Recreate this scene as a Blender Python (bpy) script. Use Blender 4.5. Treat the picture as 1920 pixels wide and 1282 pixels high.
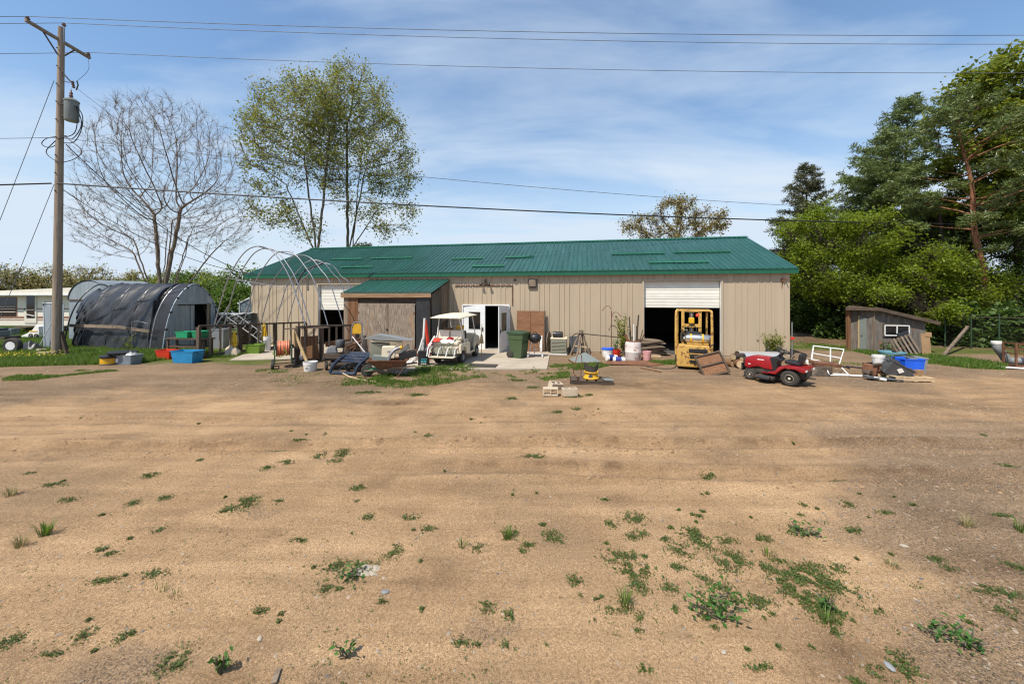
import bpy, bmesh, math, random
import numpy as np
from mathutils import Vector, Matrix, Euler

scene = bpy.context.scene
for o in list(bpy.data.objects): bpy.data.objects.remove(o)
R = math.radians
COL = scene.collection

# ------------------------------------------------------------------ camera, sky, sun, exposure
CAMH, FPX, HORIZ = 2.65, 700.0, 551.0          # eye height (m), focal length and horizon row of the 1920 px photograph
cam = bpy.data.cameras.new('camera'); camo = bpy.data.objects.new('camera', cam); COL.objects.link(camo)
cam.sensor_width = 36.0; cam.lens = 36.0 * FPX / 1920.0
cam.shift_y = -(641.0 - HORIZ) / 1920.0
cam.clip_start = 0.1; cam.clip_end = 3000
camo.location = (0, 0, CAMH); camo.rotation_euler = (R(90), 0, 0)
scene.camera = camo

SUN_EL, SUN_AZ = 57.0, 42.0                    # sun stands behind the viewer's left shoulder
sd = Vector((-math.sin(R(SUN_AZ)) * math.cos(R(SUN_EL)), -math.cos(R(SUN_AZ)) * math.cos(R(SUN_EL)), math.sin(R(SUN_EL))))
sl = bpy.data.lights.new('sun', 'SUN'); sl.energy = 5.0; sl.angle = R(0.55); sl.color = (1.0, 0.93, 0.83)
so = bpy.data.objects.new('sun', sl); COL.objects.link(so)
so.rotation_euler = (-sd).to_track_quat('-Z', 'Y').to_euler(); so.location = (-20, -20, 40)

world = bpy.data.worlds.new('World'); scene.world = world; world.use_nodes = True
nt = world.node_tree; nt.nodes.clear()
def wn(t, **k):
    n = nt.nodes.new(t)
    for a, b in k.items(): setattr(n, a, b)
    return n
out = wn('ShaderNodeOutputWorld'); bg = wn('ShaderNodeBackground'); bg.inputs['Strength'].default_value = 0.125
sky = wn('ShaderNodeTexSky'); sky.sky_type = 'NISHITA'; sky.sun_disc = False
sky.sun_elevation = R(SUN_EL); sky.sun_rotation = R(180 + SUN_AZ); sky.air_density = 1.2; sky.dust_density = 0.6; sky.ozone_density = 2.2
# thin cirrus veil: noise on the sky direction, projected on a high flat layer
tc = wn('ShaderNodeTexCoord'); sep = wn('ShaderNodeSeparateXYZ'); nt.links.new(tc.outputs['Generated'], sep.inputs[0])
zc = wn('ShaderNodeMath', operation='MAXIMUM'); nt.links.new(sep.outputs['Z'], zc.inputs[0]); zc.inputs[1].default_value = 0.0
za = wn('ShaderNodeMath', operation='ADD'); nt.links.new(zc.outputs[0], za.inputs[0]); za.inputs[1].default_value = 0.16
dx = wn('ShaderNodeMath', operation='DIVIDE'); nt.links.new(sep.outputs['X'], dx.inputs[0]); nt.links.new(za.outputs[0], dx.inputs[1])
dy = wn('ShaderNodeMath', operation='DIVIDE'); nt.links.new(sep.outputs['Y'], dy.inputs[0]); nt.links.new(za.outputs[0], dy.inputs[1])
cmb = wn('ShaderNodeCombineXYZ'); nt.links.new(dx.outputs[0], cmb.inputs[0]); nt.links.new(dy.outputs[0], cmb.inputs[1])
mp = wn('ShaderNodeMapping'); nt.links.new(cmb.outputs[0], mp.inputs[0])
mp.inputs['Rotation'].default_value = (0, 0, R(32)); mp.inputs['Scale'].default_value = (0.62, 1.5, 1); mp.inputs['Location'].default_value = (1.3, 4.1, 0)
n1 = wn('ShaderNodeTexNoise'); nt.links.new(mp.outputs[0], n1.inputs['Vector'])
n1.inputs['Scale'].default_value = 1.15; n1.inputs['Detail'].default_value = 7; n1.inputs['Roughness'].default_value = 0.56; n1.inputs['Distortion'].default_value = 0.35
r1 = wn('ShaderNodeValToRGB'); nt.links.new(n1.outputs['Fac'], r1.inputs[0])
r1.color_ramp.elements[0].position = 0.42; r1.color_ramp.elements[0].color = (0.13,) * 3 + (1,)
r1.color_ramp.elements[1].position = 0.68; r1.color_ramp.elements[1].color = (0.74,) * 3 + (1,)
hz = wn('ShaderNodeMapRange'); nt.links.new(sep.outputs['Z'], hz.inputs[0]); hz.inputs[1].default_value = 0.0; hz.inputs[2].default_value = 0.46; hz.inputs[3].default_value = 0.72; hz.inputs[4].default_value = 0.0; hz.interpolation_type = 'SMOOTHERSTEP'
hv = wn('ShaderNodeMath', operation='ADD'); hv.use_clamp = True; nt.links.new(r1.outputs[0], hv.inputs[0]); nt.links.new(hz.outputs[0], hv.inputs[1])
mx = wn('ShaderNodeMix', data_type='RGBA'); nt.links.new(hv.outputs[0], mx.inputs[0])
hs_ = wn('ShaderNodeHueSaturation'); hs_.inputs['Saturation'].default_value = 1.22; hs_.inputs['Value'].default_value = 1.12; nt.links.new(sky.outputs[0], hs_.inputs['Color'])
nt.links.new(hs_.outputs[0], mx.inputs[6]); mx.inputs[7].default_value = (4.6, 5.35, 6.25, 1)
nt.links.new(mx.outputs[2], bg.inputs['Color']); nt.links.new(bg.outputs[0], out.inputs['Surface'])

vs = scene.view_settings; vs.view_transform = 'Standard'; vs.look = 'None'; vs.gamma = 1.0; vs.use_curve_mapping = False; vs.exposure = 0.28
scene.render.engine = 'CYCLES'
scene.cycles.max_bounces = 6; scene.cycles.diffuse_bounces = 3; scene.cycles.glossy_bounces = 3; scene.cycles.transparent_max_bounces = 8
scene.cycles.transmission_bounces = 4; scene.cycles.use_denoising = True; scene.cycles.denoising_prefilter = 'ACCURATE'; scene.cycles.filter_width = 1.2; scene.cycles.sample_clamp_indirect = 4.0

# ------------------------------------------------------------------ helpers
def at(px, py, Y):
    """a point of the photograph at distance Y from the camera"""
    return Vector(((px - 960.0) / FPX * Y, Y, CAMH - (py - HORIZ) / FPX * Y))
def gp(px, py):
    """the point of the flat ground seen at a pixel"""
    return at(px, py, CAMH * FPX / (py - HORIZ))

class MB:
    def __init__(s): s.v = []; s.f = []
    def add(s, vs, fs, M=None):
        b = len(s.v)
        s.v += [tuple(M @ Vector(p)) if M is not None else tuple(p) for p in vs]
        s.f += [tuple(i + b for i in f) for f in fs]
        return s
    def box(s, c, d, rot=None, tp=(1, 1)):
        x, y, z = d[0] / 2, d[1] / 2, d[2] / 2; a, b = tp
        vs = [(-x, -y, -z), (x, -y, -z), (x, y, -z), (-x, y, -z), (-x * a, -y * b, z), (x * a, -y * b, z), (x * a, y * b, z), (-x * a, y * b, z)]
        fs = [(0, 3, 2, 1), (4, 5, 6, 7), (0, 1, 5, 4), (1, 2, 6, 5), (2, 3, 7, 6), (3, 0, 4, 7)]
        M = Matrix.Translation(c)
        if rot is not None: M = M @ (rot if isinstance(rot, Matrix) else Euler([R(t) for t in rot]).to_matrix().to_4x4())
        return s.add(vs, fs, M)
    def bar(s, p0, p1, w, h, roll=0):
        p0, p1 = Vector(p0), Vector(p1); d = p1 - p0
        q = d.to_track_quat('Y', 'Z').to_matrix().to_4x4() @ Matrix.Rotation(R(roll), 4, 'Y')
        return s.box((p0 + p1) / 2, (w, d.length, h), q)
    def cyl(s, p0, p1, r0, r1=None, n=12, caps=True):
        return s.tube([p0, p1], [r0, r0 if r1 is None else r1], n, caps=caps)
    def tube(s, pts, r, n=8, closed=False, caps=True):
        pts = [Vector(p) for p in pts]; m = len(pts)
        rr = list(r) if hasattr(r, '__len__') else [r] * m
        t = []
        for i in range(m):
            a = pts[(i - 1) % m] if closed or i > 0 else pts[0]
            b = pts[(i + 1) % m] if closed or i < m - 1 else pts[-1]
            d = b - a; t.append(d.normalized() if d.length > 1e-9 else Vector((0, 0, 1)))
        u = t[0].orthogonal().normalized(); vs = []
        for i in range(m):
            u = (u - t[i] * u.dot(t[i]));
            u = u.normalized() if u.length > 1e-6 else t[i].orthogonal().normalized()
            w = t[i].cross(u)
            vs += [pts[i] + (u * math.cos(2 * math.pi * k / n) + w * math.sin(2 * math.pi * k / n)) * rr[i] for k in range(n)]
        fs = []
        for i in range(m if closed else m - 1):
            j = (i + 1) % m
            fs += [(i * n + k, i * n + (k + 1) % n, j * n + (k + 1) % n, j * n + k) for k in range(n)]
        if caps and not closed:
            fs.append(tuple(range(n - 1, -1, -1))); fs.append(tuple((m - 1) * n + k for k in range(n)))
        return s.add(vs, fs)
    def lathe(s, prof, n=16, M=None, a0=0.0, a1=360.0):
        full = abs(a1 - a0) >= 359.9; k = n if full else n + 1; vs = []
        for r, z in prof:
            vs += [(r * math.cos(R(a0 + (a1 - a0) * i / n)), r * math.sin(R(a0 + (a1 - a0) * i / n)), z) for i in range(k)]
        fs = []
        for j in range(len(prof) - 1):
            for i in range(n):
                q = (i + 1) % k
                fs.append((j * k + i, j * k + q, (j + 1) * k + q, (j + 1) * k + i))
        if full:
            if prof[0][0] > 1e-5: fs.append(tuple(range(k - 1, -1, -1)))
            if prof[-1][0] > 1e-5: fs.append(tuple((len(prof) - 1) * k + i for i in range(k)))
        return s.add(vs, fs, M)
    def prism(s, poly, d0, d1, plane='xz', M=None):
        f = {'xz': lambda a, b, d: (a, d, b), 'yz': lambda a, b, d: (d, a, b), 'xy': lambda a, b, d: (a, b, d)}[plane]
        n = len(poly); vs = [f(a, b, d0) for a, b in poly] + [f(a, b, d1) for a, b in poly]
        fs = [tuple(range(n)), tuple(range(2 * n - 1, n - 1, -1))] + [(i, n + i, n + (i + 1) % n, (i + 1) % n) for i in range(n)]
        return s.add(vs, fs, M)
    def grid(s, fn, nu, nv):
        vs = [fn(i / nu, j / nv) for j in range(nv + 1) for i in range(nu + 1)]
        fs = [(j * (nu + 1) + i, j * (nu + 1) + i + 1, (j + 1) * (nu + 1) + i + 1, (j + 1) * (nu + 1) + i) for j in range(nv) for i in range(nu)]
        return s.add(vs, fs)
    def mesh(s, name, smooth=False, bev=0, fix=True):
        me = bpy.data.meshes.new(name); me.from_pydata([tuple(p) for p in s.v], [], s.f)
        if fix or bev:
            bm = bmesh.new(); bm.from_mesh(me)
            bmesh.ops.recalc_face_normals(bm, faces=bm.faces)
            if bev:
                es = [e for e in bm.edges if len(e.link_faces) == 2 and e.calc_face_angle(0) > 0.6]
                bmesh.ops.bevel(bm, geom=es, offset=bev, segments=2, profile=0.6, affect='EDGES', clamp_overlap=True)
            bm.to_mesh(me); bm.free()
        if smooth: shade(me, smooth)
        return me
    def build(s, name, mat, parent=None, smooth=False, bev=0, loc=None, rot=None, fix=True):
        return put(name, s.mesh(name, smooth, bev, fix), mat, parent, loc, rot)

def shade(me, ang=True):
    me.polygons.foreach_set('use_smooth', [True] * len(me.polygons))
    a = R(40) if ang is True else R(ang)
    try: me.set_sharp_from_angle(angle=a)
    except Exception: pass

def put(name, me, mat, parent=None, loc=None, rot=None):
    o = bpy.data.objects.new(name, me); COL.objects.link(o)
    if mat is not None and not me.materials: me.materials.append(mat)
    if parent is not None: o.parent = parent
    if loc is not None: o.location = loc
    if rot is not None: o.rotation_euler = [R(t) for t in rot]
    return o
def tag(o, label, cat, group=None):
    o['label'] = label; o['category'] = cat
    if group: o['group'] = group
    return o
def thing(name, label, cat, loc=(0, 0, 0), rz=0, group=None, rot=None):
    o = bpy.data.objects.new(name, None); COL.objects.link(o); o.empty_display_size = 0.2
    o.location = loc; o.rotation_euler = (0, 0, R(rz)) if rot is None else [R(t) for t in rot]
    return tag(o, label, cat, group)
def kind(o, k): o['kind'] = k; return o
def copy_tree(o, parent=None):
    c = o.copy(); COL.objects.link(c); c.parent = parent
    for ch in o.children: copy_tree(ch, c)
    return c
def text(name, body, size, mat, parent, loc, rot, ext=0.002, sx=1.0):
    cu = bpy.data.curves.new(name, 'FONT'); cu.body = body; cu.size = size; cu.extrude = ext; cu.align_x = 'CENTER'; cu.align_y = 'CENTER'; cu.resolution_u = 3
    o = bpy.data.objects.new(name, cu); COL.objects.link(o); bpy.context.view_layer.update()
    me = bpy.data.meshes.new_from_object(o.evaluated_get(bpy.context.evaluated_depsgraph_get())); bpy.data.objects.remove(o); bpy.data.curves.remove(cu)
    me.materials.clear(); o = put(name, me, mat, parent, loc, rot); o.scale = (sx, 1, 1)
    return o

# ------------------------------------------------------------------ materials
def srgb(*c):
    return tuple((x / 255 / 12.92) if x / 255 <= 0.04045 else ((x / 255 + 0.055) / 1.055) ** 2.4 for x in c)
def newmat(name):
    m = bpy.data.materials.new(name); m.use_nodes = True; m.node_tree.nodes.clear()
    t = m.node_tree
    def N(ty, **k):
        n = t.nodes.new(ty)
        for a, b in k.items(): setattr(n, a, b)
        return n
    return m, t, N
def rgba(c): return (c[0], c[1], c[2], 1)
def M(name, c1, c2=None, rough=0.7, metal=0.0, scale=5.0, stretch=(1, 1, 1), lo=0.35, hi=0.7, detail=6, bump=0.15, bscale=None, c3=None, s3=14.0, t3=(0.6, 0.66), rnd=0.12, spec=0.4, coat=0.0, rvar=0.12, coord='Object', tint=0.0):
    """noise-mixed colour c1/c2, an optional patchy third colour (rust, dirt, flaking), bump and uneven gloss"""
    if c2 is None: c2 = tuple(x * 0.78 for x in c1)
    m, t, N = newmat(name); L = t.links.new
    o = N('ShaderNodeOutputMaterial'); b = N('ShaderNodeBsdfPrincipled'); L(b.outputs[0], o.inputs[0])
    tc = N('ShaderNodeTexCoord'); oi = N('ShaderNodeObjectInfo')
    mp = N('ShaderNodeMapping'); L(tc.outputs[coord], mp.inputs[0]); mp.inputs['Scale'].default_value = stretch
    ofs = N('ShaderNodeVectorMath', operation='ADD'); L(mp.outputs[0], ofs.inputs[0])
    rs = N('ShaderNodeVectorMath', operation='SCALE'); rs.inputs[0].default_value = (17.3, 9.1, 23.7); L(oi.outputs['Random'], rs.inputs['Scale']); L(rs.outputs[0], ofs.inputs[1])
    n = N('ShaderNodeTexNoise'); L(ofs.outputs[0], n.inputs['Vector']); n.inputs['Scale'].default_value = scale; n.inputs['Detail'].default_value = detail; n.inputs['Roughness'].default_value = 0.62
    r = N('ShaderNodeValToRGB'); L(n.outputs['Fac'], r.inputs[0])
    r.color_ramp.elements[0].position = lo; r.color_ramp.elements[0].color = rgba(c2); r.color_ramp.elements[1].position = hi; r.color_ramp.elements[1].color = rgba(c1)
    col = r.outputs[0]; rsrc = n.outputs['Fac']
    if c3 is not None:
        n3 = N('ShaderNodeTexNoise'); L(ofs.outputs[0], n3.inputs['Vector']); n3.inputs['Scale'].default_value = s3; n3.inputs['Detail'].default_value = 8; n3.inputs['Roughness'].default_value = 0.68
        r3 = N('ShaderNodeValToRGB'); L(n3.outputs['Fac'], r3.inputs[0]); r3.color_ramp.elements[0].position = t3[0]; r3.color_ramp.elements[0].color = (0, 0, 0, 1); r3.color_ramp.elements[1].position = t3[1]; r3.color_ramp.elements[1].color = (1, 1, 1, 1)
        mx = N('ShaderNodeMix', data_type='RGBA'); L(r3.outputs[0], mx.inputs[0]); L(col, mx.inputs[6]); mx.inputs[7].default_value = rgba(c3); col = mx.outputs[2]
    if rnd:
        mr = N('ShaderNodeMapRange'); L(oi.outputs['Random'], mr.inputs[0]); mr.inputs[3].default_value = 1 - rnd; mr.inputs[4].default_value = 1 + rnd
        vm = N('ShaderNodeVectorMath', operation='SCALE'); L(col, vm.inputs[0]); L(mr.outputs[0], vm.inputs['Scale']); col = vm.outputs[0]
    L(col, b.inputs['Base Color'])
    rr = N('ShaderNodeMapRange'); L(rsrc, rr.inputs[0]); rr.inputs[1].default_value = 0.3; rr.inputs[2].default_value = 0.7; rr.inputs[3].default_value = min(1, rough + rvar); rr.inputs[4].default_value = max(0.05, rough - rvar)
    L(rr.outputs[0], b.inputs['Roughness'])
    b.inputs['Metallic'].default_value = metal; b.inputs['Specular IOR Level'].default_value = spec; b.inputs['Coat Weight'].default_value = coat
    if bump:
        n2 = N('ShaderNodeTexNoise'); L(ofs.outputs[0], n2.inputs['Vector']); n2.inputs['Scale'].default_value = bscale or scale * 4; n2.inputs['Detail'].default_value = 5
        bp = N('ShaderNodeBump'); L(n2.outputs['Fac'], bp.inputs['Height']); bp.inputs['Strength'].default_value = bump; bp.inputs['Distance'].default_value = 0.02
        L(bp.outputs[0], b.inputs['Normal'])
    return m
def leafmat(name, cols, rough=0.5, trans=0.4, spread=1.0):
    m, t, N = newmat(name); L = t.links.new
    o = N('ShaderNodeOutputMaterial'); g = N('ShaderNodeNewGeometry')
    r = N('ShaderNodeValToRGB'); L(g.outputs['Random Per Island'], r.inputs[0])
    e = r.color_ramp.elements
    for i, c in enumerate(cols):
        p = i / (len(cols) - 1)
        if i == 0: e[0].position = 0; e[0].color = rgba(c)
        elif i == len(cols) - 1: e[-1].position = 1; e[-1].color = rgba(c)
        else: q = e.new(p); q.color = rgba(c)
    b = N('ShaderNodeBsdfPrincipled'); L(r.outputs[0], b.inputs['Base Color']); b.inputs['Roughness'].default_value = rough; b.inputs['Specular IOR Level'].default_value = 0.35
    tr = N('ShaderNodeBsdfTranslucent'); hs = N('ShaderNodeHueSaturation'); L(r.outputs[0], hs.inputs['Color']); hs.inputs['Value'].default_value = 1.35; hs.inputs['Hue'].default_value = 0.49; L(hs.outputs[0], tr.inputs['Color'])
    mx = N('ShaderNodeMixShader'); mx.inputs[0].default_value = trans; L(b.outputs[0], mx.inputs[1]); L(tr.outputs[0], mx.inputs[2]); L(mx.outputs[0], o.inputs[0])
    return m

MT = {}
MT['siding'] = M('tan_painted_siding', (0.43, 0.345, 0.24), (0.385, 0.308, 0.215), rough=0.45, scale=1.6, stretch=(3, 3, 0.35), bump=0.12, bscale=2.2, rnd=0.035, spec=0.4, c3=(0.30, 0.24, 0.175), s3=2.4, t3=(0.62, 0.85))
MT['roof'] = M('green_painted_roof_metal', (0.014, 0.074, 0.056), (0.010, 0.057, 0.042), rough=0.36, scale=1.4, stretch=(5, 0.5, 0.5), bump=0.1, bscale=2.0, rnd=0.13, spec=0.5, c3=(0.03, 0.10, 0.082), s3=1.3, t3=(0.5, 0.8))
MT['green_trim'] = M('green_trim_metal', (0.012, 0.11, 0.06), rough=0.35, scale=3, bump=0.03, rnd=0.04)
MT['skylight'] = M('green_ridge_cap_metal', (0.035, 0.17, 0.11), (0.025, 0.13, 0.08), rough=0.3, scale=4, bump=0.05)
MT['white_door'] = M('white_door_paint', (0.74, 0.72, 0.64), (0.66, 0.63, 0.55), rough=0.5, scale=2, bump=0.02, rnd=0.04)
MT['white_paint'] = M('white_metal_paint', (0.78, 0.79, 0.78), (0.66, 0.66, 0.64), rough=0.45, scale=4, bump=0.03)
MT['white_rusty'] = M('white_door_rusty', (0.74, 0.75, 0.74), (0.66, 0.67, 0.66), rough=0.5, scale=3, bump=0.04, c3=(0.42, 0.16, 0.03), s3=2.0, t3=(0.62, 0.68))
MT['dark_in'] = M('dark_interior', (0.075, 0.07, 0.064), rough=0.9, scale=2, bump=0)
MT['concrete'] = M('concrete', (0.40, 0.345, 0.27), (0.31, 0.26, 0.20), rough=0.9, scale=1.3, bump=0.12, bscale=60, c3=(0.2, 0.165, 0.13), s3=1.4, t3=(0.58, 0.75), spec=0.2)
MT['block'] = M('concrete_block', (0.52, 0.43, 0.31), (0.42, 0.34, 0.25), rough=0.95, scale=7, bump=0.35, bscale=70, spec=0.1)
def wood(n, c1, c2, ax='x', **k):
    st = {'x': (0.35, 6, 6), 'y': (6, 0.35, 6), 'z': (6, 6, 0.35)}[ax]
    d = dict(rough=0.85, scale=2.2, stretch=st, bump=0.3, bscale=6, rnd=0.22, spec=0.15); d.update(k)
    return M(n, c1, c2, **d)
MT['wood_grey'] = wood('weathered_wood', (0.27, 0.215, 0.155), (0.15, 0.11, 0.08), 'x')
MT['wood_grey_z'] = wood('weathered_wood_upright', (0.26, 0.20, 0.145), (0.13, 0.095, 0.07), 'z')
MT['wood_dark'] = wood('dark_weathered_wood', (0.13, 0.095, 0.068), (0.06, 0.045, 0.034), 'x')
MT['wood_dark_z'] = wood('dark_weathered_wood_upright', (0.14, 0.10, 0.072), (0.06, 0.045, 0.034), 'z')
MT['wood_pale'] = wood('pale_wood', (0.52, 0.40, 0.25), (0.40, 0.29, 0.17), 'x')
MT['wood_pale_z'] = wood('pale_wood_upright', (0.52, 0.39, 0.20), (0.40, 0.27, 0.13), 'z')
MT['wood_brown_z'] = wood('red_brown_wood', (0.23, 0.12, 0.06), (0.11, 0.055, 0.03), 'z')
MT['wood_tan'] = wood('tan_streaked_wood', (0.36, 0.235, 0.14), (0.17, 0.10, 0.055), 'x')
MT['osb'] = M('weathered_board', (0.33, 0.27, 0.21), (0.14, 0.11, 0.085), rough=0.9, scale=9, stretch=(2.2, 2.2, 0.4), bump=0.3, bscale=50, rnd=0.08, c3=(0.31, 0.19, 0.105), s3=1.5, t3=(0.56, 0.74), spec=0.12)
MT['plywood'] = M('brown_plywood', (0.22, 0.105, 0.047), (0.15, 0.07, 0.033), rough=0.8, scale=3, stretch=(1, 1, 2.5), bump=0.1, c3=(0.09, 0.055, 0.035), s3=2.2, t3=(0.6, 0.72))
MT['osb_red'] = M('red_flake_board', (0.30, 0.15, 0.075), (0.11, 0.05, 0.025), rough=0.85, scale=22, stretch=(2.4, 2.4, 0.6), bump=0.35, bscale=40, rnd=0.05)
MT['black_plastic'] = M('black_plastic', (0.022, 0.022, 0.024), rough=0.42, scale=6, bump=0.08)
MT['rubber'] = M('tyre_rubber', (0.03, 0.028, 0.026), (0.05, 0.043, 0.035), rough=0.85, scale=9, bump=0.2)
MT['tarp'] = M('black_poly_sheet', (0.016, 0.0165, 0.018), (0.026, 0.027, 0.03), rough=0.42, scale=3, bump=0.25, bscale=7, spec=0.4, rvar=0.06)
MT['galv'] = M('galvanised_sheet', (0.30, 0.345, 0.37), (0.235, 0.275, 0.30), rough=0.5, metal=0.25, scale=3, stretch=(3, 3, 0.4), bump=0.05, c3=(0.40, 0.43, 0.44), s3=5, t3=(0.58, 0.7), rnd=0.14)
MT['steel'] = M('dull_steel_tube', (0.34, 0.345, 0.36), (0.24, 0.24, 0.25), rough=0.42, metal=0.6, scale=8, bump=0.06, c3=(0.14, 0.10, 0.08), s3=7, t3=(0.6, 0.75))
MT['alu'] = M('bare_aluminium', (0.66, 0.66, 0.65), (0.5, 0.5, 0.5), rough=0.38, metal=0.6, scale=6, bump=0.04)
MT['dark_steel'] = M('dark_steel', (0.05, 0.048, 0.045), (0.085, 0.07, 0.055), rough=0.6, metal=0.4, scale=7, bump=0.15, c3=(0.13, 0.06, 0.03), s3=6, t3=(0.56, 0.7))
MT['rust'] = M('rusty_steel', (0.20, 0.085, 0.04), (0.10, 0.045, 0.025), rough=0.85, scale=6, bump=0.3, c3=(0.30, 0.14, 0.06), s3=12)
MT['yellow_rust'] = M('rust_flaked_yellow_paint', (0.57, 0.345, 0.09), (0.46, 0.27, 0.065), rough=0.55, scale=3, bump=0.12, c3=(0.17, 0.075, 0.03), s3=7.5, t3=(0.545, 0.585), rnd=0.04)
MT['yellow'] = M('yellow_paint', (0.72, 0.40, 0.02), (0.58, 0.31, 0.02), rough=0.5, scale=6, bump=0.05, c3=(0.2, 0.11, 0.03), s3=9, t3=(0.62, 0.7))
MT['red_paint'] = M('glossy_red_paint', (0.31, 0.010, 0.016), (0.23, 0.008, 0.012), rough=0.25, scale=5, bump=0.02, coat=0.3, rvar=0.05)
MT['red_plastic'] = M('red_plastic', (0.66, 0.045, 0.02), rough=0.4, scale=4, bump=0.03)
MT['blue_plastic'] = M('teal_blue_plastic', (0.02, 0.21, 0.42), rough=0.4, scale=4, bump=0.03)
MT['blue_bright'] = M('bright_blue_plastic', (0.015, 0.12, 0.72), rough=0.4, scale=4, bump=0.03)
MT['green_plastic'] = M('green_bin_plastic', (0.062, 0.095, 0.042), (0.05, 0.08, 0.035), rough=0.5, scale=4, bump=0.04)
MT['green_dark'] = M('dark_green_plastic', (0.03, 0.06, 0.028), rough=0.55, scale=4, bump=0.05)
MT['green_tote'] = M('green_tote_plastic', (0.02, 0.30, 0.13), rough=0.4, scale=4, bump=0.03)
MT['lime'] = M('lime_green_plastic', (0.16, 0.27, 0.03), rough=0.45, scale=4, bump=0.03)
MT['grey_plastic'] = M('grey_plastic', (0.24, 0.25, 0.25), rough=0.5, scale=4, bump=0.04)
MT['dgrey_plastic'] = M('dark_grey_plastic', (0.085, 0.09, 0.092), (0.06, 0.063, 0.066), rough=0.5, scale=4, bump=0.06, c3=(0.2, 0.19, 0.17), s3=6, t3=(0.6, 0.75))
MT['clear_tote'] = M('cloudy_tote_plastic', (0.23, 0.27, 0.31), (0.15, 0.18, 0.21), rough=0.35, scale=5, bump=0.04)
MT['white_plastic'] = M('white_plastic', (0.76, 0.74, 0.70), (0.66, 0.63, 0.58), rough=0.45, scale=4, bump=0.03)
MT['pink_plastic'] = M('faded_pink_plastic', (0.62, 0.33, 0.33), (0.55, 0.28, 0.27), rough=0.5, scale=4, bump=0.03)
MT['cream'] = M('cream_fibreglass', (0.70, 0.62, 0.46), (0.60, 0.52, 0.38), rough=0.38, scale=3, bump=0.03, c3=(0.36, 0.28, 0.18), s3=4, t3=(0.62, 0.8))
MT['vinyl'] = M('cream_vinyl', (0.74, 0.66, 0.52), (0.66, 0.57, 0.43), rough=0.45, scale=5, bump=0.08, rnd=0.05)
MT['rv_white'] = M('cream_camper_skin', (0.74, 0.70, 0.60), (0.68, 0.63, 0.52), rough=0.42, scale=2, bump=0.03)
MT['rv_brown'] = M('brown_stripe_paint', (0.33, 0.17, 0.11), rough=0.5, scale=4, bump=0)
MT['navy'] = M('dark_blue_plastic', (0.012, 0.02, 0.04), (0.02, 0.028, 0.045), rough=0.32, scale=5, bump=0.05)
MT['ac_green'] = M('grey_green_cabinet', (0.26, 0.255, 0.19), (0.22, 0.215, 0.16), rough=0.5, scale=4, bump=0.03)
MT['flaky'] = M('white_flaking_over_red', (0.66, 0.60, 0.56), (0.56, 0.50, 0.46), rough=0.7, scale=4, bump=0.25, c3=(0.30, 0.075, 0.045), s3=5.5, t3=(0.56, 0.60))
MT['orange_hose'] = M('orange_hose', (0.66, 0.17, 0.085), (0.55, 0.2, 0.1), rough=0.5, scale=8, bump=0.05)
MT['yellow_rope'] = M('yellow_rope', (0.74, 0.45, 0.015), (0.52, 0.30, 0.02), rough=0.8, scale=30, bump=0.3)
MT['glass'] = M('dark_window_glass', (0.012, 0.013, 0.014), rough=0.06, scale=2, bump=0, spec=0.6, rvar=0.01)
MT['chrome'] = M('polished_tank_steel', (0.66, 0.65, 0.62), (0.5, 0.49, 0.46), rough=0.22, metal=0.9, scale=6, bump=0.05)
MT['engine'] = M('greasy_engine_metal', (0.06, 0.05, 0.042), (0.12, 0.085, 0.055), rough=0.6, metal=0.3, scale=12, bump=0.4, c3=(0.19, 0.10, 0.05), s3=10)
MT['pole'] = wood('weathered_pole_wood', (0.33, 0.265, 0.20), (0.185, 0.145, 0.11), 'z', rough=0.9, scale=3, rnd=0.05)
MT['trafo'] = M('grey_green_transformer', (0.19, 0.215, 0.20), (0.155, 0.175, 0.16), rough=0.45, scale=3, bump=0.03)
MT['porcelain'] = M('brown_porcelain', (0.16, 0.09, 0.07), rough=0.25, scale=5, bump=0)
MT['cable'] = M('black_cable', (0.018, 0.018, 0.02), rough=0.6, scale=5, bump=0)
MT['wire'] = M('grey_line_wire', (0.10, 0.11, 0.12), rough=0.6, scale=5, bump=0)
MT['guard_yellow'] = M('yellow_guy_guard', (0.74, 0.42, 0.03), rough=0.5, scale=5, bump=0.02)
MT['bark'] = M('grey_brown_bark', (0.23, 0.178, 0.13), (0.125, 0.093, 0.068), rough=0.95, scale=7, stretch=(1, 1, 0.25), bump=0.6, bscale=12, rnd=0.06, spec=0.1)
MT['bark_olive'] = M('olive_bark', (0.17, 0.15, 0.10), (0.08, 0.068, 0.045), rough=0.95, scale=7, stretch=(1, 1, 0.25), bump=0.6, bscale=12, rnd=0.05, spec=0.1)
MT['bark_pine'] = M('orange_pine_bark', (0.33, 0.15, 0.075), (0.13, 0.065, 0.04), rough=0.95, scale=8, stretch=(1, 1, 0.35), bump=0.6, bscale=14, rnd=0.08, spec=0.1)
MT['bark_dark'] = M('dark_bark', (0.085, 0.065, 0.05), (0.045, 0.035, 0.028), rough=0.95, scale=7, stretch=(1, 1, 0.3), bump=0.6, bscale=12, rnd=0.06, spec=0.1)
MT['cardboard'] = M('cardboard', (0.38, 0.235, 0.12), (0.30, 0.18, 0.09), rough=0.9, scale=3, bump=0.04)
MT['shed_wall'] = M('patchy_grey_shed_board', (0.19, 0.17, 0.145), (0.09, 0.078, 0.065), rough=0.9, scale=3.2, stretch=(2, 2, 0.5), bump=0.15, c3=(0.21, 0.10, 0.06), s3=2.2, t3=(0.56, 0.66), rnd=0.06)
MT['lf_cotton'] = leafmat('cottonwood_leaf', [(0.18, 0.225, 0.036), (0.24, 0.265, 0.042), (0.30, 0.27, 0.07), (0.14, 0.195, 0.04)], trans=0.4)
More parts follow.
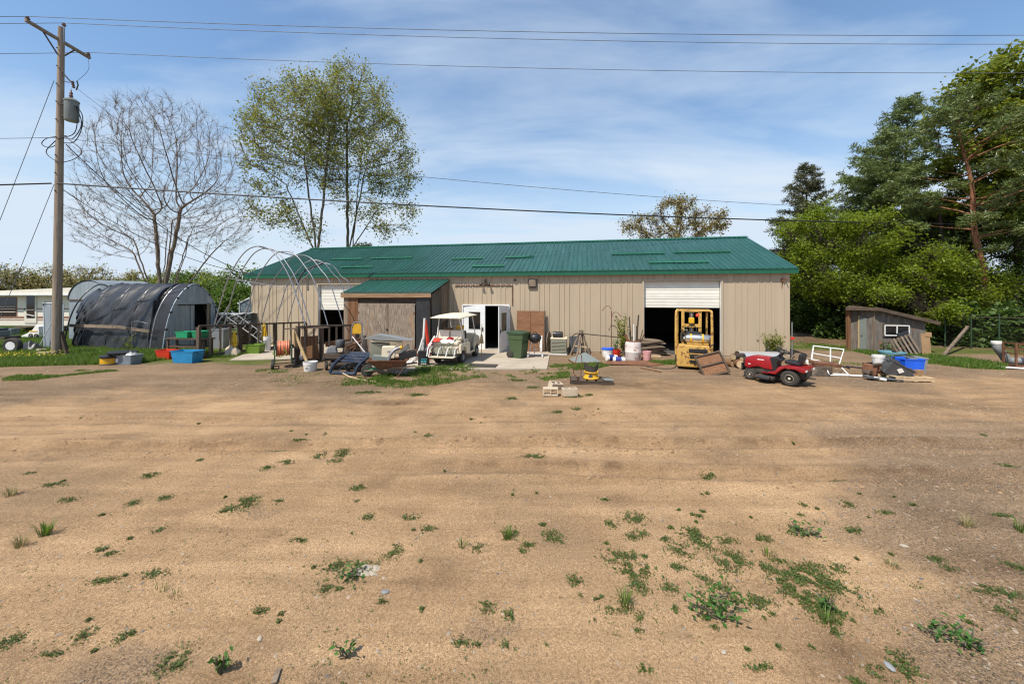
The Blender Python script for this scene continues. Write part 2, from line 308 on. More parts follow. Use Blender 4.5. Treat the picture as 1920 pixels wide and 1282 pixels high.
MT['lf_bud'] = leafmat('bud_tips', [(0.19, 0.13, 0.09), (0.16, 0.15, 0.07), (0.22, 0.15, 0.10)], trans=0.3)
MT['lf_oak'] = leafmat('young_oak_leaf', [(0.29, 0.225, 0.07), (0.23, 0.215, 0.06), (0.34, 0.245, 0.10), (0.19, 0.19, 0.055)], trans=0.4)
MT['lf_oak_far'] = leafmat('young_far_leaf', [(0.29, 0.245, 0.085), (0.23, 0.24, 0.075), (0.34, 0.25, 0.11), (0.19, 0.23, 0.065)], trans=0.4)
MT['lf_maple'] = leafmat('bright_maple_leaf', [(0.155, 0.225, 0.014), (0.21, 0.275, 0.016), (0.11, 0.17, 0.012), (0.25, 0.30, 0.025)], trans=0.5)
MT['lf_green'] = leafmat('mid_green_leaf', [(0.07, 0.14, 0.018), (0.11, 0.19, 0.022), (0.055, 0.11, 0.016), (0.15, 0.21, 0.028)], trans=0.42)
MT['lf_olive'] = leafmat('olive_leaf', [(0.15, 0.19, 0.016), (0.21, 0.235, 0.02), (0.10, 0.15, 0.014)], trans=0.45)
MT['silver'] = M('silvery_sheet', (0.52, 0.52, 0.50), (0.34, 0.34, 0.33), rough=0.5, metal=0.1, scale=6, bump=0.1)
MT['clod'] = leafmat('soil_clods', [(0.22, 0.135, 0.07), (0.30, 0.19, 0.10), (0.17, 0.10, 0.055), (0.26, 0.175, 0.10)], trans=0.0, rough=0.95)
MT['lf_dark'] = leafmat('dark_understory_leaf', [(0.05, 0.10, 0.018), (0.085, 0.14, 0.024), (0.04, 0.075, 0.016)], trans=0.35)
MT['needle'] = leafmat('pine_needles', [(0.08, 0.125, 0.034), (0.12, 0.165, 0.042), (0.165, 0.20, 0.058), (0.085, 0.12, 0.033)], trans=0.2, rough=0.45)
MT['needle_sp'] = leafmat('spruce_needles', [(0.06, 0.075, 0.03), (0.085, 0.095, 0.036), (0.12, 0.11, 0.05), (0.05, 0.065, 0.026)], trans=0.2, rough=0.5)
MT['grass'] = leafmat('grass_blade', [(0.085, 0.17, 0.018), (0.13, 0.22, 0.026), (0.06, 0.13, 0.016), (0.2, 0.22, 0.06)], trans=0.4)
MT['weed'] = leafmat('low_weed_leaf', [(0.045, 0.10, 0.018), (0.075, 0.14, 0.024), (0.14, 0.15, 0.035), (0.035, 0.08, 0.018), (0.19, 0.13, 0.06)], trans=0.3)
MT['weed_big'] = leafmat('broad_weed_leaf', [(0.04, 0.12, 0.02), (0.075, 0.18, 0.03), (0.05, 0.13, 0.025)], trans=0.35)
MT['dry'] = leafmat('dry_grass', [(0.32, 0.27, 0.13), (0.25, 0.22, 0.09), (0.2, 0.2, 0.07)], trans=0.3)
MT['pebble'] = leafmat('pebbles', [(0.30, 0.235, 0.165), (0.10, 0.093, 0.087), (0.36, 0.28, 0.20), (0.17, 0.145, 0.12), (0.24, 0.19, 0.14), (0.33, 0.27, 0.20)], trans=0.0, rough=0.85)
# ------------------------------------------------------------------ ground
RNG = np.random.default_rng(11)
_tab = RNG.random((256, 256))
def vnoise(x, y):
    xi = np.floor(x).astype(int); yi = np.floor(y).astype(int); fx = x - xi; fy = y - yi
    fx = fx * fx * (3 - 2 * fx); fy = fy * fy * (3 - 2 * fy)
    g = lambda a, b: _tab[a & 255, b & 255]
    return (g(xi, yi) * (1 - fx) + g(xi + 1, yi) * fx) * (1 - fy) + (g(xi, yi + 1) * (1 - fx) + g(xi + 1, yi + 1) * fx) * fy
def fbm(x, y, o=4, rough=0.5):
    s = 0; a = 1.0; t = 0
    for i in range(o): s = s + a * vnoise(x * 2 ** i + 17.3 * i, y * 2 ** i + 5.7 * i); t += a; a *= rough
    return s / t
def sm(a, b, x): t = np.clip((x - a) / (b - a), 0, 1); return t * t * (3 - 2 * t)
def ground_height(x, y):
    near = 1 - sm(10.5, 13.0, y)
    h = (fbm(x * 0.35, y * 0.35, 3) - 0.5) * 0.10 * near + (fbm(x * 1.6 + 9, y * 1.6, 4) - 0.5) * 0.035 * (0.25 + 0.75 * near) + (fbm(x * 5, y * 5 + 3, 4, 0.6) - 0.5) * 0.03 * near
    w1 = 0.25 * (fbm(x * 0.25 + 4, y * 0 + 2.0, 3) - 0.5)
    def track(d, w, dep):
        q = d / w
        return dep * (-np.exp(-q ** 2 * 1.6) + 0.55 * np.exp(-(np.abs(q) - 1.45) ** 2 * 5))
    # the deep pair of wheel ruts that crosses the yard, and fainter turning tracks
    c = 6.55 + 0.018 * (x - 1) ** 1 + w1 - 0.012 * np.abs(x + 1) ** 1.5 * (x > -1) * 0.35
    chop = 0.45 + 0.9 * fbm(x * 1.1 + 31, y * 0.9, 3)
    h = h + track(y - c, 0.17, 0.095) * chop + track(y - c + 0.95 + 0.03 * x, 0.17, 0.07) * chop * sm(-6, 2, x) + track(y - c - 1.35, 0.2, 0.045) * chop
    rr = np.sqrt((x + 9.5) ** 2 + (y - 16.5) ** 2)
    h = h + (track(rr - 7.6, 0.16, 0.022) + track(rr - 6.2, 0.16, 0.016) + track(rr - 9.3, 0.18, 0.016)) * near * chop
    c2 = 3.9 + 0.55 * x
    h = h + track((y - c2 - 3.0) * 0.87, 0.16, 0.016) * chop * sm(-5.5, -4.5, x) * (1 - sm(-2.4, -1.4, x))
    return h * (1 - sm(60, 120, y))
def axis(a, b, lo, hi, d, g=1.12):
    v = list(np.arange(lo, hi + d / 2, d)); s = d
    while v[-1] < b: s *= g; v.append(v[-1] + s)
    s = d
    while v[0] > a: s *= g; v.insert(0, v[0] - s)
    return np.array(v)
xs = axis(-700, 700, -11, 11, 0.05); ys = axis(-30, 1200, 1.6, 13.5, 0.045)
GX, GY = np.meshgrid(xs, ys)
GZ = ground_height(GX, GY)
nx, ny = len(xs), len(ys)
me = bpy.data.meshes.new('ground')
V = np.stack([GX, GY, GZ], -1).reshape(-1, 3)
ii = np.arange(nx - 1)[None, :] + nx * np.arange(ny - 1)[:, None]
F = np.stack([ii, ii + 1, ii + 1 + nx, ii + nx], -1).reshape(-1, 4)
me.from_pydata([], [], []); me.vertices.add(len(V)); me.vertices.foreach_set('co', V.ravel())
me.loops.add(F.size); me.loops.foreach_set('vertex_index', F.ravel()); me.polygons.add(len(F))
me.polygons.foreach_set('loop_start', np.arange(0, F.size, 4)); me.update(); me.validate()
me.polygons.foreach_set('use_smooth', [True] * len(F))
x, y = V[:, 0], V[:, 1]
def blob(px, py, rx, ry, e=1.6):
    p = gp(px, py); return np.exp(-(((x - p.x) / rx) ** 2 + ((y - p.y) / ry) ** 2) ** (e / 2))
# gravel: grey stone showing through the sand
edge = fbm(x * 0.45 + 3, y * 0.45, 4) - 0.5
gv = 0.95 * sm(8.6, 12.2, y + edge * 4.5 - 0.10 * x * (x < 0) - 0.02 * x * (x > 0)) * (1 - sm(40, 60, y))
gv = np.maximum(gv, sm(0.8, 2.6, x - 0.62 * y + edge * 3.4 + 0.5) * (1 - sm(6.5, 9.5, y)) * 0.95)
gv = np.maximum(gv, 0.55 * sm(0.60, 0.78, fbm(x * 0.9 + 40, y * 1.3 + 7, 5, 0.6)) )
gv = np.maximum(gv, 0.9 * blob(230, 1260, 0.55, 0.3)); gv = np.maximum(gv, 0.75 * blob(700, 710, 5.0, 1.6))
gv = gv * (1 - 0.85 * blob(1640, 1080, 0.75, 0.42))
# dark, wet or oily earth; the rut banks carry painted shade
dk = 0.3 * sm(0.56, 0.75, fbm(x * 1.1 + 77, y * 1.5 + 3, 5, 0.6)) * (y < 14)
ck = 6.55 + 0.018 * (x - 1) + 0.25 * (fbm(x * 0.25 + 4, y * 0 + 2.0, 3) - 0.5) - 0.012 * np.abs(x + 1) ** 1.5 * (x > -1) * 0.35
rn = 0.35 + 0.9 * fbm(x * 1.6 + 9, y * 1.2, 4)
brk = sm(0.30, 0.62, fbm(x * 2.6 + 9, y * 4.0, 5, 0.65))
def rutline(d): return 0.62 * brk * np.exp(-((d - 0.19) / 0.07) ** 2) + 0.5 * brk * np.exp(-((d + 0.2) / 0.05) ** 2) + 0.34 * rn * np.exp(-(d / 0.2) ** 2)  # shade painted along both rut banks; centre term tints the turned soil
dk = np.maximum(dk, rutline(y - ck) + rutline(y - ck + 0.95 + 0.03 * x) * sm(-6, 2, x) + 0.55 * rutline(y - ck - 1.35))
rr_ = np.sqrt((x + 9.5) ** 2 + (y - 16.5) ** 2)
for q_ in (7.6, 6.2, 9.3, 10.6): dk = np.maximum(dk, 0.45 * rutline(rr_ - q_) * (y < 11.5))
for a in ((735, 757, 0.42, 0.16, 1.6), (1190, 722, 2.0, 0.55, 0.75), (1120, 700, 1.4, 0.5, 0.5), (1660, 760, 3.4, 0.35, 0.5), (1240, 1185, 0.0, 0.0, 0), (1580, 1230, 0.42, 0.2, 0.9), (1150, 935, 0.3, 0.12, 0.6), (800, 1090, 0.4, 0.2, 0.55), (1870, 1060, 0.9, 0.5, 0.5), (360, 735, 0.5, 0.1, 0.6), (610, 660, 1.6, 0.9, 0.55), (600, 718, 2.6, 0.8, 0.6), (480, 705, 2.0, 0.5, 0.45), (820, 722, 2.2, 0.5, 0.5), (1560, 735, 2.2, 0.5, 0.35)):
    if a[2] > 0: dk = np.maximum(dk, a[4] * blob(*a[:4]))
# pale loose sand
pl = 0.9 * blob(1670, 1085, 0.6, 0.32) + 0.55 * blob(420, 1085, 0.9, 0.45) + 0.4 * blob(1100, 1180, 1.5, 0.5)
pl = np.clip(pl + 0.5 * sm(0.55, 0.75, fbm(x * 0.6 + 13, y * 0.7 + 50, 3)), 0, 1)
# turf soil
wob = (fbm(x * 0.8 + 2, y * 0.8 + 8, 3) - 0.5) * 1.6
gr = sm(13.9, 14.5, y + wob * 0.6 + 0.05 * (x + 12)) * (1 - sm(-9.6, -8.8, x + wob * 0.5))
gr = np.maximum(gr, sm(20, 24, y) * (x < -8)); gr = np.maximum(gr, sm(36, 44, y))
gr = np.maximum(gr, sm(0.0, 0.5, (y - 17.0) + 0.19 * (x - 16.5) + wob * 0.3) * sm(11.0, 12.2, x - (y - 15) * 0.12) * (1 - 0.9 * sm(18.6, 20.5, y + 0.19 * (x - 16.5)) * (x > 14)))
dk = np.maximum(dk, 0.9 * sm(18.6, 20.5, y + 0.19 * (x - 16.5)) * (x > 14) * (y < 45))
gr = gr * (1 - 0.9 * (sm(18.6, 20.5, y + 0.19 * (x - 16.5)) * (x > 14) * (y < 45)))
for nm, arr in (('gravel', gv), ('damp_rut_shade', dk), ('pale', pl), ('turf', gr)):
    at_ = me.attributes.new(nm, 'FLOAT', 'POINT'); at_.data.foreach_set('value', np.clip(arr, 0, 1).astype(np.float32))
def ground_mat():
    m, t, N = newmat('sandy_yard'); L = t.links.new
    o = N('ShaderNodeOutputMaterial'); b = N('ShaderNodeBsdfPrincipled'); L(b.outputs[0], o.inputs[0]); b.inputs['Roughness'].default_value = 0.95; b.inputs['Specular IOR Level'].default_value = 0.12
    tc = N('ShaderNodeTexCoord')
    def noise(s, d=5, r=0.6):
        n = N('ShaderNodeTexNoise'); L(tc.outputs['Object'], n.inputs['Vector']); n.inputs['Scale'].default_value = s; n.inputs['Detail'].default_value = d; n.inputs['Roughness'].default_value = r; return n.outputs['Fac']
    def ramp(src, p0, p1, c0=(0, 0, 0), c1=(1, 1, 1)):
        r = N('ShaderNodeValToRGB'); L(src, r.inputs[0]); e = r.color_ramp.elements; e[0].position = p0; e[1].position = p1; e[0].color = rgba(c0); e[1].color = rgba(c1); return r.outputs[0]
    def mix(f, a, bb):
        n = N('ShaderNodeMix', data_type='RGBA'); L(f, n.inputs[0]) if not isinstance(f, float) else setattr(n.inputs[0], 'default_value', f)
        for k, v in ((6, a), (7, bb)):
            if isinstance(v, tuple): n.inputs[k].default_value = rgba(v)
            else: L(v, n.inputs[k])
        return n.outputs[2]
    def attr(n): a = N('ShaderNodeAttribute', attribute_name=n); return a.outputs['Fac']
    def math_(op, a, bb):
        n = N('ShaderNodeMath', operation=op); n.use_clamp = op in ('MULTIPLY', 'ADD')
        for k, v in ((0, a), (1, bb)):
            if isinstance(v, (int, float)): n.inputs[k].default_value = v
            else: L(v, n.inputs[k])
        return n.outputs[0]
    sand = ramp(noise(0.9, 6), 0.32, 0.7, (0.30, 0.196, 0.108), (0.425, 0.286, 0.163))
    sand = mix(ramp(noise(0.35, 7, 0.68), 0.46, 0.66), sand, (0.27, 0.185, 0.108))
    sand = mix(attr('pale'), sand, (0.47, 0.32, 0.18))
    fine = ramp(noise(42, 4, 0.7), 0.30, 0.62, (0.62, 0.6, 0.58), (1.12, 1.12, 1.12))
    grit = ramp(noise(150, 2, 0.6), 0.35, 0.62, (0.5, 0.47, 0.44), (1.2, 1.2, 1.2))
    # stones: two sizes of cells, each with a colour of its own
    vo = N('ShaderNodeTexVoronoi'); L(tc.outputs['Object'], vo.inputs['Vector']); vo.inputs['Scale'].default_value = 55; vo.inputs['Randomness'].default_value = 1
    sr = N('ShaderNodeSeparateColor'); L(vo.outputs['Color'], sr.inputs[0])
    r5 = N('ShaderNodeValToRGB'); L(sr.outputs[0], r5.inputs[0]); e = r5.color_ramp.elements
    e[0].position = 0; e[0].color = (0.07, 0.062, 0.055, 1); e[1].position = 1; e[1].color = (0.36, 0.28, 0.20, 1)
    for p, c in ((0.3, (0.17, 0.125, 0.088)), (0.55, (0.11, 0.095, 0.082)), (0.75, (0.23, 0.17, 0.115))): q = e.new(p); q.color = rgba(c)
    stone = r5.outputs[0]
    far = mix(0.4, stone, (0.15, 0.112, 0.078))
    gfac = math_('MULTIPLY', ramp(math_('ADD', math_('MULTIPLY', noise(3.2, 6, 0.7), 0.75), math_('MULTIPLY', attr('gravel'), 0.55)), 0.55, 0.72), math_('ADD', attr('gravel'), 0.12))
    dmask = ramp(vo.outputs['Distance'], 0.25, 0.5, (1, 1, 1), (0.25, 0.25, 0.25))
    base = mix(math_('MULTIPLY', gfac, math_('ADD', dmask, 0.15)), sand, far)
    # scattered dark grit on the sand
    v2 = N('ShaderNodeTexVoronoi'); L(tc.outputs['Object'], v2.inputs['Vector']); v2.inputs['Scale'].default_value = 34; v2.inputs['Randomness'].default_value = 1
    s2 = N('ShaderNodeSeparateColor'); L(v2.outputs['Color'], s2.inputs[0])
    spot = math_('MULTIPLY', ramp(v2.outputs['Distance'], 0.14, 0.24, (1, 1, 1), (0, 0, 0)), ramp(s2.outputs[1], 0.74, 0.78))
    base = mix(math_('MULTIPLY', spot, 0.75), base, (0.095, 0.082, 0.072))
    base = mix(math_('MULTIPLY', attr('damp_rut_shade'), ramp(noise(2.3, 6, 0.7), 0.3, 0.6)), base, (0.115, 0.07, 0.04))
    # grassy soil
    turf = ramp(noise(2.0, 6, 0.7), 0.3, 0.7, (0.07, 0.085, 0.022), (0.12, 0.155, 0.03))
    base = mix(math_('MULTIPLY', attr('turf'), ramp(noise(5, 5, 0.7), 0.2, 0.5)), base, turf)
    def mul(a, f):
        n = N('ShaderNodeMix', data_type='RGBA', blend_type='MULTIPLY'); n.inputs[0].default_value = 1; L(a, n.inputs[6]); L(f, n.inputs[7]); return n.outputs[2]
    smp = N('ShaderNodeMapping'); L(tc.outputs['Object'], smp.inputs[0]); smp.inputs['Scale'].default_value = (0.22, 3.4, 1); smp.inputs['Rotation'].default_value = (0, 0, 0.03)
    sn = N('ShaderNodeTexNoise'); L(smp.outputs[0], sn.inputs['Vector']); sn.inputs['Scale'].default_value = 1.0; sn.inputs['Detail'].default_value = 7; sn.inputs['Roughness'].default_value = 0.66; sn.inputs['Distortion'].default_value = 0.25
    base = mul(mul(mul(base, fine), grit), ramp(sn.outputs['Fac'], 0.32, 0.66, (0.83, 0.82, 0.81), (1.15, 1.15, 1.15)))
    L(base, b.inputs['Base Color'])
    hh = math_('ADD', math_('MULTIPLY', noise(26, 6, 0.7), 0.6), math_('MULTIPLY', ramp(vo.outputs['Distance'], 0.0, 0.5, (1, 1, 1), (0, 0, 0)), math_('MULTIPLY', gfac, 0.35)))
    bp = N('ShaderNodeBump'); L(hh, bp.inputs['Height']); bp.inputs['Strength'].default_value = 0.9; bp.inputs['Distance'].default_value = 0.022
    b2 = N('ShaderNodeBump'); L(noise(120, 3, 0.6), b2.inputs['Height']); b2.inputs['Strength'].default_value = 0.6; b2.inputs['Distance'].default_value = 0.006; L(bp.outputs[0], b2.inputs['Normal'])
    L(b2.outputs[0], b.inputs['Normal'])
    return m
kind(put('ground', me, ground_mat()), 'structure')

def raw_mesh(name, V, F, mat, parent=None, smooth=False):
    """V (n,3) array, F (m,k) array: fast mesh"""
    V = np.asarray(V, np.float32); F = np.asarray(F, np.int32); k = F.shape[1]
    me = bpy.data.meshes.new(name); me.vertices.add(len(V)); me.vertices.foreach_set('co', V.ravel())
    me.loops.add(F.size); me.loops.foreach_set('vertex_index', F.ravel()); me.polygons.add(len(F))
    me.polygons.foreach_set('loop_start', np.arange(0, F.size, k)); me.update()
    if smooth: me.polygons.foreach_set('use_smooth', [True] * len(F))
    return put(name, me, mat, parent)
def gz(px, py):
    """ground point at a pixel, on the displaced surface"""
    p = gp(px, py); return Vector((p.x, p.y, float(ground_height(np.array([p.x]), np.array([p.y]))[0])))

# pebbles lying on the yard
def pebbles():
    n = 15000; rg = np.random.default_rng(5)
    y = 2.2 + 11.5 * rg.random(n) ** 1.5; x = (rg.random(n) * 2 - 1) * (1.45 * y + 0.5)
    g = 0.16 + 0.84 * np.clip(sm(0.8, 2.6, x - 0.62 * y + 0.5) * (y < 9) + 0.8 * sm(0.6, 0.74, fbm(x * 0.9 + 40, y * 1.3 + 7, 5, 0.6)), 0, 1)
    keep = rg.random(n) < g; x, y = x[keep], y[keep]; n = len(x)
    r = 0.0035 + 0.011 * rg.random(n) ** 4 + 0.0012 * (y - 2)
    z = ground_height(x, y)
    oc = np.array([(1, 0, 0), (0.45, 0.85, 0), (-0.6, 0.8, 0), (-1, -0.1, 0), (-0.35, -0.9, 0), (0.6, -0.8, 0), (0, 0, 0.75)], float)
    a = rg.random(n) * 6.28; ca, sa = np.cos(a), np.sin(a)
    P = oc[None] * (0.75 + 0.5 * rg.random((n, 7, 1))) * r[:, None, None] * np.stack([1 + rg.random(n) * 0.7, np.ones(n), 0.6 + 0.5 * rg.random(n)], -1)[:, None, :]
    Q = np.stack([P[..., 0] * ca[:, None] - P[..., 1] * sa[:, None] + x[:, None], P[..., 0] * sa[:, None] + P[..., 1] * ca[:, None] + y[:, None], P[..., 2] + z[:, None] + 0.0005], -1)
    f = np.array([(i, (i + 1) % 6, 6) for i in range(6)])
    o = raw_mesh('gravel', Q.reshape(-1, 3), (f[None] + 7 * np.arange(n)[:, None, None]).reshape(-1, 3), MT['pebble'])
    o['label'] = 'loose pebbles and grit scattered over the sandy yard'; o['category'] = 'gravel'; kind(o, 'stuff')
pebbles()
def clods():
    """crumbs of soil thrown up along the wheel ruts"""
    n = 5200; rg = np.random.default_rng(15); x = (rg.random(n) * 2 - 1) * 10.5
    c = 6.55 + 0.018 * (x - 1) + 0.25 * (fbm(x * 0.25 + 4, x * 0 + 2.0, 3) - 0.5) - 0.012 * np.abs(x + 1) ** 1.5 * (x > -1) * 0.35
    w = rg.integers(0, 4, n); y = np.where(w == 0, c + 0.26, np.where(w == 1, c - 0.27, np.where(w == 2, c - 0.95 - 0.03 * x - 0.24, c + 1.35 + 0.28))) + rg.normal(0, 0.12, n)
    k = (fbm(x * 1.3 + 31, y * 1.1, 4, 0.6) > 0.47) & ~((w == 2) & (x < -2)); x, y = x[k], y[k]; n = len(x)
    r = 0.005 + 0.022 * rg.random(n) ** 3; z = ground_height(x, y)
    oc = np.array([(1, 0, 0), (0.45, 0.85, 0), (-0.6, 0.8, 0), (-1, -0.1, 0), (-0.35, -0.9, 0), (0.6, -0.8, 0), (0.5, 0.2, 0.7), (-0.4, 0.3, 0.8), (0, -0.45, 0.75)], float)
    P = oc[None] * (0.65 + 0.7 * rg.random((n, 9, 1))) * r[:, None, None] * np.stack([1 + rg.random(n) * 0.6, np.ones(n), 0.7 + 0.5 * rg.random(n)], -1)[:, None, :]
    P = P + np.stack([x, y, z - 0.001], -1)[:, None]; f = np.array([(0, 1, 6), (1, 2, 7), (1, 7, 6), (2, 3, 7), (3, 4, 8), (3, 8, 7), (4, 5, 8), (5, 0, 6), (5, 6, 8), (6, 7, 8)])
    o = raw_mesh('soil_clods', P.reshape(-1, 3), (f[None] + 9 * np.arange(n)[:, None, None]).reshape(-1, 3), MT['clod']); o['label'] = 'crumbs of dug-up soil along the wheel ruts'; o['category'] = 'soil'; kind(o, 'stuff')
clods()

# grass: real blades on the patches where the photograph shows them
def inpoly(x, y, poly):
    c = np.zeros(len(x), bool); n = len(poly)
    for i in range(n):
        x1, y1 = poly[i]; x2, y2 = poly[(i + 1) % n]
        k = ((y1 > y) != (y2 > y)) & (x < (x2 - x1) * (y - y1) / (y2 - y1 + 1e-12) + x1); c ^= k
    return c
def grass(name, label, polys, mat='grass', seed=1, lean=0.35):
    rg = np.random.default_rng(seed); VV = []
    for poly, dens, hmin, hmax, thr in polys:
        pts = np.array([(gp(*p).x, gp(*p).y) if len(p) == 2 else p[:2] for p in poly])
        lo, hi = pts.min(0), pts.max(0); n = int(dens * (hi[0] - lo[0]) * (hi[1] - lo[1]))
        x = lo[0] + (hi[0] - lo[0]) * rg.random(n); y = lo[1] + (hi[1] - lo[1]) * rg.random(n)
        k = inpoly(x, y, pts); x, y = x[k], y[k]
        nn = fbm(x * 1.7 + seed * 7, y * 1.7, 4, 0.65); k = nn > thr; x, y, nn = x[k], y[k], nn[k]; n = len(x)
        h = (hmin + (hmax - hmin) * rg.random(n) ** 1.5) * np.clip(0.55 + (nn - thr) * 3.0, 0.5, 1.25)
        a = rg.random(n) * 6.28; w = 0.005 + 0.006 * rg.random(n); l = lean * h * (0.3 + rg.random(n)); b = a + 1.3 + rg.random(n)
        z = ground_height(x, y) - 0.004
        p0 = np.stack([x - np.cos(a) * w, y - np.sin(a) * w, z], -1); p1 = np.stack([x + np.cos(a) * w, y + np.sin(a) * w, z], -1)
        p2 = np.stack([x + np.cos(a) * w * .7 + np.cos(b) * l * .35, y + np.sin(a) * w * .7 + np.sin(b) * l * .35, z + h * .6], -1)
        p3 = np.stack([x + np.cos(b) * l, y + np.sin(b) * l, z + h], -1)
        p2b = np.stack([x - np.cos(a) * w * .7 + np.cos(b) * l * .35, y - np.sin(a) * w * .7 + np.sin(b) * l * .35, z + h * .6], -1)
        VV.append(np.stack([p0, p1, p2, p2b, p3], 1))
    V = np.concatenate(VV); n = len(V); base = 5 * np.arange(n)[:, None]
    F = np.concatenate([base + np.array([0, 1, 2]), base + np.array([0, 2, 3]), base + np.array([3, 2, 4])])
    o = raw_mesh(name, V.reshape(-1, 3), F, MT[mat])
    o['label'] = label; o['category'] = 'grass'; kind(o, 'stuff')
    return o
grass('grass_verge', 'long green grass along the left edge of the yard around the utility pole', [
    ([(-40, 690), (90, 686), (190, 684), (270, 680), (330, 672), (400, 668), (400, 656), (300, 652), (-40, 652)], 1500, 0.06, 0.2, 0.3),
    ([(-40, 714), (60, 713), (140, 703), (240, 694), (150, 694), (60, 703), (-40, 706)], 2200, 0.03, 0.08, 0.36),
    ([(370, 672), (420, 671), (470, 664), (420, 658), (370, 660)], 1500, 0.05, 0.16, 0.35)], seed=2)
grass('lawn_grass', 'short green lawn grass behind the camper and tarp tunnel', [
    ([(-60, 652), (140, 652), (140, 622), (40, 612), (-60, 612)], 420, 0.05, 0.13, 0.3)], seed=3)
grass('weed_grass', 'bright green weedy grass along the concrete in front of the golf cart', [
    ([(755, 693), (830, 687), (900, 692), (1000, 691), (1030, 694), (1040, 712), (900, 708), (800, 724), (740, 728), (690, 722), (700, 706)], 1500, 0.02, 0.11, 0.5),
    ([(775, 690), (880, 684), (900, 694), (780, 696)], 2600, 0.04, 0.16, 0.4),
    ([(1024, 686), (1120, 680), (1150, 684), (1120, 692), (1028, 697)], 1800, 0.03, 0.12, 0.42),
    ([(1010, 700), (1066, 694), (1070, 708), (1020, 714)], 1500, 0.03, 0.1, 0.45),
    ([(1215, 678), (1268, 676), (1268, 684), (1200, 684)], 2200, 0.03, 0.1, 0.38),
    ([(640, 712), (760, 700), (760, 716), (640, 724)], 1200, 0.03, 0.12, 0.46),
    ([(480, 694), (560, 684), (560, 696), (470, 704)], 900, 0.02, 0.09, 0.48),
    ([(470, 700), (640, 690), (640, 730), (470, 720)], 260, 0.02, 0.06, 0.55)], seed=4)
grass('verge_grass', 'strip of green grass in front of the small grey shed and wood', [
    ([(1600, 659), (1650, 670), (1700, 678), (1760, 684), (1820, 691), (1885, 694), (1890, 686), (1830, 676), (1760, 667), (1680, 662), (1620, 655)], 2000, 0.05, 0.16, 0.25),
    ([(1480, 652), (1600, 660), (1620, 652), (1480, 640)], 300, 0.04, 0.12, 0.35),
    ([(1500, 672), (1600, 678), (1640, 686), (1560, 684)], 500, 0.02, 0.06, 0.5)], seed=5)
# ------------------------------------------------------------------ the pole building
TH = R(11.28); cT, sT = math.cos(TH), math.sin(TH)
LX, LY = (471 - 960) / FPX * 20.35, 20.35
HW = 3.48; HALF = 4.75; OV = 0.19; RZ0, RZ1 = 3.69, 5.68
def ua(px, v=0.0):
    t = (px - 960) / FPX; return (t * (LY + v * cT) - LX - v * sT) / (cT + t * sT)
LEN = ua(1481)
def za(px, py, v=0.0):
    u = ua(px, v); Y = LY - u * sT + v * cT; return CAMH - (py - HORIZ) / FPX * Y
def bw(u, v, z=0.0): return Vector((LX + u * cT + v * sT, LY - u * sT + v * cT, z))
B = thing('metal_building', 'long tan metal building with green ribbed roof and open garage doors', 'building', (LX, LY, 0), -11.28)
D1 = (ua(597), ua(597) + 3.5, za(640, 533), za(620, 581))     # left garage door: u0, u1, top, bottom of the half-raised leaf
D2 = (ua(867), ua(956), za(910, 573), 0)                      # double door
D3 = (ua(1207), ua(1352), za(1280, 527), za(1280, 577))       # right garage door
RIB = 0.2286
def siding(u0, u1, z0, z1):
    k = math.floor(u0 / (4 * RIB)) * 4 * RIB
    while k < u1 - 1e-4:
        a, b = max(k, u0), min(k + 4 * RIB, u1); k += 4 * RIB
        if b - a < 0.03: continue
        prof = [(a, 0.0)]; r = math.ceil((a + 0.03) / RIB) * RIB
        while r < b - 0.03:
            prof += [(r - 0.034, 0), (r - 0.016, -0.026), (r + 0.016, -0.026), (r + 0.034, 0)]
            m_ = r + RIB / 2
            if m_ < b - 0.03: prof += [(m_ - 0.02, 0), (m_, -0.004), (m_ + 0.02, 0)]
            r += RIB
        prof.append((b, 0.0)); n = len(prof)
        mb = MB(); mb.add([(p, q - 0.002, z0) for p, q in prof] + [(p, q - 0.002, z1) for p, q in prof], [(i, i + 1, n + i + 1, n + i) for i in range(n - 1)])
        mb.build('siding_panel', MT['siding'], B, fix=False)
ztop = 3.5
siding(0, D1[0], 0.05, ztop); siding(D1[0], D1[1], D1[2], ztop); siding(D1[1], D2[0], 0.05, ztop); siding(D2[0], D2[1], D2[2] + 0.05, ztop)
siding(D2[1], D3[0], 0.05, ztop); siding(D3[0], D3[1], D3[2], ztop); siding(D3[1], LEN, 0.05, ztop)
w = MB()
for a, b, z0 in ((0, D1[0], 0), (D1[1], D2[0], 0), (D2[1], D3[0], 0), (D3[1], LEN, 0), (D1[0], D1[1], D1[2]), (D2[0], D2[1], D2[2] + 0.05), (D3[0], D3[1], D3[2])):
    w.box(((a + b) / 2, 0.09, (z0 + 3.55) / 2), (b - a - 0.002, 0.16, 3.55 - z0))
for uu in (0.08, LEN - 0.08): w.box((uu, HALF, 1.8), (0.16, 2 * HALF - 0.36, 3.6))
w.box((LEN / 2, 2 * HALF - 0.09, 1.8), (LEN, 0.16, 3.6))
w.build('wall', MT['siding'], B)
for uu in (0.0, LEN):
    g = MB(); s = -1 if uu == 0 else 1
    g.prism([(-0.02, 3.6), (2 * HALF, 3.6), (HALF, RZ1 - 0.08)], uu - 0.1 * s, uu + 0.004 * s, 'yz'); g.build('gable', MT['siding'], B)
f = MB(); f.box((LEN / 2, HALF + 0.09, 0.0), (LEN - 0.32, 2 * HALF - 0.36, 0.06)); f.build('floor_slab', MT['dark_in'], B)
f = MB(); f.box((LEN / 2, HALF + 0.09, 3.42), (LEN - 0.34, 2 * HALF - 0.38, 0.04)); f.build('ceiling', MT['dark_in'], B)
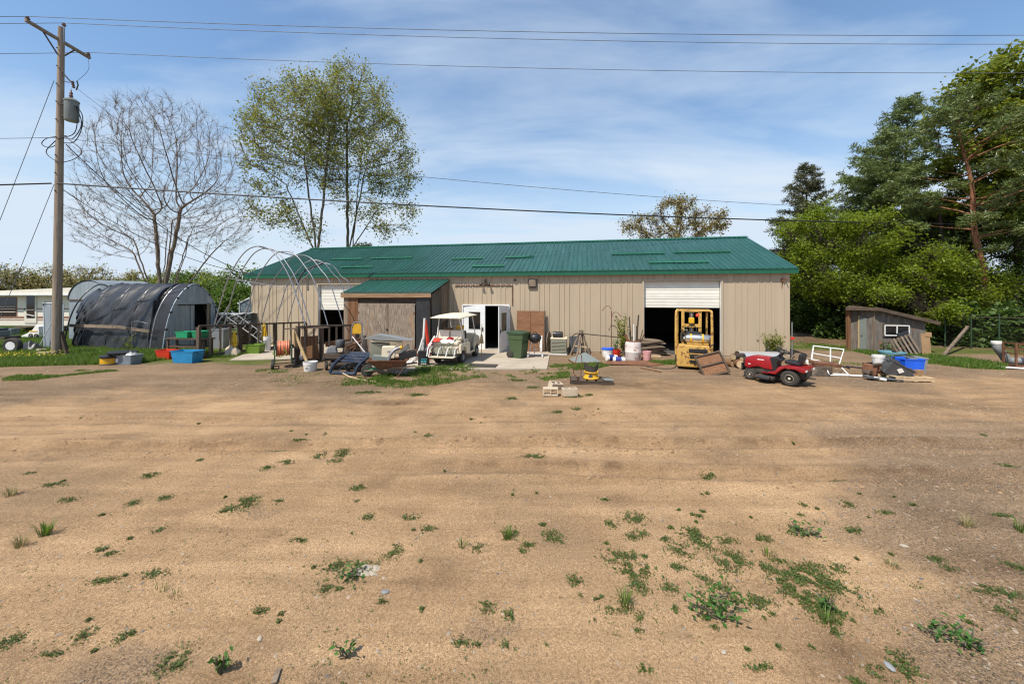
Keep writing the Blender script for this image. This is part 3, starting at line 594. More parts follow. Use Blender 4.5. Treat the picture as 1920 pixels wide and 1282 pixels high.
for uu in (ua(790), ua(1080)):
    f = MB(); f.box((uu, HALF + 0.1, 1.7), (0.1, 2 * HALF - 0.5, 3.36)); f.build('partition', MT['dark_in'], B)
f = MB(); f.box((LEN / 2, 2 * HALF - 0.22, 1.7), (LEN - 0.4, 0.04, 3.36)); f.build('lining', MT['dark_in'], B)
# roof: one ribbed sheet after another, over the front and the back slope
NR = 29; PW = (LEN + 0.42) / NR
prof = [(0, 0)]
for k in range(4):
    r = (k + 0.5) * PW / 4
    prof += [(r - 0.036, 0), (r - 0.018, 0.03), (r + 0.018, 0.03), (r + 0.036, 0)]
prof.append((PW, 0)); n = len(prof)
def roofmesh(v0, z0, v1, z1):
    mb = MB(); mb.add([(p, v0, z0 + q) for p, q in prof] + [(p, v1, z1 + q) for p, q in prof] + [(p, v0, z0 + q - 0.012) for p, q in prof] + [(p, v1, z1 + q - 0.012) for p, q in prof],
                      [(i, i + 1, n + i + 1, n + i) for i in range(n - 1)] + [(2 * n + i + 1, 2 * n + i, 3 * n + i, 3 * n + i + 1) for i in range(n - 1)] + [(i, 2 * n + i, 2 * n + i + 1, i + 1) for i in range(n - 1)])
    return mb.mesh('roof_panel', fix=False)
mf = roofmesh(-OV - 0.05, RZ0, HALF, RZ1); mbk = roofmesh(2 * HALF + OV, RZ0, HALF, RZ1)
for i in range(NR):
    put('roof_panel', mf, MT['roof'], B, (-0.21 + i * PW, 0, 0)); put('roof_panel', mbk, MT['roof'], B, (-0.21 + i * PW, 0, 0))
rd = MB()
for i in range(2): rd.prism([(HALF - 0.2, RZ1 - 0.035), (HALF, RZ1 + 0.055), (HALF + 0.2, RZ1 - 0.035), (HALF, RZ1 + 0.035)], -0.23 + i * (LEN / 2 + 0.23), LEN / 2 if i == 0 else LEN + 0.23, 'yz')
rd.build('ridge_cap', MT['green_trim'], B)
fa = MB(); fa.box((LEN / 2, -OV - 0.012, 3.585), (LEN + 0.44, 0.024, 0.2)); fa.box((LEN / 2, -OV - 0.03, 3.675), (LEN + 0.44, 0.03, 0.035)); fa.build('fascia', MT['green_trim'], B)
sf = MB(); sf.box((LEN / 2, -OV / 2, 3.492), (LEN + 0.4, OV - 0.01, 0.012)); sf.build('soffit', MT['siding'], B)
for uu in (-0.205, LEN + 0.205):
    s = MB(); d = (RZ1 - RZ0) / (HALF + OV)
    s.prism([(-OV - 0.03, RZ0 - 0.2), (HALF, RZ1 - 0.21), (HALF, RZ1 - 0.01), (-OV - 0.03, RZ0 - 0.015)], uu - 0.012, uu + 0.012, 'yz')
    s.prism([(2 * HALF + OV, RZ0 - 0.2), (HALF, RZ1 - 0.21), (HALF, RZ1 - 0.01), (2 * HALF + OV, RZ0 - 0.015)], uu - 0.012, uu + 0.012, 'yz')
    s.build('barge_board', MT['green_trim'], B)
# snow guards: thin bars lying on the front slope
SL = (RZ1 - RZ0) / (HALF + OV + 0.05)
def on_roof(px, py):
    lo, hi = -0.24, HALF
    for _ in range(40):
        v = (lo + hi) / 2
        if za(px, py, v) > RZ0 + SL * (v + OV + 0.05): lo = v
        else: hi = v
    return ua(px, v), v
for a, b, c in ((622, 680, 487), (697, 773, 485), (640, 701, 502), (848, 905, 486), (947, 1001, 483), (884, 946, 500), (1147, 1247, 477), (1262, 1369, 474), (1216, 1329, 493)):
    u0, v = on_roof(a, c + 0.4); u1, v1 = on_roof(b, c - 0.8); v = (v + v1) / 2; z = RZ0 + SL * (v + 0.24)
    g = MB(); g.box(((u0 + u1) / 2, v, z + 0.055), (u1 - u0, 0.05, 0.075), (R(0), 0, 0)); g.box(((u0 + u1) / 2, v - 0.05, z + 0.036), (u1 - u0, 0.1, 0.012), (math.degrees(math.atan(SL)), 0, 0))
    g.build('snow_guard', MT['skylight'], B)
# half-raised garage doors: sections, frame
def garage(D, nsec, zh):
    u0, u1, zt, zb = D; h = (zt - zb) / nsec
    for i in range(nsec):
        s = MB(); z0 = zb + i * h; s.box(((u0 + u1) / 2, 0.14, z0 + h / 2), (u1 - u0 - 0.04, 0.045, h - 0.012))
        for q in (0.33, 0.66): s.box(((u0 + u1) / 2, 0.114, z0 + h * q), (u1 - u0 - 0.06, 0.012, 0.03))
        s.build('door_section', MT['white_door'], B)
    fr = MB()
    for uu in (u0 - 0.03, u1 + 0.03): fr.box((uu, -0.01, zt / 2), (0.075, 0.08, zt))
    fr.box(((u0 + u1) / 2, -0.01, zt + 0.035), (u1 - u0 + 0.135, 0.08, 0.07)); fr.build('door_frame', MT['siding'], B)
    for q in (u0 + 0.012, u1 - 0.012): t = MB(); t.box((q, 0.03, zt / 2), (0.02, 0.1, zt)); t.build('door_track', MT['white_paint'], B)
garage(D1, 3, 1); garage(D3, 3, 1)
# the double door: left leaf shut with a window, right leaf swung out
u0, u1, zt, _ = D2
fr = MB()
for uu in (u0 + 0.02, u1 - 0.02): fr.box((uu, -0.01, zt / 2 + 0.02), (0.045, 0.12, zt + 0.04))
fr.box(((u0 + u1) / 2, -0.012, zt + 0.025), (u1 - u0 - 0.09, 0.12, 0.05)); fr.build('door_frame', MT['white_paint'], B)
LW = (u1 - u0 - 0.1) / 2
def leaf(hinge, ang, mat, flip):
    s = -1 if flip else 1
    e = put('door_leaf', leafmesh(s), mat, B, hinge, (0, 0, ang))
    g = MB(); g.box((s * LW * 0.52, 0.0, zt * 0.66), (LW * 0.54, 0.02, zt * 0.4)); g.build('pane', MT['glass'], e)
    k = MB(); k.box((s * LW * 0.9, -0.035, zt * 0.47), (0.05, 0.02, 0.18)); k.cyl((s * LW * 0.9, -0.04, zt * 0.47), (s * LW * 0.9, -0.09, zt * 0.47), 0.012); k.cyl((s * LW * 0.9, -0.085, zt * 0.47), (s * LW * 0.78, -0.085, zt * 0.47), 0.011); k.build('handle', MT['dark_steel'], e)
    for z in (0.2, 1.0, 1.85): h = MB(); h.box((0.0, -0.028, z), (0.03, 0.012, 0.11)); h.build('hinge', MT['steel'], e)
    return e
def leafmesh(s):
    m = MB(); a, b, c, d = s * LW * 0.24, s * LW * 0.80, zt * 0.455, zt * 0.865
    x0, x1 = 0, s * LW
    for p, q, z0, z1 in ((x0, a, 0.02, zt), (b, x1, 0.02, zt), (a, b, 0.02, c), (a, b, d, zt)): m.box(((p + q) / 2, 0, (z0 + z1) / 2), (abs(q - p), 0.044, z1 - z0 - 0.004))
    for p, q, z0, z1 in ((a - s * .015, b + s * .015, c - .015, c + .015), (a - s * .015, b + s * .015, d - .015, d + .015), (a - s * .015, a + s * .015, c + .016, d - .016), (b - s * .015, b + s * .015, c + .016, d - .016)): m.box(((p + q) / 2, 0, (z0 + z1) / 2), (abs(q - p), 0.056, z1 - z0))
    return m.mesh('door_leaf')
leaf((u0 + 0.05, 0.0, 0.0), -5, MT['white_rusty'], False)
leaf((u1 - 0.05, -0.06, 0.0), 79, MT['white_paint'], True)
th = MB(); th.box(((u0 + u1) / 2, 0.02, 0.045), (u1 - u0 - 0.1, 0.2, 0.03)); th.build('threshold', MT['alu'], B)
# fittings on the wall
ar, ab = ua(853), ua(961); zr = za(905, 535)
r = MB(); r.bar((ar, -0.035, zr), (ab, -0.035, zr), 0.03, 0.045); r.bar((ab, -0.035, zr + 0.02), (ab, -0.035, zr - 0.95), 0.03, 0.035); r.build('rail', MT['rust'], B)
for i in range(12):
    q = ar + 0.06 + (ab - ar - 0.1) * i / 11
    if abs(i - 6.3) < 0.9: continue
    h = MB(); h.lathe([(0, -0.02), (0.018, -0.014), (0.02, 0.004), (0.0, 0.02)], 8, Matrix.Translation((q, -0.066, zr))); h.build('bulb', MT['white_plastic'], B, smooth=True)
uf, zf = ua(911), za(911, 531)
f = MB(); f.box((uf, -0.05, zf), (0.14, 0.08, 0.12)); f.cyl((uf - 0.17, -0.07, zf + 0.03), (uf + 0.17, -0.07, zf + 0.03), 0.016, n=8); f.lathe([(0.03, 0), (0.06, 0.1), (0.06, 0.13)], 10, Matrix.Translation((uf, -0.09, zf + 0.05))); f.build('flood_lamp', MT['dark_steel'], B)
for s in (-1, 1):
    g = MB(); g.lathe([(0.03, 0), (0.075, -0.12), (0.07, -0.14), (0.0, -0.12)], 12, Matrix.Translation((uf + s * 0.17, -0.13, zf + 0.02)) @ Euler((R(-40), 0, R(s * 15))).to_matrix().to_4x4()); g.build('lamp_head', MT['dark_steel'], B, smooth=True)
uv, zv = ua(999), za(999, 532)
g = MB(); g.box((uv, -0.06, zv), (0.4, 0.1, 0.44), bev=0) if False else g.box((uv, -0.045, zv), (0.4, 0.06, 0.44)); g.build('vent_frame', MT['dark_steel'], B)
g = MB(); g.box((uv, -0.1, zv + 0.03), (0.29, 0.07, 0.3), (8, 0, 0)); g.build('vent_cover', MT['osb'], B)
g = MB(); q = ua(966); z = za(966, 525); g.lathe([(0.0, 0.06), (0.05, 0.04), (0.055, -0.03), (0.03, -0.06)], 10, Matrix.Translation((q, -0.08, z))); g.box((q, -0.04, z + 0.03), (0.05, 0.07, 0.05)); g.build('wall_lamp', MT['black_plastic'], B)
g = MB(); q = ua(1467); z = za(1467, 525); g.box((q, -0.05, z), (0.1, 0.07, 0.12)); g.tube([(q, -0.05, z), (q + 0.09, -0.12, z + 0.06), (q + 0.12, -0.16, z - 0.03)], 0.02); g.tube([(q - 0.03, -0.04, z), (q - 0.03, -0.03, z - 0.32)], 0.012); g.build('wall_lamp', MT['rust'], B)
g = MB(); q = LEN + 0.05; g.tube([(q, -0.06, 0.1), (q, -0.06, 1.5)], 0.02); g.build('conduit', MT['steel'], B)
g = MB(); g.box((q, -0.09, 0.85), (0.1, 0.07, 0.1)); g.build('outlet_box', MT['red_plastic'], B)
# concrete aprons
def slab(name, pts, z=0.045):
    m = MB(); m.prism([(p.x, p.y) for p in pts], -0.1, z, 'xy'); return kind(m.build(name, MT['concrete'], bev=0.01), 'structure')
slab('concrete_apron', [bw(ua(800), 0.0), bw(ua(1032), 0.0), gp(1026, 693), gp(850, 694), gp(700, 694), gp(690, 672)])
slab('garage_apron', [bw(ua(520), 0.0), bw(D1[1], 0.0), bw(D1[1], -1.6), gp(640, 676), gp(520, 674), gp(430, 676), gp(470, 660)], 0.035)
# things just inside the open garage bays
m = MB(); m.box((0, 0, 0.42), (0.55, 0.5, 0.84)); 
for i in range(5): m.box((0, -0.255, 0.12 + i * 0.15), (0.48, 0.012, 0.12))
o = m.build('filing_cabinet', MT['grey_plastic'], bev=0.006, loc=bw(ua(617) + 0.6, 1.9, 0.03), rot=(0, 0, -11)); tag(o, 'pale drawer cabinet inside the left garage bay', 'cabinet')

# ------------------------------------------------------------------ lean-to shed against the front wall
VF = -2.2
la, lb = ua(645, VF), ua(806, VF)
S = thing('lean_to_shed', 'weathered lean-to shed with green metal roof and two board doors', 'shed', bw(0, 0), -11.28)
zF = za(720, 549, VF - 0.1) ; zB = 3.36; ov = 0.12
def leanroof(i, n_, w_):
    pr = [(0, 0)]
    for k in range(4):
        r = (k + 0.5) * w_ / 4; pr += [(r - 0.03, 0), (r - 0.014, 0.02), (r + 0.014, 0.02), (r + 0.03, 0)]
    pr.append((w_, 0)); n = len(pr)
    mb = MB(); mb.add([(p, VF - ov, zF + q) for p, q in pr] + [(p, -0.03, zB + q) for p, q in pr] + [(p, VF - ov, zF + q - 0.012) for p, q in pr] + [(p, -0.03, zB + q - 0.012) for p, q in pr],
        [(k, k + 1, n + k + 1, n + k) for k in range(n - 1)] + [(2 * n + k + 1, 2 * n + k, 3 * n + k, 3 * n + k + 1) for k in range(n - 1)] + [(k, 2 * n + k, 2 * n + k + 1, k + 1) for k in range(n - 1)])
    return mb.mesh('roof_panel', fix=False)
nl = 4; wl = (lb - la + 0.2) / nl; ml = leanroof(0, nl, wl)
for i in range(nl): put('roof_panel', ml, MT['roof'], S, (la - 0.1 + i * wl, 0, 0))
sl_ = (zB - zF) / (-0.03 - VF + ov); zw = zF + sl_ * ov
m = MB(); m.bar((la - 0.09, VF - ov + 0.03, zF - 0.12), (lb + 0.09, VF - ov + 0.03, zF - 0.1), 0.045, 0.2); m.build('fascia_board', MT['wood_tan'], S, bev=0.006)
m = MB(); m.bar((la + 0.03, VF, zw - 0.14), (lb - 0.03, VF, zw - 0.14), 0.1, 0.22); m.build('header_beam', MT['wood_dark'], S)
m = MB(); m.box(((la + lb) / 2, VF + 0.05, zw - 0.28), (lb - la - 0.1, 0.03, 0.62)); m.build('header_board', MT['wood_dark'], S)
dxa, dxb, dxc = ua(672, VF), ua(727, VF), ua(779, VF); zd = za(725, 569, VF)
for a, b in ((dxa, dxb), (dxb, dxc)):
    m = MB(); m.box(((a + b) / 2, VF - 0.03, zd / 2 + 0.04), (b - a - 0.025, 0.03, zd - 0.06)); d = m.build('shed_door', MT['osb'], S)
    for z in (0.35, zd - 0.4): h = MB(); h.box((a + 0.03 if a == dxa else b - 0.03, VF - 0.052, z), (0.07, 0.014, 0.09)); h.build('hinge', MT['rust'], d)
m = MB(); m.box((dxb, VF - 0.055, zd / 2 + 0.05), (0.085, 0.02, zd - 0.06)); m.build('batten', MT['wood_grey_z'], S)
m = MB(); m.lathe([(0.0, 0.02), (0.05, 0.01), (0.05, -0.02)], 8, Matrix.Translation((dxb, VF - 0.08, za(724, 617, VF))) @ Euler((R(90), 0, 0)).to_matrix().to_4x4()); m.build('knob', MT['dark_steel'], S)
m = MB(); m.bar((ua(709, VF), VF - 0.06, za(709, 602, VF)), (ua(721, VF), VF - 0.06, za(721, 630, VF)), 0.05, 0.02); m.build('latch_bar', MT['wood_grey'], S)
for k, (a, b) in enumerate(((la, la + 0.20), (la + 0.21, la + 0.36), (la + 0.37, dxa - 0.01))):
    m = MB(); m.box(((a + b) / 2, VF, zw / 2 - 0.1), (b - a, 0.04, zw - 0.22)); m.build('board', MT['wood_brown_z'] if k else MT['wood_grey_z'], S)
m = MB(); m.grid(lambda a, b: (dxc + 0.03 + (lb - dxc - 0.05) * a, VF - 0.02 + 0.012 * math.sin(a * 20) * (b > 0.02), 0.03 + (zw - 0.3) * b), 10, 8); m.grid(lambda a, b: (dxc + 0.03 + (lb - dxc - 0.05) * a, VF + 0.02, 0.03 + (zw - 0.3) * b), 1, 1); m.build('black_sheet', MT['tarp'], S, smooth=True)
for uu, s in ((la + 0.02, 1), (lb - 0.02, -1)):
    m = MB(); m.prism([(VF + 0.05, 0.02), (-0.04, 0.02), (-0.04, zB - 0.05), (VF + 0.05, zw - 0.03)], uu, uu + 0.03 * s, 'yz'); m.build('side_wall', MT['wood_dark_z'], S)
x = lb + 0.012
for k in range(7):
    v0 = VF + 0.06 + k * 0.3; v1 = v0 + 0.285; zt_ = zw + sl_ * (v0 - VF) - 0.06
    m = MB(); m.box((x, (v0 + v1) / 2, zt_ * (0.72 if k > 3 else 0.5)), (0.018, v1 - v0, zt_ * (0.55 if k > 3 else 0.98))); m.build('board', MT['wood_grey_z'] if k > 3 else MT['black_plastic'], S)
m = MB(); m.grid(lambda a, b: (x + 0.02 + 0.03 * math.sin(a * 17 + b * 2) * (1 - b), VF + 0.1 + 1.1 * a, 0.1 + (zw - 0.2 + 0.25 * a) * b), 14, 8); m.grid(lambda a, b: (x - 0.012, VF + 0.1 + 1.1 * a, 0.1 + (zw - 0.2 + 0.25 * a) * b), 1, 1); m.build('black_sheet', MT['tarp'], S, smooth=True)
for uu in (la + 0.05, lb - 0.05):
    m = MB(); m.box((uu, VF + 0.05, zw / 2 - 0.02), (0.1, 0.1, zw - 0.05)); m.build('post', MT['wood_dark_z'], S)
# ------------------------------------------------------------------ trees
def colonize(seed, attr, base, trunk_to, step, kill, infl=None, tropism=0.0, stems=None, maxit=220):
    """space colonisation: grow a branch skeleton towards a cloud of points; returns nodes and parents"""
    rg = np.random.default_rng(seed); A = np.array(attr, float); infl = infl or step * 9
    nodes = []; par = []
    def addline(p0, p1, start):
        p0, p1 = np.array(p0, float), np.array(p1, float); k = max(1, int(np.linalg.norm(p1 - p0) / step)); last = start
        for i in range(1, k + 1):
            q = p0 + (p1 - p0) * i / k + rg.normal(0, step * 0.05, 3); nodes.append(q); par.append(last); last = len(nodes) - 1
        return last
    nodes.append(np.array(base, float)); par.append(-1)
    top = addline(base, trunk_to, 0)
    for st in (stems or []): addline(nodes[st[1]] if st[1] >= 0 else nodes[top], st[0], st[1] if st[1] >= 0 else top)
    P = np.array(nodes); D = np.full(len(A), 1e9); I = np.zeros(len(A), int)
    def upd(new0):
        Q = P[new0:]
        for c in range(0, len(Q), 400):
            d = np.linalg.norm(A[:, None] - Q[None, c:c + 400], axis=2); m = d.argmin(1); dm = d[np.arange(len(A)), m]; b = dm < D
            D[b] = dm[b]; I[b] = new0 + c + m[b]
    upd(0); far = infl
    for it in range(maxit):
        act = D < far
        if not act.any():
            if len(A) == 0: break
            far *= 1.6
            if far > 60: break
            continue
        ids = I[act]; vec = A[act] - P[ids]; vec /= np.linalg.norm(vec, axis=1)[:, None] + 1e-9
        uq, inv = np.unique(ids, return_inverse=True); s = np.zeros((len(uq), 3)); np.add.at(s, inv, vec)
        s += rg.normal(0, 0.14, s.shape); s[:, 2] += tropism; s /= np.linalg.norm(s, axis=1)[:, None] + 1e-9
        new = P[uq] + s * step; n0 = len(P)
        P = np.vstack([P, new]); par += list(uq); upd(n0)
        k = D > kill; A = A[k]; D = D[k]; I = I[k]
        if len(A) == 0: break
    return P, np.array(par)
def radii(P, par, tip, e=2.3, rmax=9):
    n = len(P); r = np.zeros(n); ch = np.zeros(n, int)
    for i in range(1, n): ch[par[i]] += 1
    acc = np.zeros(n)
    for i in range(n - 1, -1, -1):
        r[i] = tip if acc[i] == 0 else acc[i] ** (1 / e)
        if par[i] >= 0: acc[par[i]] += r[i] ** e
    return np.minimum(r, rmax), ch
def skeleton_mesh(P, par, r, minr=0.0):
    """tapered prisms per segment, more sides on thick limbs"""
    VV, FF, b = [], [], 0
    par = np.array(par); idx = np.where(par >= 0)[0]; idx = idx[r[idx] >= minr]
    # smoothed direction per node so that segments meet
    dirs = np.zeros_like(P); d = P[idx] - P[par[idx]]; d /= np.linalg.norm(d, axis=1)[:, None] + 1e-9
    dirs[idx] = d; dirs[0] = (0, 0, 1)
    for n, m in ((8, r[idx] > 0.09), (5, (r[idx] <= 0.09) & (r[idx] > 0.025)), (3, r[idx] <= 0.025)):
        k = idx[m]
        if len(k) == 0: continue
        p = par[k]; ang = 2 * np.pi * np.arange(n) / n; V = []
        for node, dr, rad in ((p, dirs[p] * 0.5 + dirs[k], np.minimum(r[p], r[k] * 1.35)), (k, dirs[k], r[k])):
            dd = dr / (np.linalg.norm(dr, axis=1)[:, None] + 1e-9); ref = np.where(np.abs(dirs[k][:, 0:1]) < 0.8, np.array([[1., 0, 0]]), np.array([[0, 1., 0]]))
            u = np.cross(dd, ref); u /= np.linalg.norm(u, axis=1)[:, None] + 1e-9; w = np.cross(dd, u)
            V.append(P[node][:, None] + rad[:, None, None] * (u[:, None] * np.cos(ang)[None, :, None] + w[:, None] * np.sin(ang)[None, :, None]))
        V = np.concatenate(V, 1); q = b + 2 * n * np.arange(len(k))[:, None]
        for j in range(n): FF.append(np.stack([q[:, 0] + j, q[:, 0] + (j + 1) % n, q[:, 0] + n + (j + 1) % n, q[:, 0] + n + j], -1))
        VV.append(V.reshape(-1, 3)); b += 2 * n * len(k)
    return np.concatenate(VV), np.concatenate(FF)
def leaves(C, size, rg, jitter, up=0.3, per=1, asp=0.65, hang=0.0):
    """a kite-shaped leaf (two triangles folded along the rib) at each centre"""
    C = np.repeat(np.asarray(C), per, axis=0); n = len(C); C = C + rg.normal(0, 1, (n, 3)) * jitter
    t = rg.normal(0, 1, (n, 3)); t[:, 2] = t[:, 2] * 0.7 - hang; t /= np.linalg.norm(t, axis=1)[:, None]
    nn = rg.normal(0, 1, (n, 3)); nn[:, 2] += up * 3; s = np.cross(t, nn); s /= np.linalg.norm(s, axis=1)[:, None] + 1e-9; nn = np.cross(s, t)
    L = (size * (0.6 + 0.8 * rg.random(n)))[:, None]
    a = C - t * L * 0.5; c = C + t * L * 0.5; b = C + s * L * asp * 0.5 + nn * L * 0.12 - t * L * 0.08; d = C - s * L * asp * 0.5 + nn * L * 0.12 - t * L * 0.08
    V = np.stack([a, b, c, d], 1).reshape(-1, 3); q = 4 * np.arange(n)[:, None]
    return V, np.concatenate([q + np.array([0, 1, 2]), q + np.array([0, 2, 3])])
def ellip(rg, c, r, n, shell=0.35):
    d = rg.normal(0, 1, (n, 3)); d /= np.linalg.norm(d, axis=1)[:, None]; k = (shell + (1 - shell) * rg.random(n)) ** 0.6
    return np.array(c) + d * k[:, None] * np.array(r)
def twigs(P, par, r, rg, n, length, rad, spread=0.4):
    """extra fine twigs off the thin wood"""
    k = np.where((r < rad * 5) & (par >= 0))[0]; k = k[rg.integers(0, len(k), n)]
    d = P[k] - P[par[k]]; d /= np.linalg.norm(d, axis=1)[:, None] + 1e-9; d = d + rg.normal(0, spread, d.shape) + np.array([0, 0, 0.18]); d /= np.linalg.norm(d, axis=1)[:, None]
    L = length * (0.4 + rg.random(n)); m = P[k] + d * (L * 0.5)[:, None]; e = m + (d + rg.normal(0, spread * 0.7, d.shape)) * (L * 0.5)[:, None]
    n0 = len(P); P2 = np.vstack([P, m, e]); p2 = np.concatenate([par, k, n0 + np.arange(n)]); r2 = np.concatenate([r, np.full(n, rad), np.full(n, rad * 0.7)])
    return P2, p2, r2, np.concatenate([m, e])
def tree(name, label, cat, base, blobs, trunk_to, bark, leaf, seed, natt=900, step=0.5, kill=0.8, tip=0.012, e=2.3, tropism=0.05, stems=None, ntw=1500, twl=0.5, twr=0.008, lsize=0.2, lper=3, ljit=0.25, lfrac=1.0, group=None, rmax=9, ltip=0.05, hang=0.0, clump=0.0, twsp=0.4):
    rg = np.random.default_rng(seed); tot = sum(b[2] for b in blobs)
    A = np.concatenate([ellip(rg, b[0], b[1], int(natt * b[2] / tot)) for b in blobs])
    P, par = colonize(seed, A, (0, 0, -0.1), trunk_to, step, kill, tropism=tropism, stems=stems)
    r, ch = radii(P, par, tip, e, rmax)
    k0 = P[:, 2] < 0.6; r[k0] *= 1 + (0.6 - P[k0, 2]) * 0.5
    P2, p2, r2, ends = twigs(P, par, r, rg, ntw, twl, twr, twsp)
    t = thing(name, label, cat, base, 0, group)
    V, F = skeleton_mesh(P2, p2, r2); raw_mesh('trunk', V, F, MT[bark], t, smooth=True)
    if leaf:
        C = np.concatenate([ends, P[r < ltip]]); C = C[rg.random(len(C)) < lfrac]
        if clump: C = C[fbm(C[:, 0] * 0.9 + C[:, 2] * 0.35 + seed, C[:, 2] * 1.2 + C[:, 1] * 0.5, 3) > clump]
        V, F = leaves(C, lsize, rg, ljit, per=lper, hang=hang); raw_mesh('crown', V, F, MT[leaf], t)
    return t
G = lambda px, Y: Vector(((px - 960) / FPX * Y, Y, 0))

# bare many-stemmed tree behind the tarp tunnel
Yb = 25.0; s = Yb / FPX
def rel(px, py, Y, bx, dy=0): return ((px - bx) / FPX * Y, dy, CAMH - (py - HORIZ) / FPX * Y)
bx = 303
tree('bare_tree', 'large bare spreading tree with many stems rising behind the tarp tunnel', 'tree', G(bx, Yb),
     [(rel(310, 320, Yb, bx), (5.0, 3.8, 5.0), 5), (rel(230, 400, Yb, bx), (3.1, 2.6, 3.2), 2), (rel(390, 400, Yb, bx), (3.2, 2.6, 3.0), 2), (rel(280, 250, Yb, bx), (2.4, 2.2, 2.4), 1), (rel(195, 450, Yb, bx), (1.8, 1.6, 1.5), 0.5), (rel(430, 420, Yb, bx), (1.6, 1.4, 1.7), 0.5)],
     (0, 0, 1.9), 'bark', 'lf_bud', 3, natt=5200, step=0.33, kill=0.42, tip=0.0068, e=2.03, tropism=0.35,
     stems=[(rel(290, 440, Yb, bx, 0.3), -1), (rel(322, 430, Yb, bx, -0.3), -1), (rel(345, 440, Yb, bx, 0.4), 2), (rel(262, 450, Yb, bx, -0.4), 3), (rel(308, 410, Yb, bx, 0.6), 3), (rel(360, 470, Yb, bx, -0.4), 2), (rel(276, 400, Yb, bx, 0.5), -1), (rel(334, 390, Yb, bx, 0.2), -1), (rel(240, 470, Yb, bx, 0.3), 3), (rel(385, 480, Yb, bx, 0.3), 3)], ntw=13000, twl=0.5, twr=0.0034, lsize=0.045, lper=1, ljit=0.06, lfrac=0.12, twsp=0.3, rmax=0.3)
# leafing cottonwood pair behind the building
Yc = 31.0
bx = 596
tree('cottonwood_tree', 'tall yellow-green cottonwood, left of the pair behind the building', 'tree', G(bx, Yc),
     [(rel(475, 260, Yc, bx), (1.2, 1.6, 2.4), 0.9), (rel(630, 330, Yc, bx), (1.6, 1.8, 2.6), 0.8), (rel(540, 250, Yc, bx), (3.4, 3.0, 4.6), 4), (rel(500, 300, Yc, bx), (2.1, 2.2, 3.2), 2), (rel(585, 210, Yc, bx), (2.4, 2.6, 3.6), 2), (rel(520, 400, Yc, bx), (2.2, 2, 1.4), 0.7), (rel(575, 430, Yc, bx), (1.2, 1.4, 1.2), 0.5)],
     (0, 0, 5.5), 'bark_olive', 'lf_cotton', 5, natt=1500, step=0.5, kill=0.8, tip=0.016, e=2.25, tropism=0.2, stems=[(rel(618, 250, Yc, bx), -1), (rel(570, 300, Yc, bx), -1), (rel(545, 350, Yc, bx, -.6), -1)], ntw=3400, twl=0.7, twr=0.008, lsize=0.17, lper=3, ljit=0.3, rmax=0.3, lfrac=1.0, hang=0.3, clump=0.41, group='cottonwoods behind the building')
bx = 652
tree('cottonwood_tree', 'tallest yellow-green cottonwood, right of the pair behind the building', 'tree', G(bx, Yc + 1.5),
     [(rel(762, 290, Yc, bx), (1.2, 1.5, 1.6), 0.6), (rel(768, 385, Yc, bx), (0.9, 1.2, 0.9), 0.4), (rel(610, 260, Yc, bx), (2.0, 2.2, 4.0), 1.6), (rel(665, 190, Yc, bx), (3.2, 3.0, 4.0), 4), (rel(715, 260, Yc, bx), (2.5, 2.6, 4.2), 2.5), (rel(650, 150, Yc, bx), (1.8, 2.2, 2.2), 1.2), (rel(745, 330, Yc, bx), (1.8, 1.8, 2.0), 1), (rel(735, 420, Yc, bx), (2.0, 1.6, 0.9), 0.4), (rel(680, 380, Yc, bx), (1.6, 1.6, 2), 0.6)],
     (0, 0, 6.0), 'bark_olive', 'lf_cotton', 6, natt=1700, step=0.5, kill=0.8, tip=0.016, e=2.25, tropism=0.2, stems=[(rel(650, 220, Yc, bx), -1), (rel(672, 300, Yc, bx, .5), 6), (rel(690, 310, Yc, bx, -.4), -1), (rel(712, 390, Yc, bx, -.4), -1)], ntw=4000, twl=0.7, twr=0.008, lsize=0.17, lper=3, ljit=0.3, rmax=0.32, lfrac=1.0, hang=0.3, clump=0.41, group='cottonwoods behind the building')
# oak behind the roof
Yo = 45.0; bx = 1265
tree('oak_tree', 'tan-leaved spreading oak showing above the right half of the roof', 'tree', G(bx, Yo),
     [(rel(1268, 405, Yo, bx), (2.8, 3, 2.3), 3), (rel(1205, 425, Yo, bx), (2.8, 2.6, 1.4), 2), (rel(1325, 420, Yo, bx), (3.0, 2.6, 1.7), 2.4), (rel(1265, 450, Yo, bx), (5, 3, 1.5), 2)],
     (0, 0, 4.2), 'bark_dark', 'lf_oak', 8, natt=600, step=0.6, kill=1.0, tip=0.022, e=2.2, ntw=2600, twl=0.7, twr=0.012, lsize=0.22, lper=2, ljit=0.25, rmax=0.35, clump=0.40)
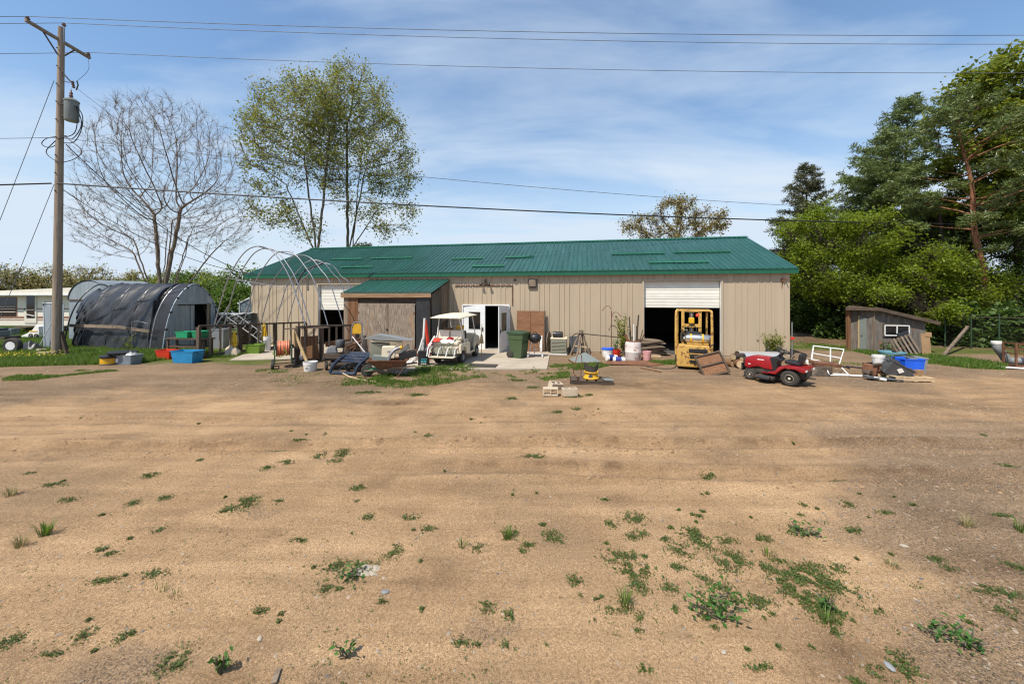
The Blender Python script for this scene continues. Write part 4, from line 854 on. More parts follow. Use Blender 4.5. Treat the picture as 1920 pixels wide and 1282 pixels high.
# small dark evergreen at the foot of the cottonwoods
def conifer(name, label, base, H, crown0, env, whorl, bark, needles, seed, group=None, droop=0.3, tuft=0.2, lean=(0, 0), rtrunk=0.2, bare=0.0, gap=0.0, nper=5, tilt=0.25, irregular=0.15, dens=1.0):
    """trunk, whorls of side limbs that carry side twigs, and needle tufts along the twigs"""
    rg = np.random.default_rng(seed); V0, F0 = [], []; nodes = [np.array((0, 0, -0.1))]; par = [-1]; rad = [rtrunk * 1.15]; n = int(H / 0.4)
    for i in range(1, n + 1):
        z = H * i / n; q = np.array((lean[0] * (z / H) ** 1.2 + 0.05 * math.sin(z * 1.3 + seed), lean[1] * z / H + 0.05 * math.cos(z * 1.1), z)); nodes.append(q); par.append(i - 1); rad.append(max(0.012, rtrunk * (1 - z / H) ** 0.85))
    tw = []
    z = crown0
    while z < H * 0.985:
        k = rg.integers(3, 6); a0 = rg.random() * 6.28
        for j in range(k):
            if rg.random() < gap: continue
            f = (z - crown0) / (H - crown0); Lb = env(f) * (1 - irregular + 2 * irregular * rg.random())
            if Lb < 0.12: continue
            a = a0 + 6.28 * j / k + rg.normal(0, 0.25); ti = min(int(z / H * n), n); pos = nodes[ti].copy(); last = ti; ns = max(2, int(Lb / 0.35)); el = tilt + 0.7 * f ** 2 + rg.normal(0, 0.1)
            for s_ in range(ns):
                g = (s_ + 1) / ns; d = np.array((math.cos(a), math.sin(a), math.tan(el) - droop * g * 1.3 + 0.25 * droop * g * g * 2)); d /= np.linalg.norm(d); pos = pos + d * Lb / ns + rg.normal(0, 0.03, 3)
                nodes.append(pos); par.append(last); last = len(nodes) - 1; rad.append(max(0.006, 0.035 * Lb / 3 * (1 - g * 0.8)))
                if g > bare:
                    for sd_ in (-1, 1):
                        if rg.random() > dens: continue
                        Lt = (0.28 + 0.34 * Lb * (1.05 - g)) * (0.6 + 0.7 * rg.random()); aa = a + sd_ * (0.75 + 0.35 * rg.random()); e = pos + Lt * np.array((math.cos(aa), math.sin(aa), rg.normal(0.02, 0.18) - droop * 0.35))
                        nodes.append(e); par.append(last); rad.append(0.006); m = max(2, int(Lt / (tuft * 0.5)))
                        for q in range(m): tw.append(pos + (e - pos) * (q + 1) / m)
                    tw.append(pos)
        z += whorl * (0.75 + 0.5 * rg.random()) * (1 - 0.45 * (z / H))
    tw.append(nodes[n]); t = thing(name, label, 'tree', base, 0, group)
    V, F = skeleton_mesh(np.array(nodes), np.array(par), np.array(rad)); raw_mesh('trunk', V, F, MT[bark], t, smooth=True)
    C = np.repeat(np.array(tw), nper, axis=0); m = len(C); d = rg.normal(0, 1, (m, 3)); d[:, 2] = d[:, 2] * 0.6 + 0.35; d /= np.linalg.norm(d, axis=1)[:, None]
    sd_ = np.cross(d, rg.normal(0, 1, (m, 3))); sd_ /= np.linalg.norm(sd_, axis=1)[:, None] + 1e-9; L = tuft * (0.6 + 0.8 * rg.random(m))[:, None]; w = tuft * 0.13
    C = C + rg.normal(0, tuft * 0.3, C.shape)
    V = np.stack([C - sd_ * w, C + sd_ * w, C + d * L], 1).reshape(-1, 3); raw_mesh('crown', V, np.arange(3 * m).reshape(-1, 3), MT[needles], t)
    return t
conifer('cedar_tree', 'small dark evergreen at the foot of the cottonwoods behind the roof', G(686, 33), 6.9, 1.0, lambda f: 2.0 * (1 - f) ** 0.6 + 0.15, 0.5, 'bark_dark', 'needle', 21, tuft=0.3, rtrunk=0.14, nper=6, droop=0.1)
# the wood on the right
conifer('spruce_tree', 'dark pointed spruce standing behind the right end of the building', G(1512, 31), 13.4, 1.5, lambda f: 4.2 * (1 - f) ** 0.8 + 0.2, 0.55, 'bark_dark', 'needle_sp', 31, tuft=0.25, rtrunk=0.24, nper=8, droop=0.42, irregular=0.28, gap=0.1)
pine = lambda w: (lambda f: w * (0.5 + 0.6 * math.sin(min(1, f * 1.35) * math.pi * 0.6)) * (1 - f ** 2.2) + 0.3)
conifer('pine_tree', 'tall dense green pine left of the orange-barked pine', G(1683, 27), 16.8, 4.6, lambda f: 4.7 * (1 - f) ** 0.75 * (0.62 + 0.38 * math.sin(f * 9)) + 0.25, 0.62, 'bark_dark', 'needle', 41, 'pines in the right-hand wood', tuft=0.24, rtrunk=0.26, nper=10, droop=0.15, irregular=0.3, gap=0.08, bare=0.25, lean=(0.8, 0))
conifer('pine_tree', 'shorter green pine with rounded crown in front of the tall dense pine', G(1652, 25), 13.2, 4.2, pine(3.1), 0.62, 'bark_dark', 'needle', 43, 'pines in the right-hand wood', tuft=0.23, rtrunk=0.22, nper=10, droop=0.15, irregular=0.35, gap=0.08, bare=0.2, lean=(0.2, 0))
conifer('pine_tree', 'orange-barked pine with bare lower trunk and open dark crown', G(1856, 20), 13.4, 5.2, pine(3.3), 0.75, 'bark_pine', 'needle', 47, 'pines in the right-hand wood', tuft=0.22, rtrunk=0.21, nper=10, droop=0.12, irregular=0.5, gap=0.28, bare=0.45, lean=(-1.9, 0))
conifer('pine_tree', 'green pine at the far right edge of the wood behind the fence', G(1985, 21), 11.5, 5.0, pine(3.6), 0.7, 'bark_pine', 'needle', 49, 'pines in the right-hand wood', tuft=0.22, rtrunk=0.2, nper=10, droop=0.15, irregular=0.4, gap=0.2, bare=0.35)
def broad(label, px, Y, blobs, leaf, seed, trunk=2.0, bark='bark_dark', **k):
    d = dict(natt=650, step=0.45, kill=0.75, tip=0.012, e=2.3, ntw=3200, twl=0.6, twr=0.007, lsize=0.12, lper=7, ljit=0.2, rmax=0.22, clump=0.42, group='broadleaf trees in the right-hand wood'); d.update(k)
    bl = [(rel(a, b, Y, px, dy), (rx, ry, rz), w) for a, b, dy, rx, ry, rz, w in blobs]
    return tree('maple_tree', label, 'tree', G(px, Y), bl, (0.1, 0, trunk), bark, leaf, seed, **d)
broad('bright yellow-green maple beside the right end of the building', 1585, 22.5, [(1535, 445, 0, 2.2, 2.2, 1.5, 3), (1600, 455, -0.5, 2.1, 2.2, 1.6, 3), (1510, 515, -0.4, 1.6, 1.8, 1.4, 1.5), (1630, 530, -0.8, 1.9, 2.0, 1.1, 1.5), (1570, 550, -0.6, 1.9, 1.8, 0.9, 1.2)], 'lf_maple', 51, trunk=1.6, ntw=4200)
broad('bright green maple with boughs hanging over the small grey shed', 1735, 20.5, [(1735, 515, -0.3, 1.6, 1.6, 1.3, 2.2), (1690, 578, -1.5, 1.0, 1.2, 0.6, 1.3), (1655, 560, -1.0, 0.9, 1.0, 0.5, 0.8), (1795, 592, -1.2, 0.8, 1.0, 0.45, 0.8), (1838, 545, -0.5, 1.0, 1.0, 0.9, 1.0), (1775, 555, -0.6, 0.9, 1.0, 0.6, 0.8)], 'lf_maple', 53, trunk=1.8, ntw=2600, clump=0.47)
broad('tall olive-green broadleaf tree at the right edge of the picture', 1905, 21, [(1850, 300, 0.8, 1.6, 1.6, 1.8, 1.6), (1870, 400, 0.8, 1.8, 1.6, 1.8, 1.6), (1895, 170, 0, 2.4, 2.2, 2.2, 3), (1960, 220, 0, 2.8, 2.6, 3.4, 3), (1830, 200, 0.6, 1.5, 1.8, 1.4, 1.3), (1930, 330, 0, 2.4, 2.2, 2.6, 2)], 'lf_olive', 55, trunk=6.0, ntw=3600, tip=0.013, lsize=0.22, rmax=0.26)
broad('mid-green broadleaf tree behind the chain-link fence at the right', 1885, 22, [(1780, 450, 1.0, 1.8, 1.6, 1.6, 1.4), (1830, 560, 0, 1.8, 1.4, 1.2, 1.2), (1890, 430, 0, 2.6, 2.4, 2.4, 3), (1905, 520, -1.0, 2.4, 2.0, 1.6, 2), (1940, 380, 0, 2.2, 2, 2, 2)], 'lf_green', 57, trunk=2.6, ntw=4200)
broad('dark green broadleaf tree between the pines and the shed', 1690, 25, [(1690, 480, 0, 3.2, 2.2, 2.2, 3), (1760, 470, 0, 2.2, 2, 2.2, 2), (1620, 560, 0, 2.4, 2, 1.6, 1.6), (1760, 570, 0, 2.6, 2, 1.4, 1.6)], 'lf_green', 59, trunk=2.2, ntw=4200)
broad('mid-green tree low behind the right corner of the building', 1530, 26, [(1530, 570, 0, 2.8, 2, 2.0, 3), (1600, 580, 0, 2.6, 2, 1.8, 2)], 'lf_green', 60, trunk=1.0, ntw=3600)
# the undergrowth of the wood: one leafy mass with no countable plants
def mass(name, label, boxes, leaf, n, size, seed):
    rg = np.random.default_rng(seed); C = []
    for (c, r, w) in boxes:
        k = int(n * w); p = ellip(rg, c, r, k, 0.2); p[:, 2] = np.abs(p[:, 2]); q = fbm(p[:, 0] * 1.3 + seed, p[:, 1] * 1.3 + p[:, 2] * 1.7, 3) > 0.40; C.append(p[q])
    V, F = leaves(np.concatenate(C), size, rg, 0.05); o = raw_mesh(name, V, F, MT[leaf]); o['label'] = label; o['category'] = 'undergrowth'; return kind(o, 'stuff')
u_ = [(tuple(G(1500 + 44 * i, 27 + (i % 3))), (2.2, 1.4, 3.6 + (i % 2)), 0.1) for i in range(12)] + [(tuple(G(1760 + 40 * i, 21.5 + (i % 2))), (1.5, 1.0, 2.6), 0.07) for i in range(7)] + [(tuple(G(1755 + 27 * i, 19.6 - 0.22 * i)), (0.8, 0.7, 1.5 + 0.5 * (i % 3)), 0.06) for i in range(8)] + [(tuple(G(1560 + 30 * i, 22.5)), (1.0, 0.8, 1.8 + 0.4 * (i % 3)), 0.05) for i in range(8)]
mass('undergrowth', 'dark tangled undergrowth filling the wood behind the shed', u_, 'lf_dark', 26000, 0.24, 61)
# slim dark trunks standing in the wood
for i, (px, Y, h, ln, lb) in enumerate(((1655, 23, 7, 0.3, 'slim dark trunk in the wood behind the shed roof'), (1775, 22, 7.5, -0.4, 'dark leaning trunk right of the shed under the maple'), (1845, 21.2, 6.5, -0.5, 'thick dark trunk beside the foot of the orange-barked pine'), (1905, 22.8, 8, 0.3, 'slim dark trunk nearest the right edge of the wood'))):
    pts = [(ln * (z / h) ** 1.3 + 0.06 * math.sin(z * 2 + i), 0.05 * math.cos(z), z - 0.1) for z in np.linspace(0, h, 12)]; t = thing('tree_trunk', lb, 'tree', G(px, Y), 0, 'trunks in the right-hand wood')
    m = MB(); m.tube(pts, [0.19 * (1 - 0.6 * k / 11) * (1.35 if k == 0 else 1) for k in range(12)], 8); m.build('trunk', MT['bark_dark'], t, smooth=True)
    rg_ = random.Random(i)
    for k in range(5):
        q = pts[4 + k]; a = rg_.random() * 6.28; b = MB(); b.tube([q, (q[0] + math.cos(a) * 0.6, q[1] + math.sin(a) * 0.6, q[2] + 0.15), (q[0] + math.cos(a) * 1.3, q[1] + math.sin(a) * 1.3, q[2] + 0.1)], [0.04, 0.025, 0.01], 5); b.build('limb', MT['bark_dark'], t)
# tree line far behind on the left
far = []
for i, (px, py, Y, w, leaf, lb) in enumerate(((12, 488, 58, 3.6, 'lf_oak_far', 'brown-green oak at the far left edge of the tree line'), (48, 513, 62, 2.2, 'lf_oak_far', 'thin grey-green tree beside the leftmost oak of the tree line'), (86, 497, 60, 3.4, 'lf_oak_far', 'rusty oak just left of the utility pole in the tree line'),
        (140, 512, 64, 2.6, 'lf_oak_far', 'rounded tan oak just right of the utility pole in the tree line'), (166, 490, 60, 3.6, 'lf_oak_far', 'tallest tan oak of the tree line above the grey arched shed'), (208, 514, 62, 3.0, 'lf_oak_far', 'low tan oak above the crumpled end of the tarp tunnel'), (243, 510, 64, 2.6, 'lf_oak_far', 'brown-leaved oak left of the bare tree in the tree line'),
        (282, 516, 60, 3.0, 'lf_olive', 'green-yellow tree directly behind the bare trunk'), (330, 510, 56, 3.0, 'lf_olive', 'yellow-green tree just right of the bare trunk'), (372, 502, 52, 3.2, 'lf_green', 'bright green tree above the arched metal shed'), (410, 514, 48, 2.8, 'lf_olive', 'olive-green tree behind the left foot of the hoop frame'), (452, 498, 44, 3.2, 'lf_green', 'mid-green tree behind the left corner of the building'), (-30, 500, 56, 3.4, 'lf_oak_far', 'oak cut by the left edge of the picture'))):
    top = CAMH - (py - HORIZ) / FPX * Y
    tree('background_tree', lb, 'tree', G(px, Y), [((0, 0, top * 0.62), (w, w * 0.8, top * 0.36), 3), ((w * 0.5, 0, top * 0.42), (w * 0.9, w * 0.8, top * 0.28), 1.6), ((-w * 0.5, 0, top * 0.40), (w * 0.9, w * 0.8, top * 0.28), 1.6)], (0, 0, top * 0.2), 'bark_dark', leaf, 70 + i, natt=240, step=0.6, kill=1.1, tip=0.028, e=2.2, ntw=900, twl=0.9, twr=0.016, lsize=0.28, lper=3, ljit=0.4, clump=0.45, rmax=0.3, group='tree line behind the yard')
hd = [(tuple(G(-20 + 34 * i, 66)), (3.2, 1.5, 2.6 + (i * 7 % 5) * 0.5), 0.06) for i in range(16)]
mass('hedgerow', 'dense low green growth under the far tree line', hd, 'lf_green', 26000, 0.36, 91)
hd = [(tuple(G(415 + 18 * i, 36 + (i % 2))), (1.7, 1.2, 3.3 + (i * 5 % 3) * 0.4), 0.25) for i in range(4)]
mass('bush', 'bright green bushes behind the left corner of the building', hd, 'lf_green', 12000, 0.24, 92)
# ------------------------------------------------------------------ things: shorthand part builders
def T4(p, e=(0, 0, 0)): return Matrix.Translation(p) @ Euler([R(t) for t in e]).to_matrix().to_4x4()
def bx(par, name, mat, c, d, rot=None, bev=0.008, tp=(1, 1)): return MB().box((0, 0, 0), d, None, tp).build(name, MT[mat], par, bev=bev, loc=c, rot=rot)
def br(par, name, mat, p0, p1, w, h, roll=0, bev=0.004): return MB().bar(p0, p1, w, h, roll).build(name, MT[mat], par, bev=bev)
def tb(par, name, mat, pts, r, n=8, closed=False): return MB().tube(pts, r, n, closed).build(name, MT[mat], par, smooth=True)
def lt(par, name, mat, prof, n=20, M=None, smooth=True): return MB().lathe(prof, n, M).build(name, MT[mat], par, smooth=smooth)
def pr(par, name, mat, poly, d0, d1, plane='yz', bev=0.01, smooth=False): return MB().prism(poly, d0, d1, plane).build(name, MT[mat], par, bev=bev, smooth=smooth)
def bez(pts, n=6):
    """smooth curve through points (Catmull-Rom)"""
    P = [Vector(p) for p in pts]; P = [P[0] * 2 - P[1]] + P + [P[-1] * 2 - P[-2]]; o = []
    for i in range(1, len(P) - 2):
        for k in range(n):
            t = k / n; o.append(0.5 * ((2 * P[i]) + (P[i + 1] - P[i - 1]) * t + (2 * P[i - 1] - 5 * P[i] + 4 * P[i + 1] - P[i + 2]) * t * t + (3 * P[i] - P[i - 1] - 3 * P[i + 1] + P[i + 2]) * t ** 3))
    o.append(P[-2]); return o
def wheel(par, c, r, w, rz=0, rim='white_paint', rr=0.55, name='wheel', tread=True, rx=0):
    """tyre with shoulders and tread blocks, dished rim and hub; axle along local x"""
    h = w / 2; X = Euler((0, R(90), 0)).to_matrix().to_4x4(); m = MB()
    m.lathe([(r * rr, -h * 0.8), (r * 0.8, -h), (r * 0.95, -h * 0.85), (r, -h * 0.5), (r, h * 0.5), (r * 0.95, h * 0.85), (r * 0.8, h), (r * rr, h * 0.8), (r * rr, -h * 0.8)], 24, X)
    if tread:
        for k in range(22):
            a = 2 * math.pi * k / 22
            for s in (-1, 1): m.box((s * h * 0.42, math.cos(a) * r * 0.995, math.sin(a) * r * 0.995), (h * 0.7, 2 * math.pi * r / 22 * 0.5, r * 0.05), Matrix.Rotation(a - math.pi / 2, 4, 'X') @ Matrix.Rotation(s * 0.35, 4, 'Z'))
    o = m.build(name, MT['rubber'], par, smooth=50, loc=c, rot=(rx, 0, rz))
    q = MB(); q.lathe([(r * rr, -h * 0.75), (r * rr * 0.93, -h * 0.86), (r * rr * 0.8, -h * 0.55), (r * rr * 0.45, -h * 0.6), (r * rr * 0.3, -h * 0.8), (0, -h * 0.85)], 18, X); q.lathe([(r * rr, h * 0.75), (r * rr * 0.93, h * 0.86), (r * rr * 0.8, h * 0.55), (r * rr * 0.45, h * 0.6), (r * rr * 0.3, h * 0.8), (0, h * 0.85)], 18, X)
    q.build('rim', MT[rim], o, smooth=True); return o
def tote(name, label, loc, rz, d, mat, cat='bin', lid=None, group=None, rot=None, thick=0.012):
    """open tapered plastic bin with a rolled rim and two end grips"""
    t = thing(name, label, cat, loc, rz, group, rot); w, l, h = d; tpr = 0.84
    def ring(s, z): return [(-w / 2 * s, -l / 2 * s, z), (w / 2 * s, -l / 2 * s, z), (w / 2 * s, l / 2 * s, z), (-w / 2 * s, l / 2 * s, z)]
    k = 1 - 2 * thick / w; m = MB(); rs = [ring(tpr, 0), ring(tpr * 0.5 + 0.5, h * 0.5), ring(0.985, h * 0.93), ring(1.05, h * 0.94), ring(1.05, h), ring(0.985 * k, h), ring(tpr * k, thick)]
    v = [p for r_ in rs for p in r_]; f = [tuple(range(3, -1, -1)), tuple(24 + i for i in range(4))]
    for j in range(6): f += [(4 * j + i, 4 * j + (i + 1) % 4, 4 * j + 4 + (i + 1) % 4, 4 * j + 4 + i) for i in range(4)]
    m.add(v, f).build('tub', MT[mat], t, bev=min(0.02, w * 0.05))
    for s in (-1, 1): bx(t, 'grip', mat, (s * w * 0.53, 0, h * 0.86), (0.03, l * 0.35, 0.05))
    if lid: bx(t, 'lid', lid, (0, 0, h + 0.018), (w * 1.06, l * 1.06, 0.03))
    return t
def bucket(name, label, loc, r, h, mat, rot=None, band=2, bail=True, cat='bucket', n=24):
    t = thing(name, label, cat, loc, 0, None, rot); b = r * 0.86
    lt(t, 'pail', mat, [(0, 0.0), (b, 0), (b + 0.004, 0.01), (r * 0.97, h * 0.72)] + [p for k in range(band) for p in ((r + 0.006, h * (0.74 + 0.1 * k)), (r + 0.006, h * (0.77 + 0.1 * k)), (r * 0.98, h * (0.78 + 0.1 * k)))] + [(r * 0.99, h * 0.97), (r + 0.008, h * 0.98), (r + 0.006, h), (r * 0.95, h), (b * 0.95, 0.012), (0, 0.012)], n)
    if bail: tb(t, 'handle', 'steel', [(math.cos(a) * (r + 0.012), math.sin(a) * 0.05 - 0.02, h * 0.8 - abs(math.sin(a)) * r * 0.9) for a in np.linspace(math.pi, 2 * math.pi, 13)], 0.003, 5)
    return t

# ------------------------------------------------------------------ utility pole and its lines
U0 = Vector((-19.34, 15.85, 0))
U = thing('utility_pole', 'tall weathered wooden utility pole with crossarm and grey transformer', 'utility pole', U0)
lean = lambda z: (0.21 * z / 13.9, 0, z)
tb(U, 'pole', 'pole', [lean(z) for z in np.linspace(-0.2, 13.95, 12)], [0.155 - 0.055 * k / 11 for k in range(12)], 14)
ax = 0.2
br(U, 'crossarm', 'wood_grey', (ax - 0.06, -1.12, 13.45), (ax - 0.02, 1.1, 13.35), 0.09, 0.12)
for s in (-1, 1): br(U, 'crossarm_brace', 'wood_dark', (ax - 0.06, s * 0.55, 13.36), (ax - 0.05, s * 0.08, 12.75), 0.03, 0.05)
ins = [(0.03, 0.0), (0.06, 0.02), (0.075, 0.05), (0.05, 0.06), (0.055, 0.09), (0.03, 0.1), (0.04, 0.13), (0, 0.14)]
for p in ((ax - 0.06, -1.05, 13.5), (ax, 1.02, 13.41), (ax + 0.12, 0, 14.0)): lt(U, 'insulator', 'porcelain', ins, 12, T4(p))
tb(U, 'pin_bracket', 'steel', [(ax + 0.1, 0, 13.3), (ax + 0.12, 0, 14.0)], 0.025)
tr = lt(U, 'transformer', 'trafo', [(0, 9.98), (0.2, 9.98), (0.22, 10.02), (0.22, 10.78), (0.24, 10.8), (0.24, 10.84), (0.16, 10.92), (0, 10.94)], 22, T4((0.62, 0.02, 0)))
lt(tr, 'bushing', 'porcelain', [(0.05, 10.9), (0.07, 10.97), (0.04, 11.0), (0.07, 11.05), (0.04, 11.1), (0.06, 11.16), (0.02, 11.25), (0, 11.4)], 10, T4((0.62, 0.0, 0)))
for z in (10.2, 10.7): br(U, 'transformer_bracket', 'dark_steel', (0.17, 0.0, z), (0.42, 0.0, z), 0.1, 0.05)
br(U, 'cutout_arm', 'dark_steel', (0.2, 0, 12.1), (0.85, -0.1, 11.45), 0.04, 0.04); br(U, 'cutout_arm', 'dark_steel', (0.2, 0, 11.72), (0.6, -0.06, 11.58), 0.03, 0.03)
lt(U, 'fuse_cutout', 'porcelain', [(0.03, 0), (0.06, 0.05), (0.03, 0.08), (0.06, 0.13), (0.03, 0.17), (0.06, 0.22), (0.03, 0.28)], 10, T4((0.85, -0.1, 11.32), (25, 20, 0)))
tb(U, 'fuse_tube', 'dark_steel', [(0.98, -0.1, 11.62), (1.06, -0.12, 11.45), (0.98, -0.12, 11.22)], 0.022)
for k, p in enumerate((((0.86, 0.02, 10.62), (1.05, 0.05, 10.2), (1.05, 0.0, 9.6), (0.75, 0, 9.1), (0.3, 0, 9.05)), ((0.84, -0.05, 10.6), (1.0, -0.1, 10.0), (0.85, -0.1, 9.4), (0.2, -0.1, 9.2)), ((0.3, 0.1, 9.4), (-0.5, 0.1, 9.3), (-0.75, 0.1, 9.05), (-0.4, 0.1, 8.9), (0.1, 0.1, 9.15)), ((0.1, -0.12, 9.1), (-0.25, -0.15, 8.6), (0.3, -0.15, 8.2), (0.9, -0.1, 8.35), (1.05, 0, 8.75), (0.4, 0, 9.3)), ((0.84, 0, 10.6), (0.95, 0.1, 9.9), (0.6, 0.1, 9.3), (0.2, 0.1, 9.35)))):
    tb(U, 'jumper_cable', 'cable', bez(p, 6), 0.016, 6)
tb(U, 'jumper_cable', 'cable', bez([(0.2, 1.0, 13.4), (0.9, 0.4, 12.4), (0.98, -0.1, 11.6)], 6), 0.007, 5)
for k in range(9): lt(U, 'bolt', 'dark_steel', [(0, 0), (0.03, 0), (0.025, 0.03), (0, 0.035)], 6, T4((lean(7 + k * 0.75)[0], -0.13, 7 + k * 0.75), (90, 0, 0)))
br(U, 'stub_brace', 'wood_dark', (0.42, 0.05, 0.0), (0.13, 0.05, 1.05), 0.12, 0.1)
def wire(name, label, p0, p1, sag, r, mat='wire', n=22, cat='cable'):
    p0, p1 = Vector(p0), Vector(p1); o = tb(None, name, mat, [p0.lerp(p1, t) - Vector((0, 0, 4 * sag * t * (1 - t))) for t in np.linspace(0, 1, n)], r, 5); return tag(o, label, cat, 'overhead lines')
UP = lambda x, y, z: (U0.x + x, U0.y + y, z)
RZ = 'power_line'
for (x, y, z, zr, nm) in ((ax - 0.06, -1.05, 13.64, 13.56, 'topmost thin power line, on the near end of the crossarm'), (ax + 0.12, 0, 14.14, 13.74, 'second thin power line from the top, on the pole-top insulator'), (ax, 1.02, 13.55, 13.1, 'third thin power line from the top, on the far end of the crossarm')):
    wire(RZ, nm + ', running right', UP(x, y, z), (62, U0.y + y, zr + 0.6), 1.0, 0.011, n=40); wire(RZ, nm + ', left part', UP(x, y, z), (-60, U0.y + y - 4, z - 0.3), 0.8, 0.011)
wire(RZ, 'thin neutral wire sloping across the picture above the thick black cable', UP(0.1, 0, 9.28), (64, 32.1, 9.9), 1.5, 0.013, n=40); wire(RZ, 'thin neutral wire left of the pole below the transformer', UP(0, 0, 9.28), (-60, 13, 9.3), 0.5, 0.011)
wire('utility_cable', 'thick black cable bundle crossing the picture above the green roof', UP(0.15, -0.1, 7.31), (62, 26.0, 7.9), 1.0, 0.032, 'cable', 44); wire('utility_cable', 'thick black cable bundle left of the utility pole', UP(-0.1, -0.1, 7.31), (-60, 13, 7.5), 0.6, 0.032, 'cable')
wire('service_drop', 'black service cable from the transformer down to the building corner', UP(0.4, 0, 9.0), bw(0.1, -0.25, 3.75), 0.7, 0.018, 'cable'); wire('service_drop', 'black service cable from below the thick bundle to the building eave', UP(0.1, 0, 7.2), bw(0.6, -0.25, 3.7), 0.7, 0.014, 'cable')
wire('service_drop', 'thin line from the fuse arm down to the left end of the ridge', UP(1.0, -0.1, 11.3), bw(0.3, 4.6, 5.7), 0.5, 0.007)
wire('guy_wire', 'upper guy wire slanting left from the utility pole', UP(-0.1, 0, 11.7), (-23.7, 15.6, 0.0), 0.1, 0.011); g_ = wire('guy_wire', 'lower guy wire with a yellow guard near the ground', UP(-0.1, 0, 7.3), (-22.35, 15.8, 0.0), 0.05, 0.011)
a_, b_ = Vector(UP(-0.1, 0, 7.3)), Vector((-22.35, 15.8, 0)); tb(g_, 'guy_guard', 'guard_yellow', [a_.lerp(b_, 0.80), a_.lerp(b_, 0.995)], 0.045, 10)

# ------------------------------------------------------------------ camper trailer far left
C = thing('camper_trailer', 'cream camper trailer with brown stripes parked on the grass at far left', 'camper', (-38.5, 26.0, 0))
pr(C, 'body', 'rv_white', [(0, 0.55), (0.3, 0.42), (8.7, 0.42), (9.2, 0.7), (9.3, 2.35), (9.1, 2.72), (0.1, 2.72), (0, 2.5)], 0, 2.3, 'xz', 0.05)
pr(C, 'roof_awning', 'rv_white', [(-0.1, 2.62), (9.0, 2.66), (9.0, 3.1), (5.5, 2.95), (-0.1, 2.72)], -0.5, 1.2, 'xz', 0.02); bx(C, 'awning_tube', 'white_paint', (4.5, -0.5, 2.6), (9.2, 0.14, 0.12))
for z, h in ((1.62, 0.07), (1.02, 0.14), (0.84, 0.05)): bx(C, 'stripe', 'rv_brown', (4.65, -0.008, z), (9.2, 0.012, h), bev=0)
def opening(par, x0, x1, z0, z1, fr='white_paint', rails=()):
    w = bx(par, 'window', fr, ((x0 + x1) / 2, -0.012, (z0 + z1) / 2), (x1 - x0, 0.02, z1 - z0)); bx(w, 'pane', 'glass', (0, -0.012, 0), (x1 - x0 - 0.09, 0.012, z1 - z0 - 0.09), bev=0)
    for k in rails: bx(w, 'rail', 'white_plastic', (0, -0.03, k), (x1 - x0 - 0.14, 0.03, 0.035))
    return w
opening(C, 1.6, 4.05, 1.05, 2.45, 'rv_brown', (-0.35, -0.15, 0.02)); opening(C, 5.85, 6.45, 1.75, 2.1, 'black_plastic', (0.0,))
d_ = bx(C, 'door', 'rv_white', (5.0, -0.02, 1.6), (0.85, 0.04, 1.95)); bx(d_, 'pane', 'glass', (0.03, -0.03, 0.15), (0.55, 0.02, 1.55)); bx(d_, 'rail', 'white_plastic', (0.03, -0.05, -0.05), (0.6, 0.03, 0.04)); bx(d_, 'rail', 'white_plastic', (0.03, -0.05, -0.42), (0.6, 0.03, 0.05), (0, 12, 0)); bx(d_, 'handle', 'black_plastic', (-0.36, -0.05, 0), (0.04, 0.04, 0.12))
bx(C, 'strip', 'rv_brown', (6.78, -0.02, 1.75), (0.06, 0.03, 1.8)); bx(C, 'step', 'wood_dark', (5.0, -0.35, 0.35), (0.9, 0.6, 0.08)); bx(C, 'step', 'wood_dark', (5.0, -0.55, 0.15), (0.9, 0.6, 0.08))
for x_ in (6.1, 7.0): wheel(C, (x_, 0.15, 0.33), 0.33, 0.2, 90, tread=False)
for x_ in (0.6, 8.8): bx(C, 'jack_stand', 'dark_steel', (x_, 0.6, 0.2), (0.12, 0.12, 0.45))
# loose things on the grass by the camper
tote('storage_tote', 'cloudy white storage tote on the grass in front of the camper', gp(18, 628), 5, (0.75, 0.5, 0.42), 'clear_tote')
tote('planter_box', 'small lime green box on the grass beside the white tote', gp(33, 627), 10, (0.36, 0.3, 0.36), 'lime')
t = thing('toy_car', 'small white toy car with yellow trim on the grass by the camper', 'toy car', gp(70, 633), -8)
pr(t, 'body', 'white_plastic', [(-0.75, 0.06), (0.5, 0.06), (0.55, 0.35), (0.5, 0.7), (0.3, 0.78), (0.05, 0.5), (-0.35, 0.28), (-0.8, 0.12)], -0.25, 0.25, 'xz', 0.03); bx(t, 'trim', 'yellow', (0.15, -0.26, 0.42), (0.6, 0.02, 0.06))
for x_ in (-0.05, 0.38):
    for s in (-1, 1): wheel(t, (x_ if x_ > 0 else -0.02, s * 0.26, 0.14), 0.14, 0.09, 90, 'chrome', tread=False)
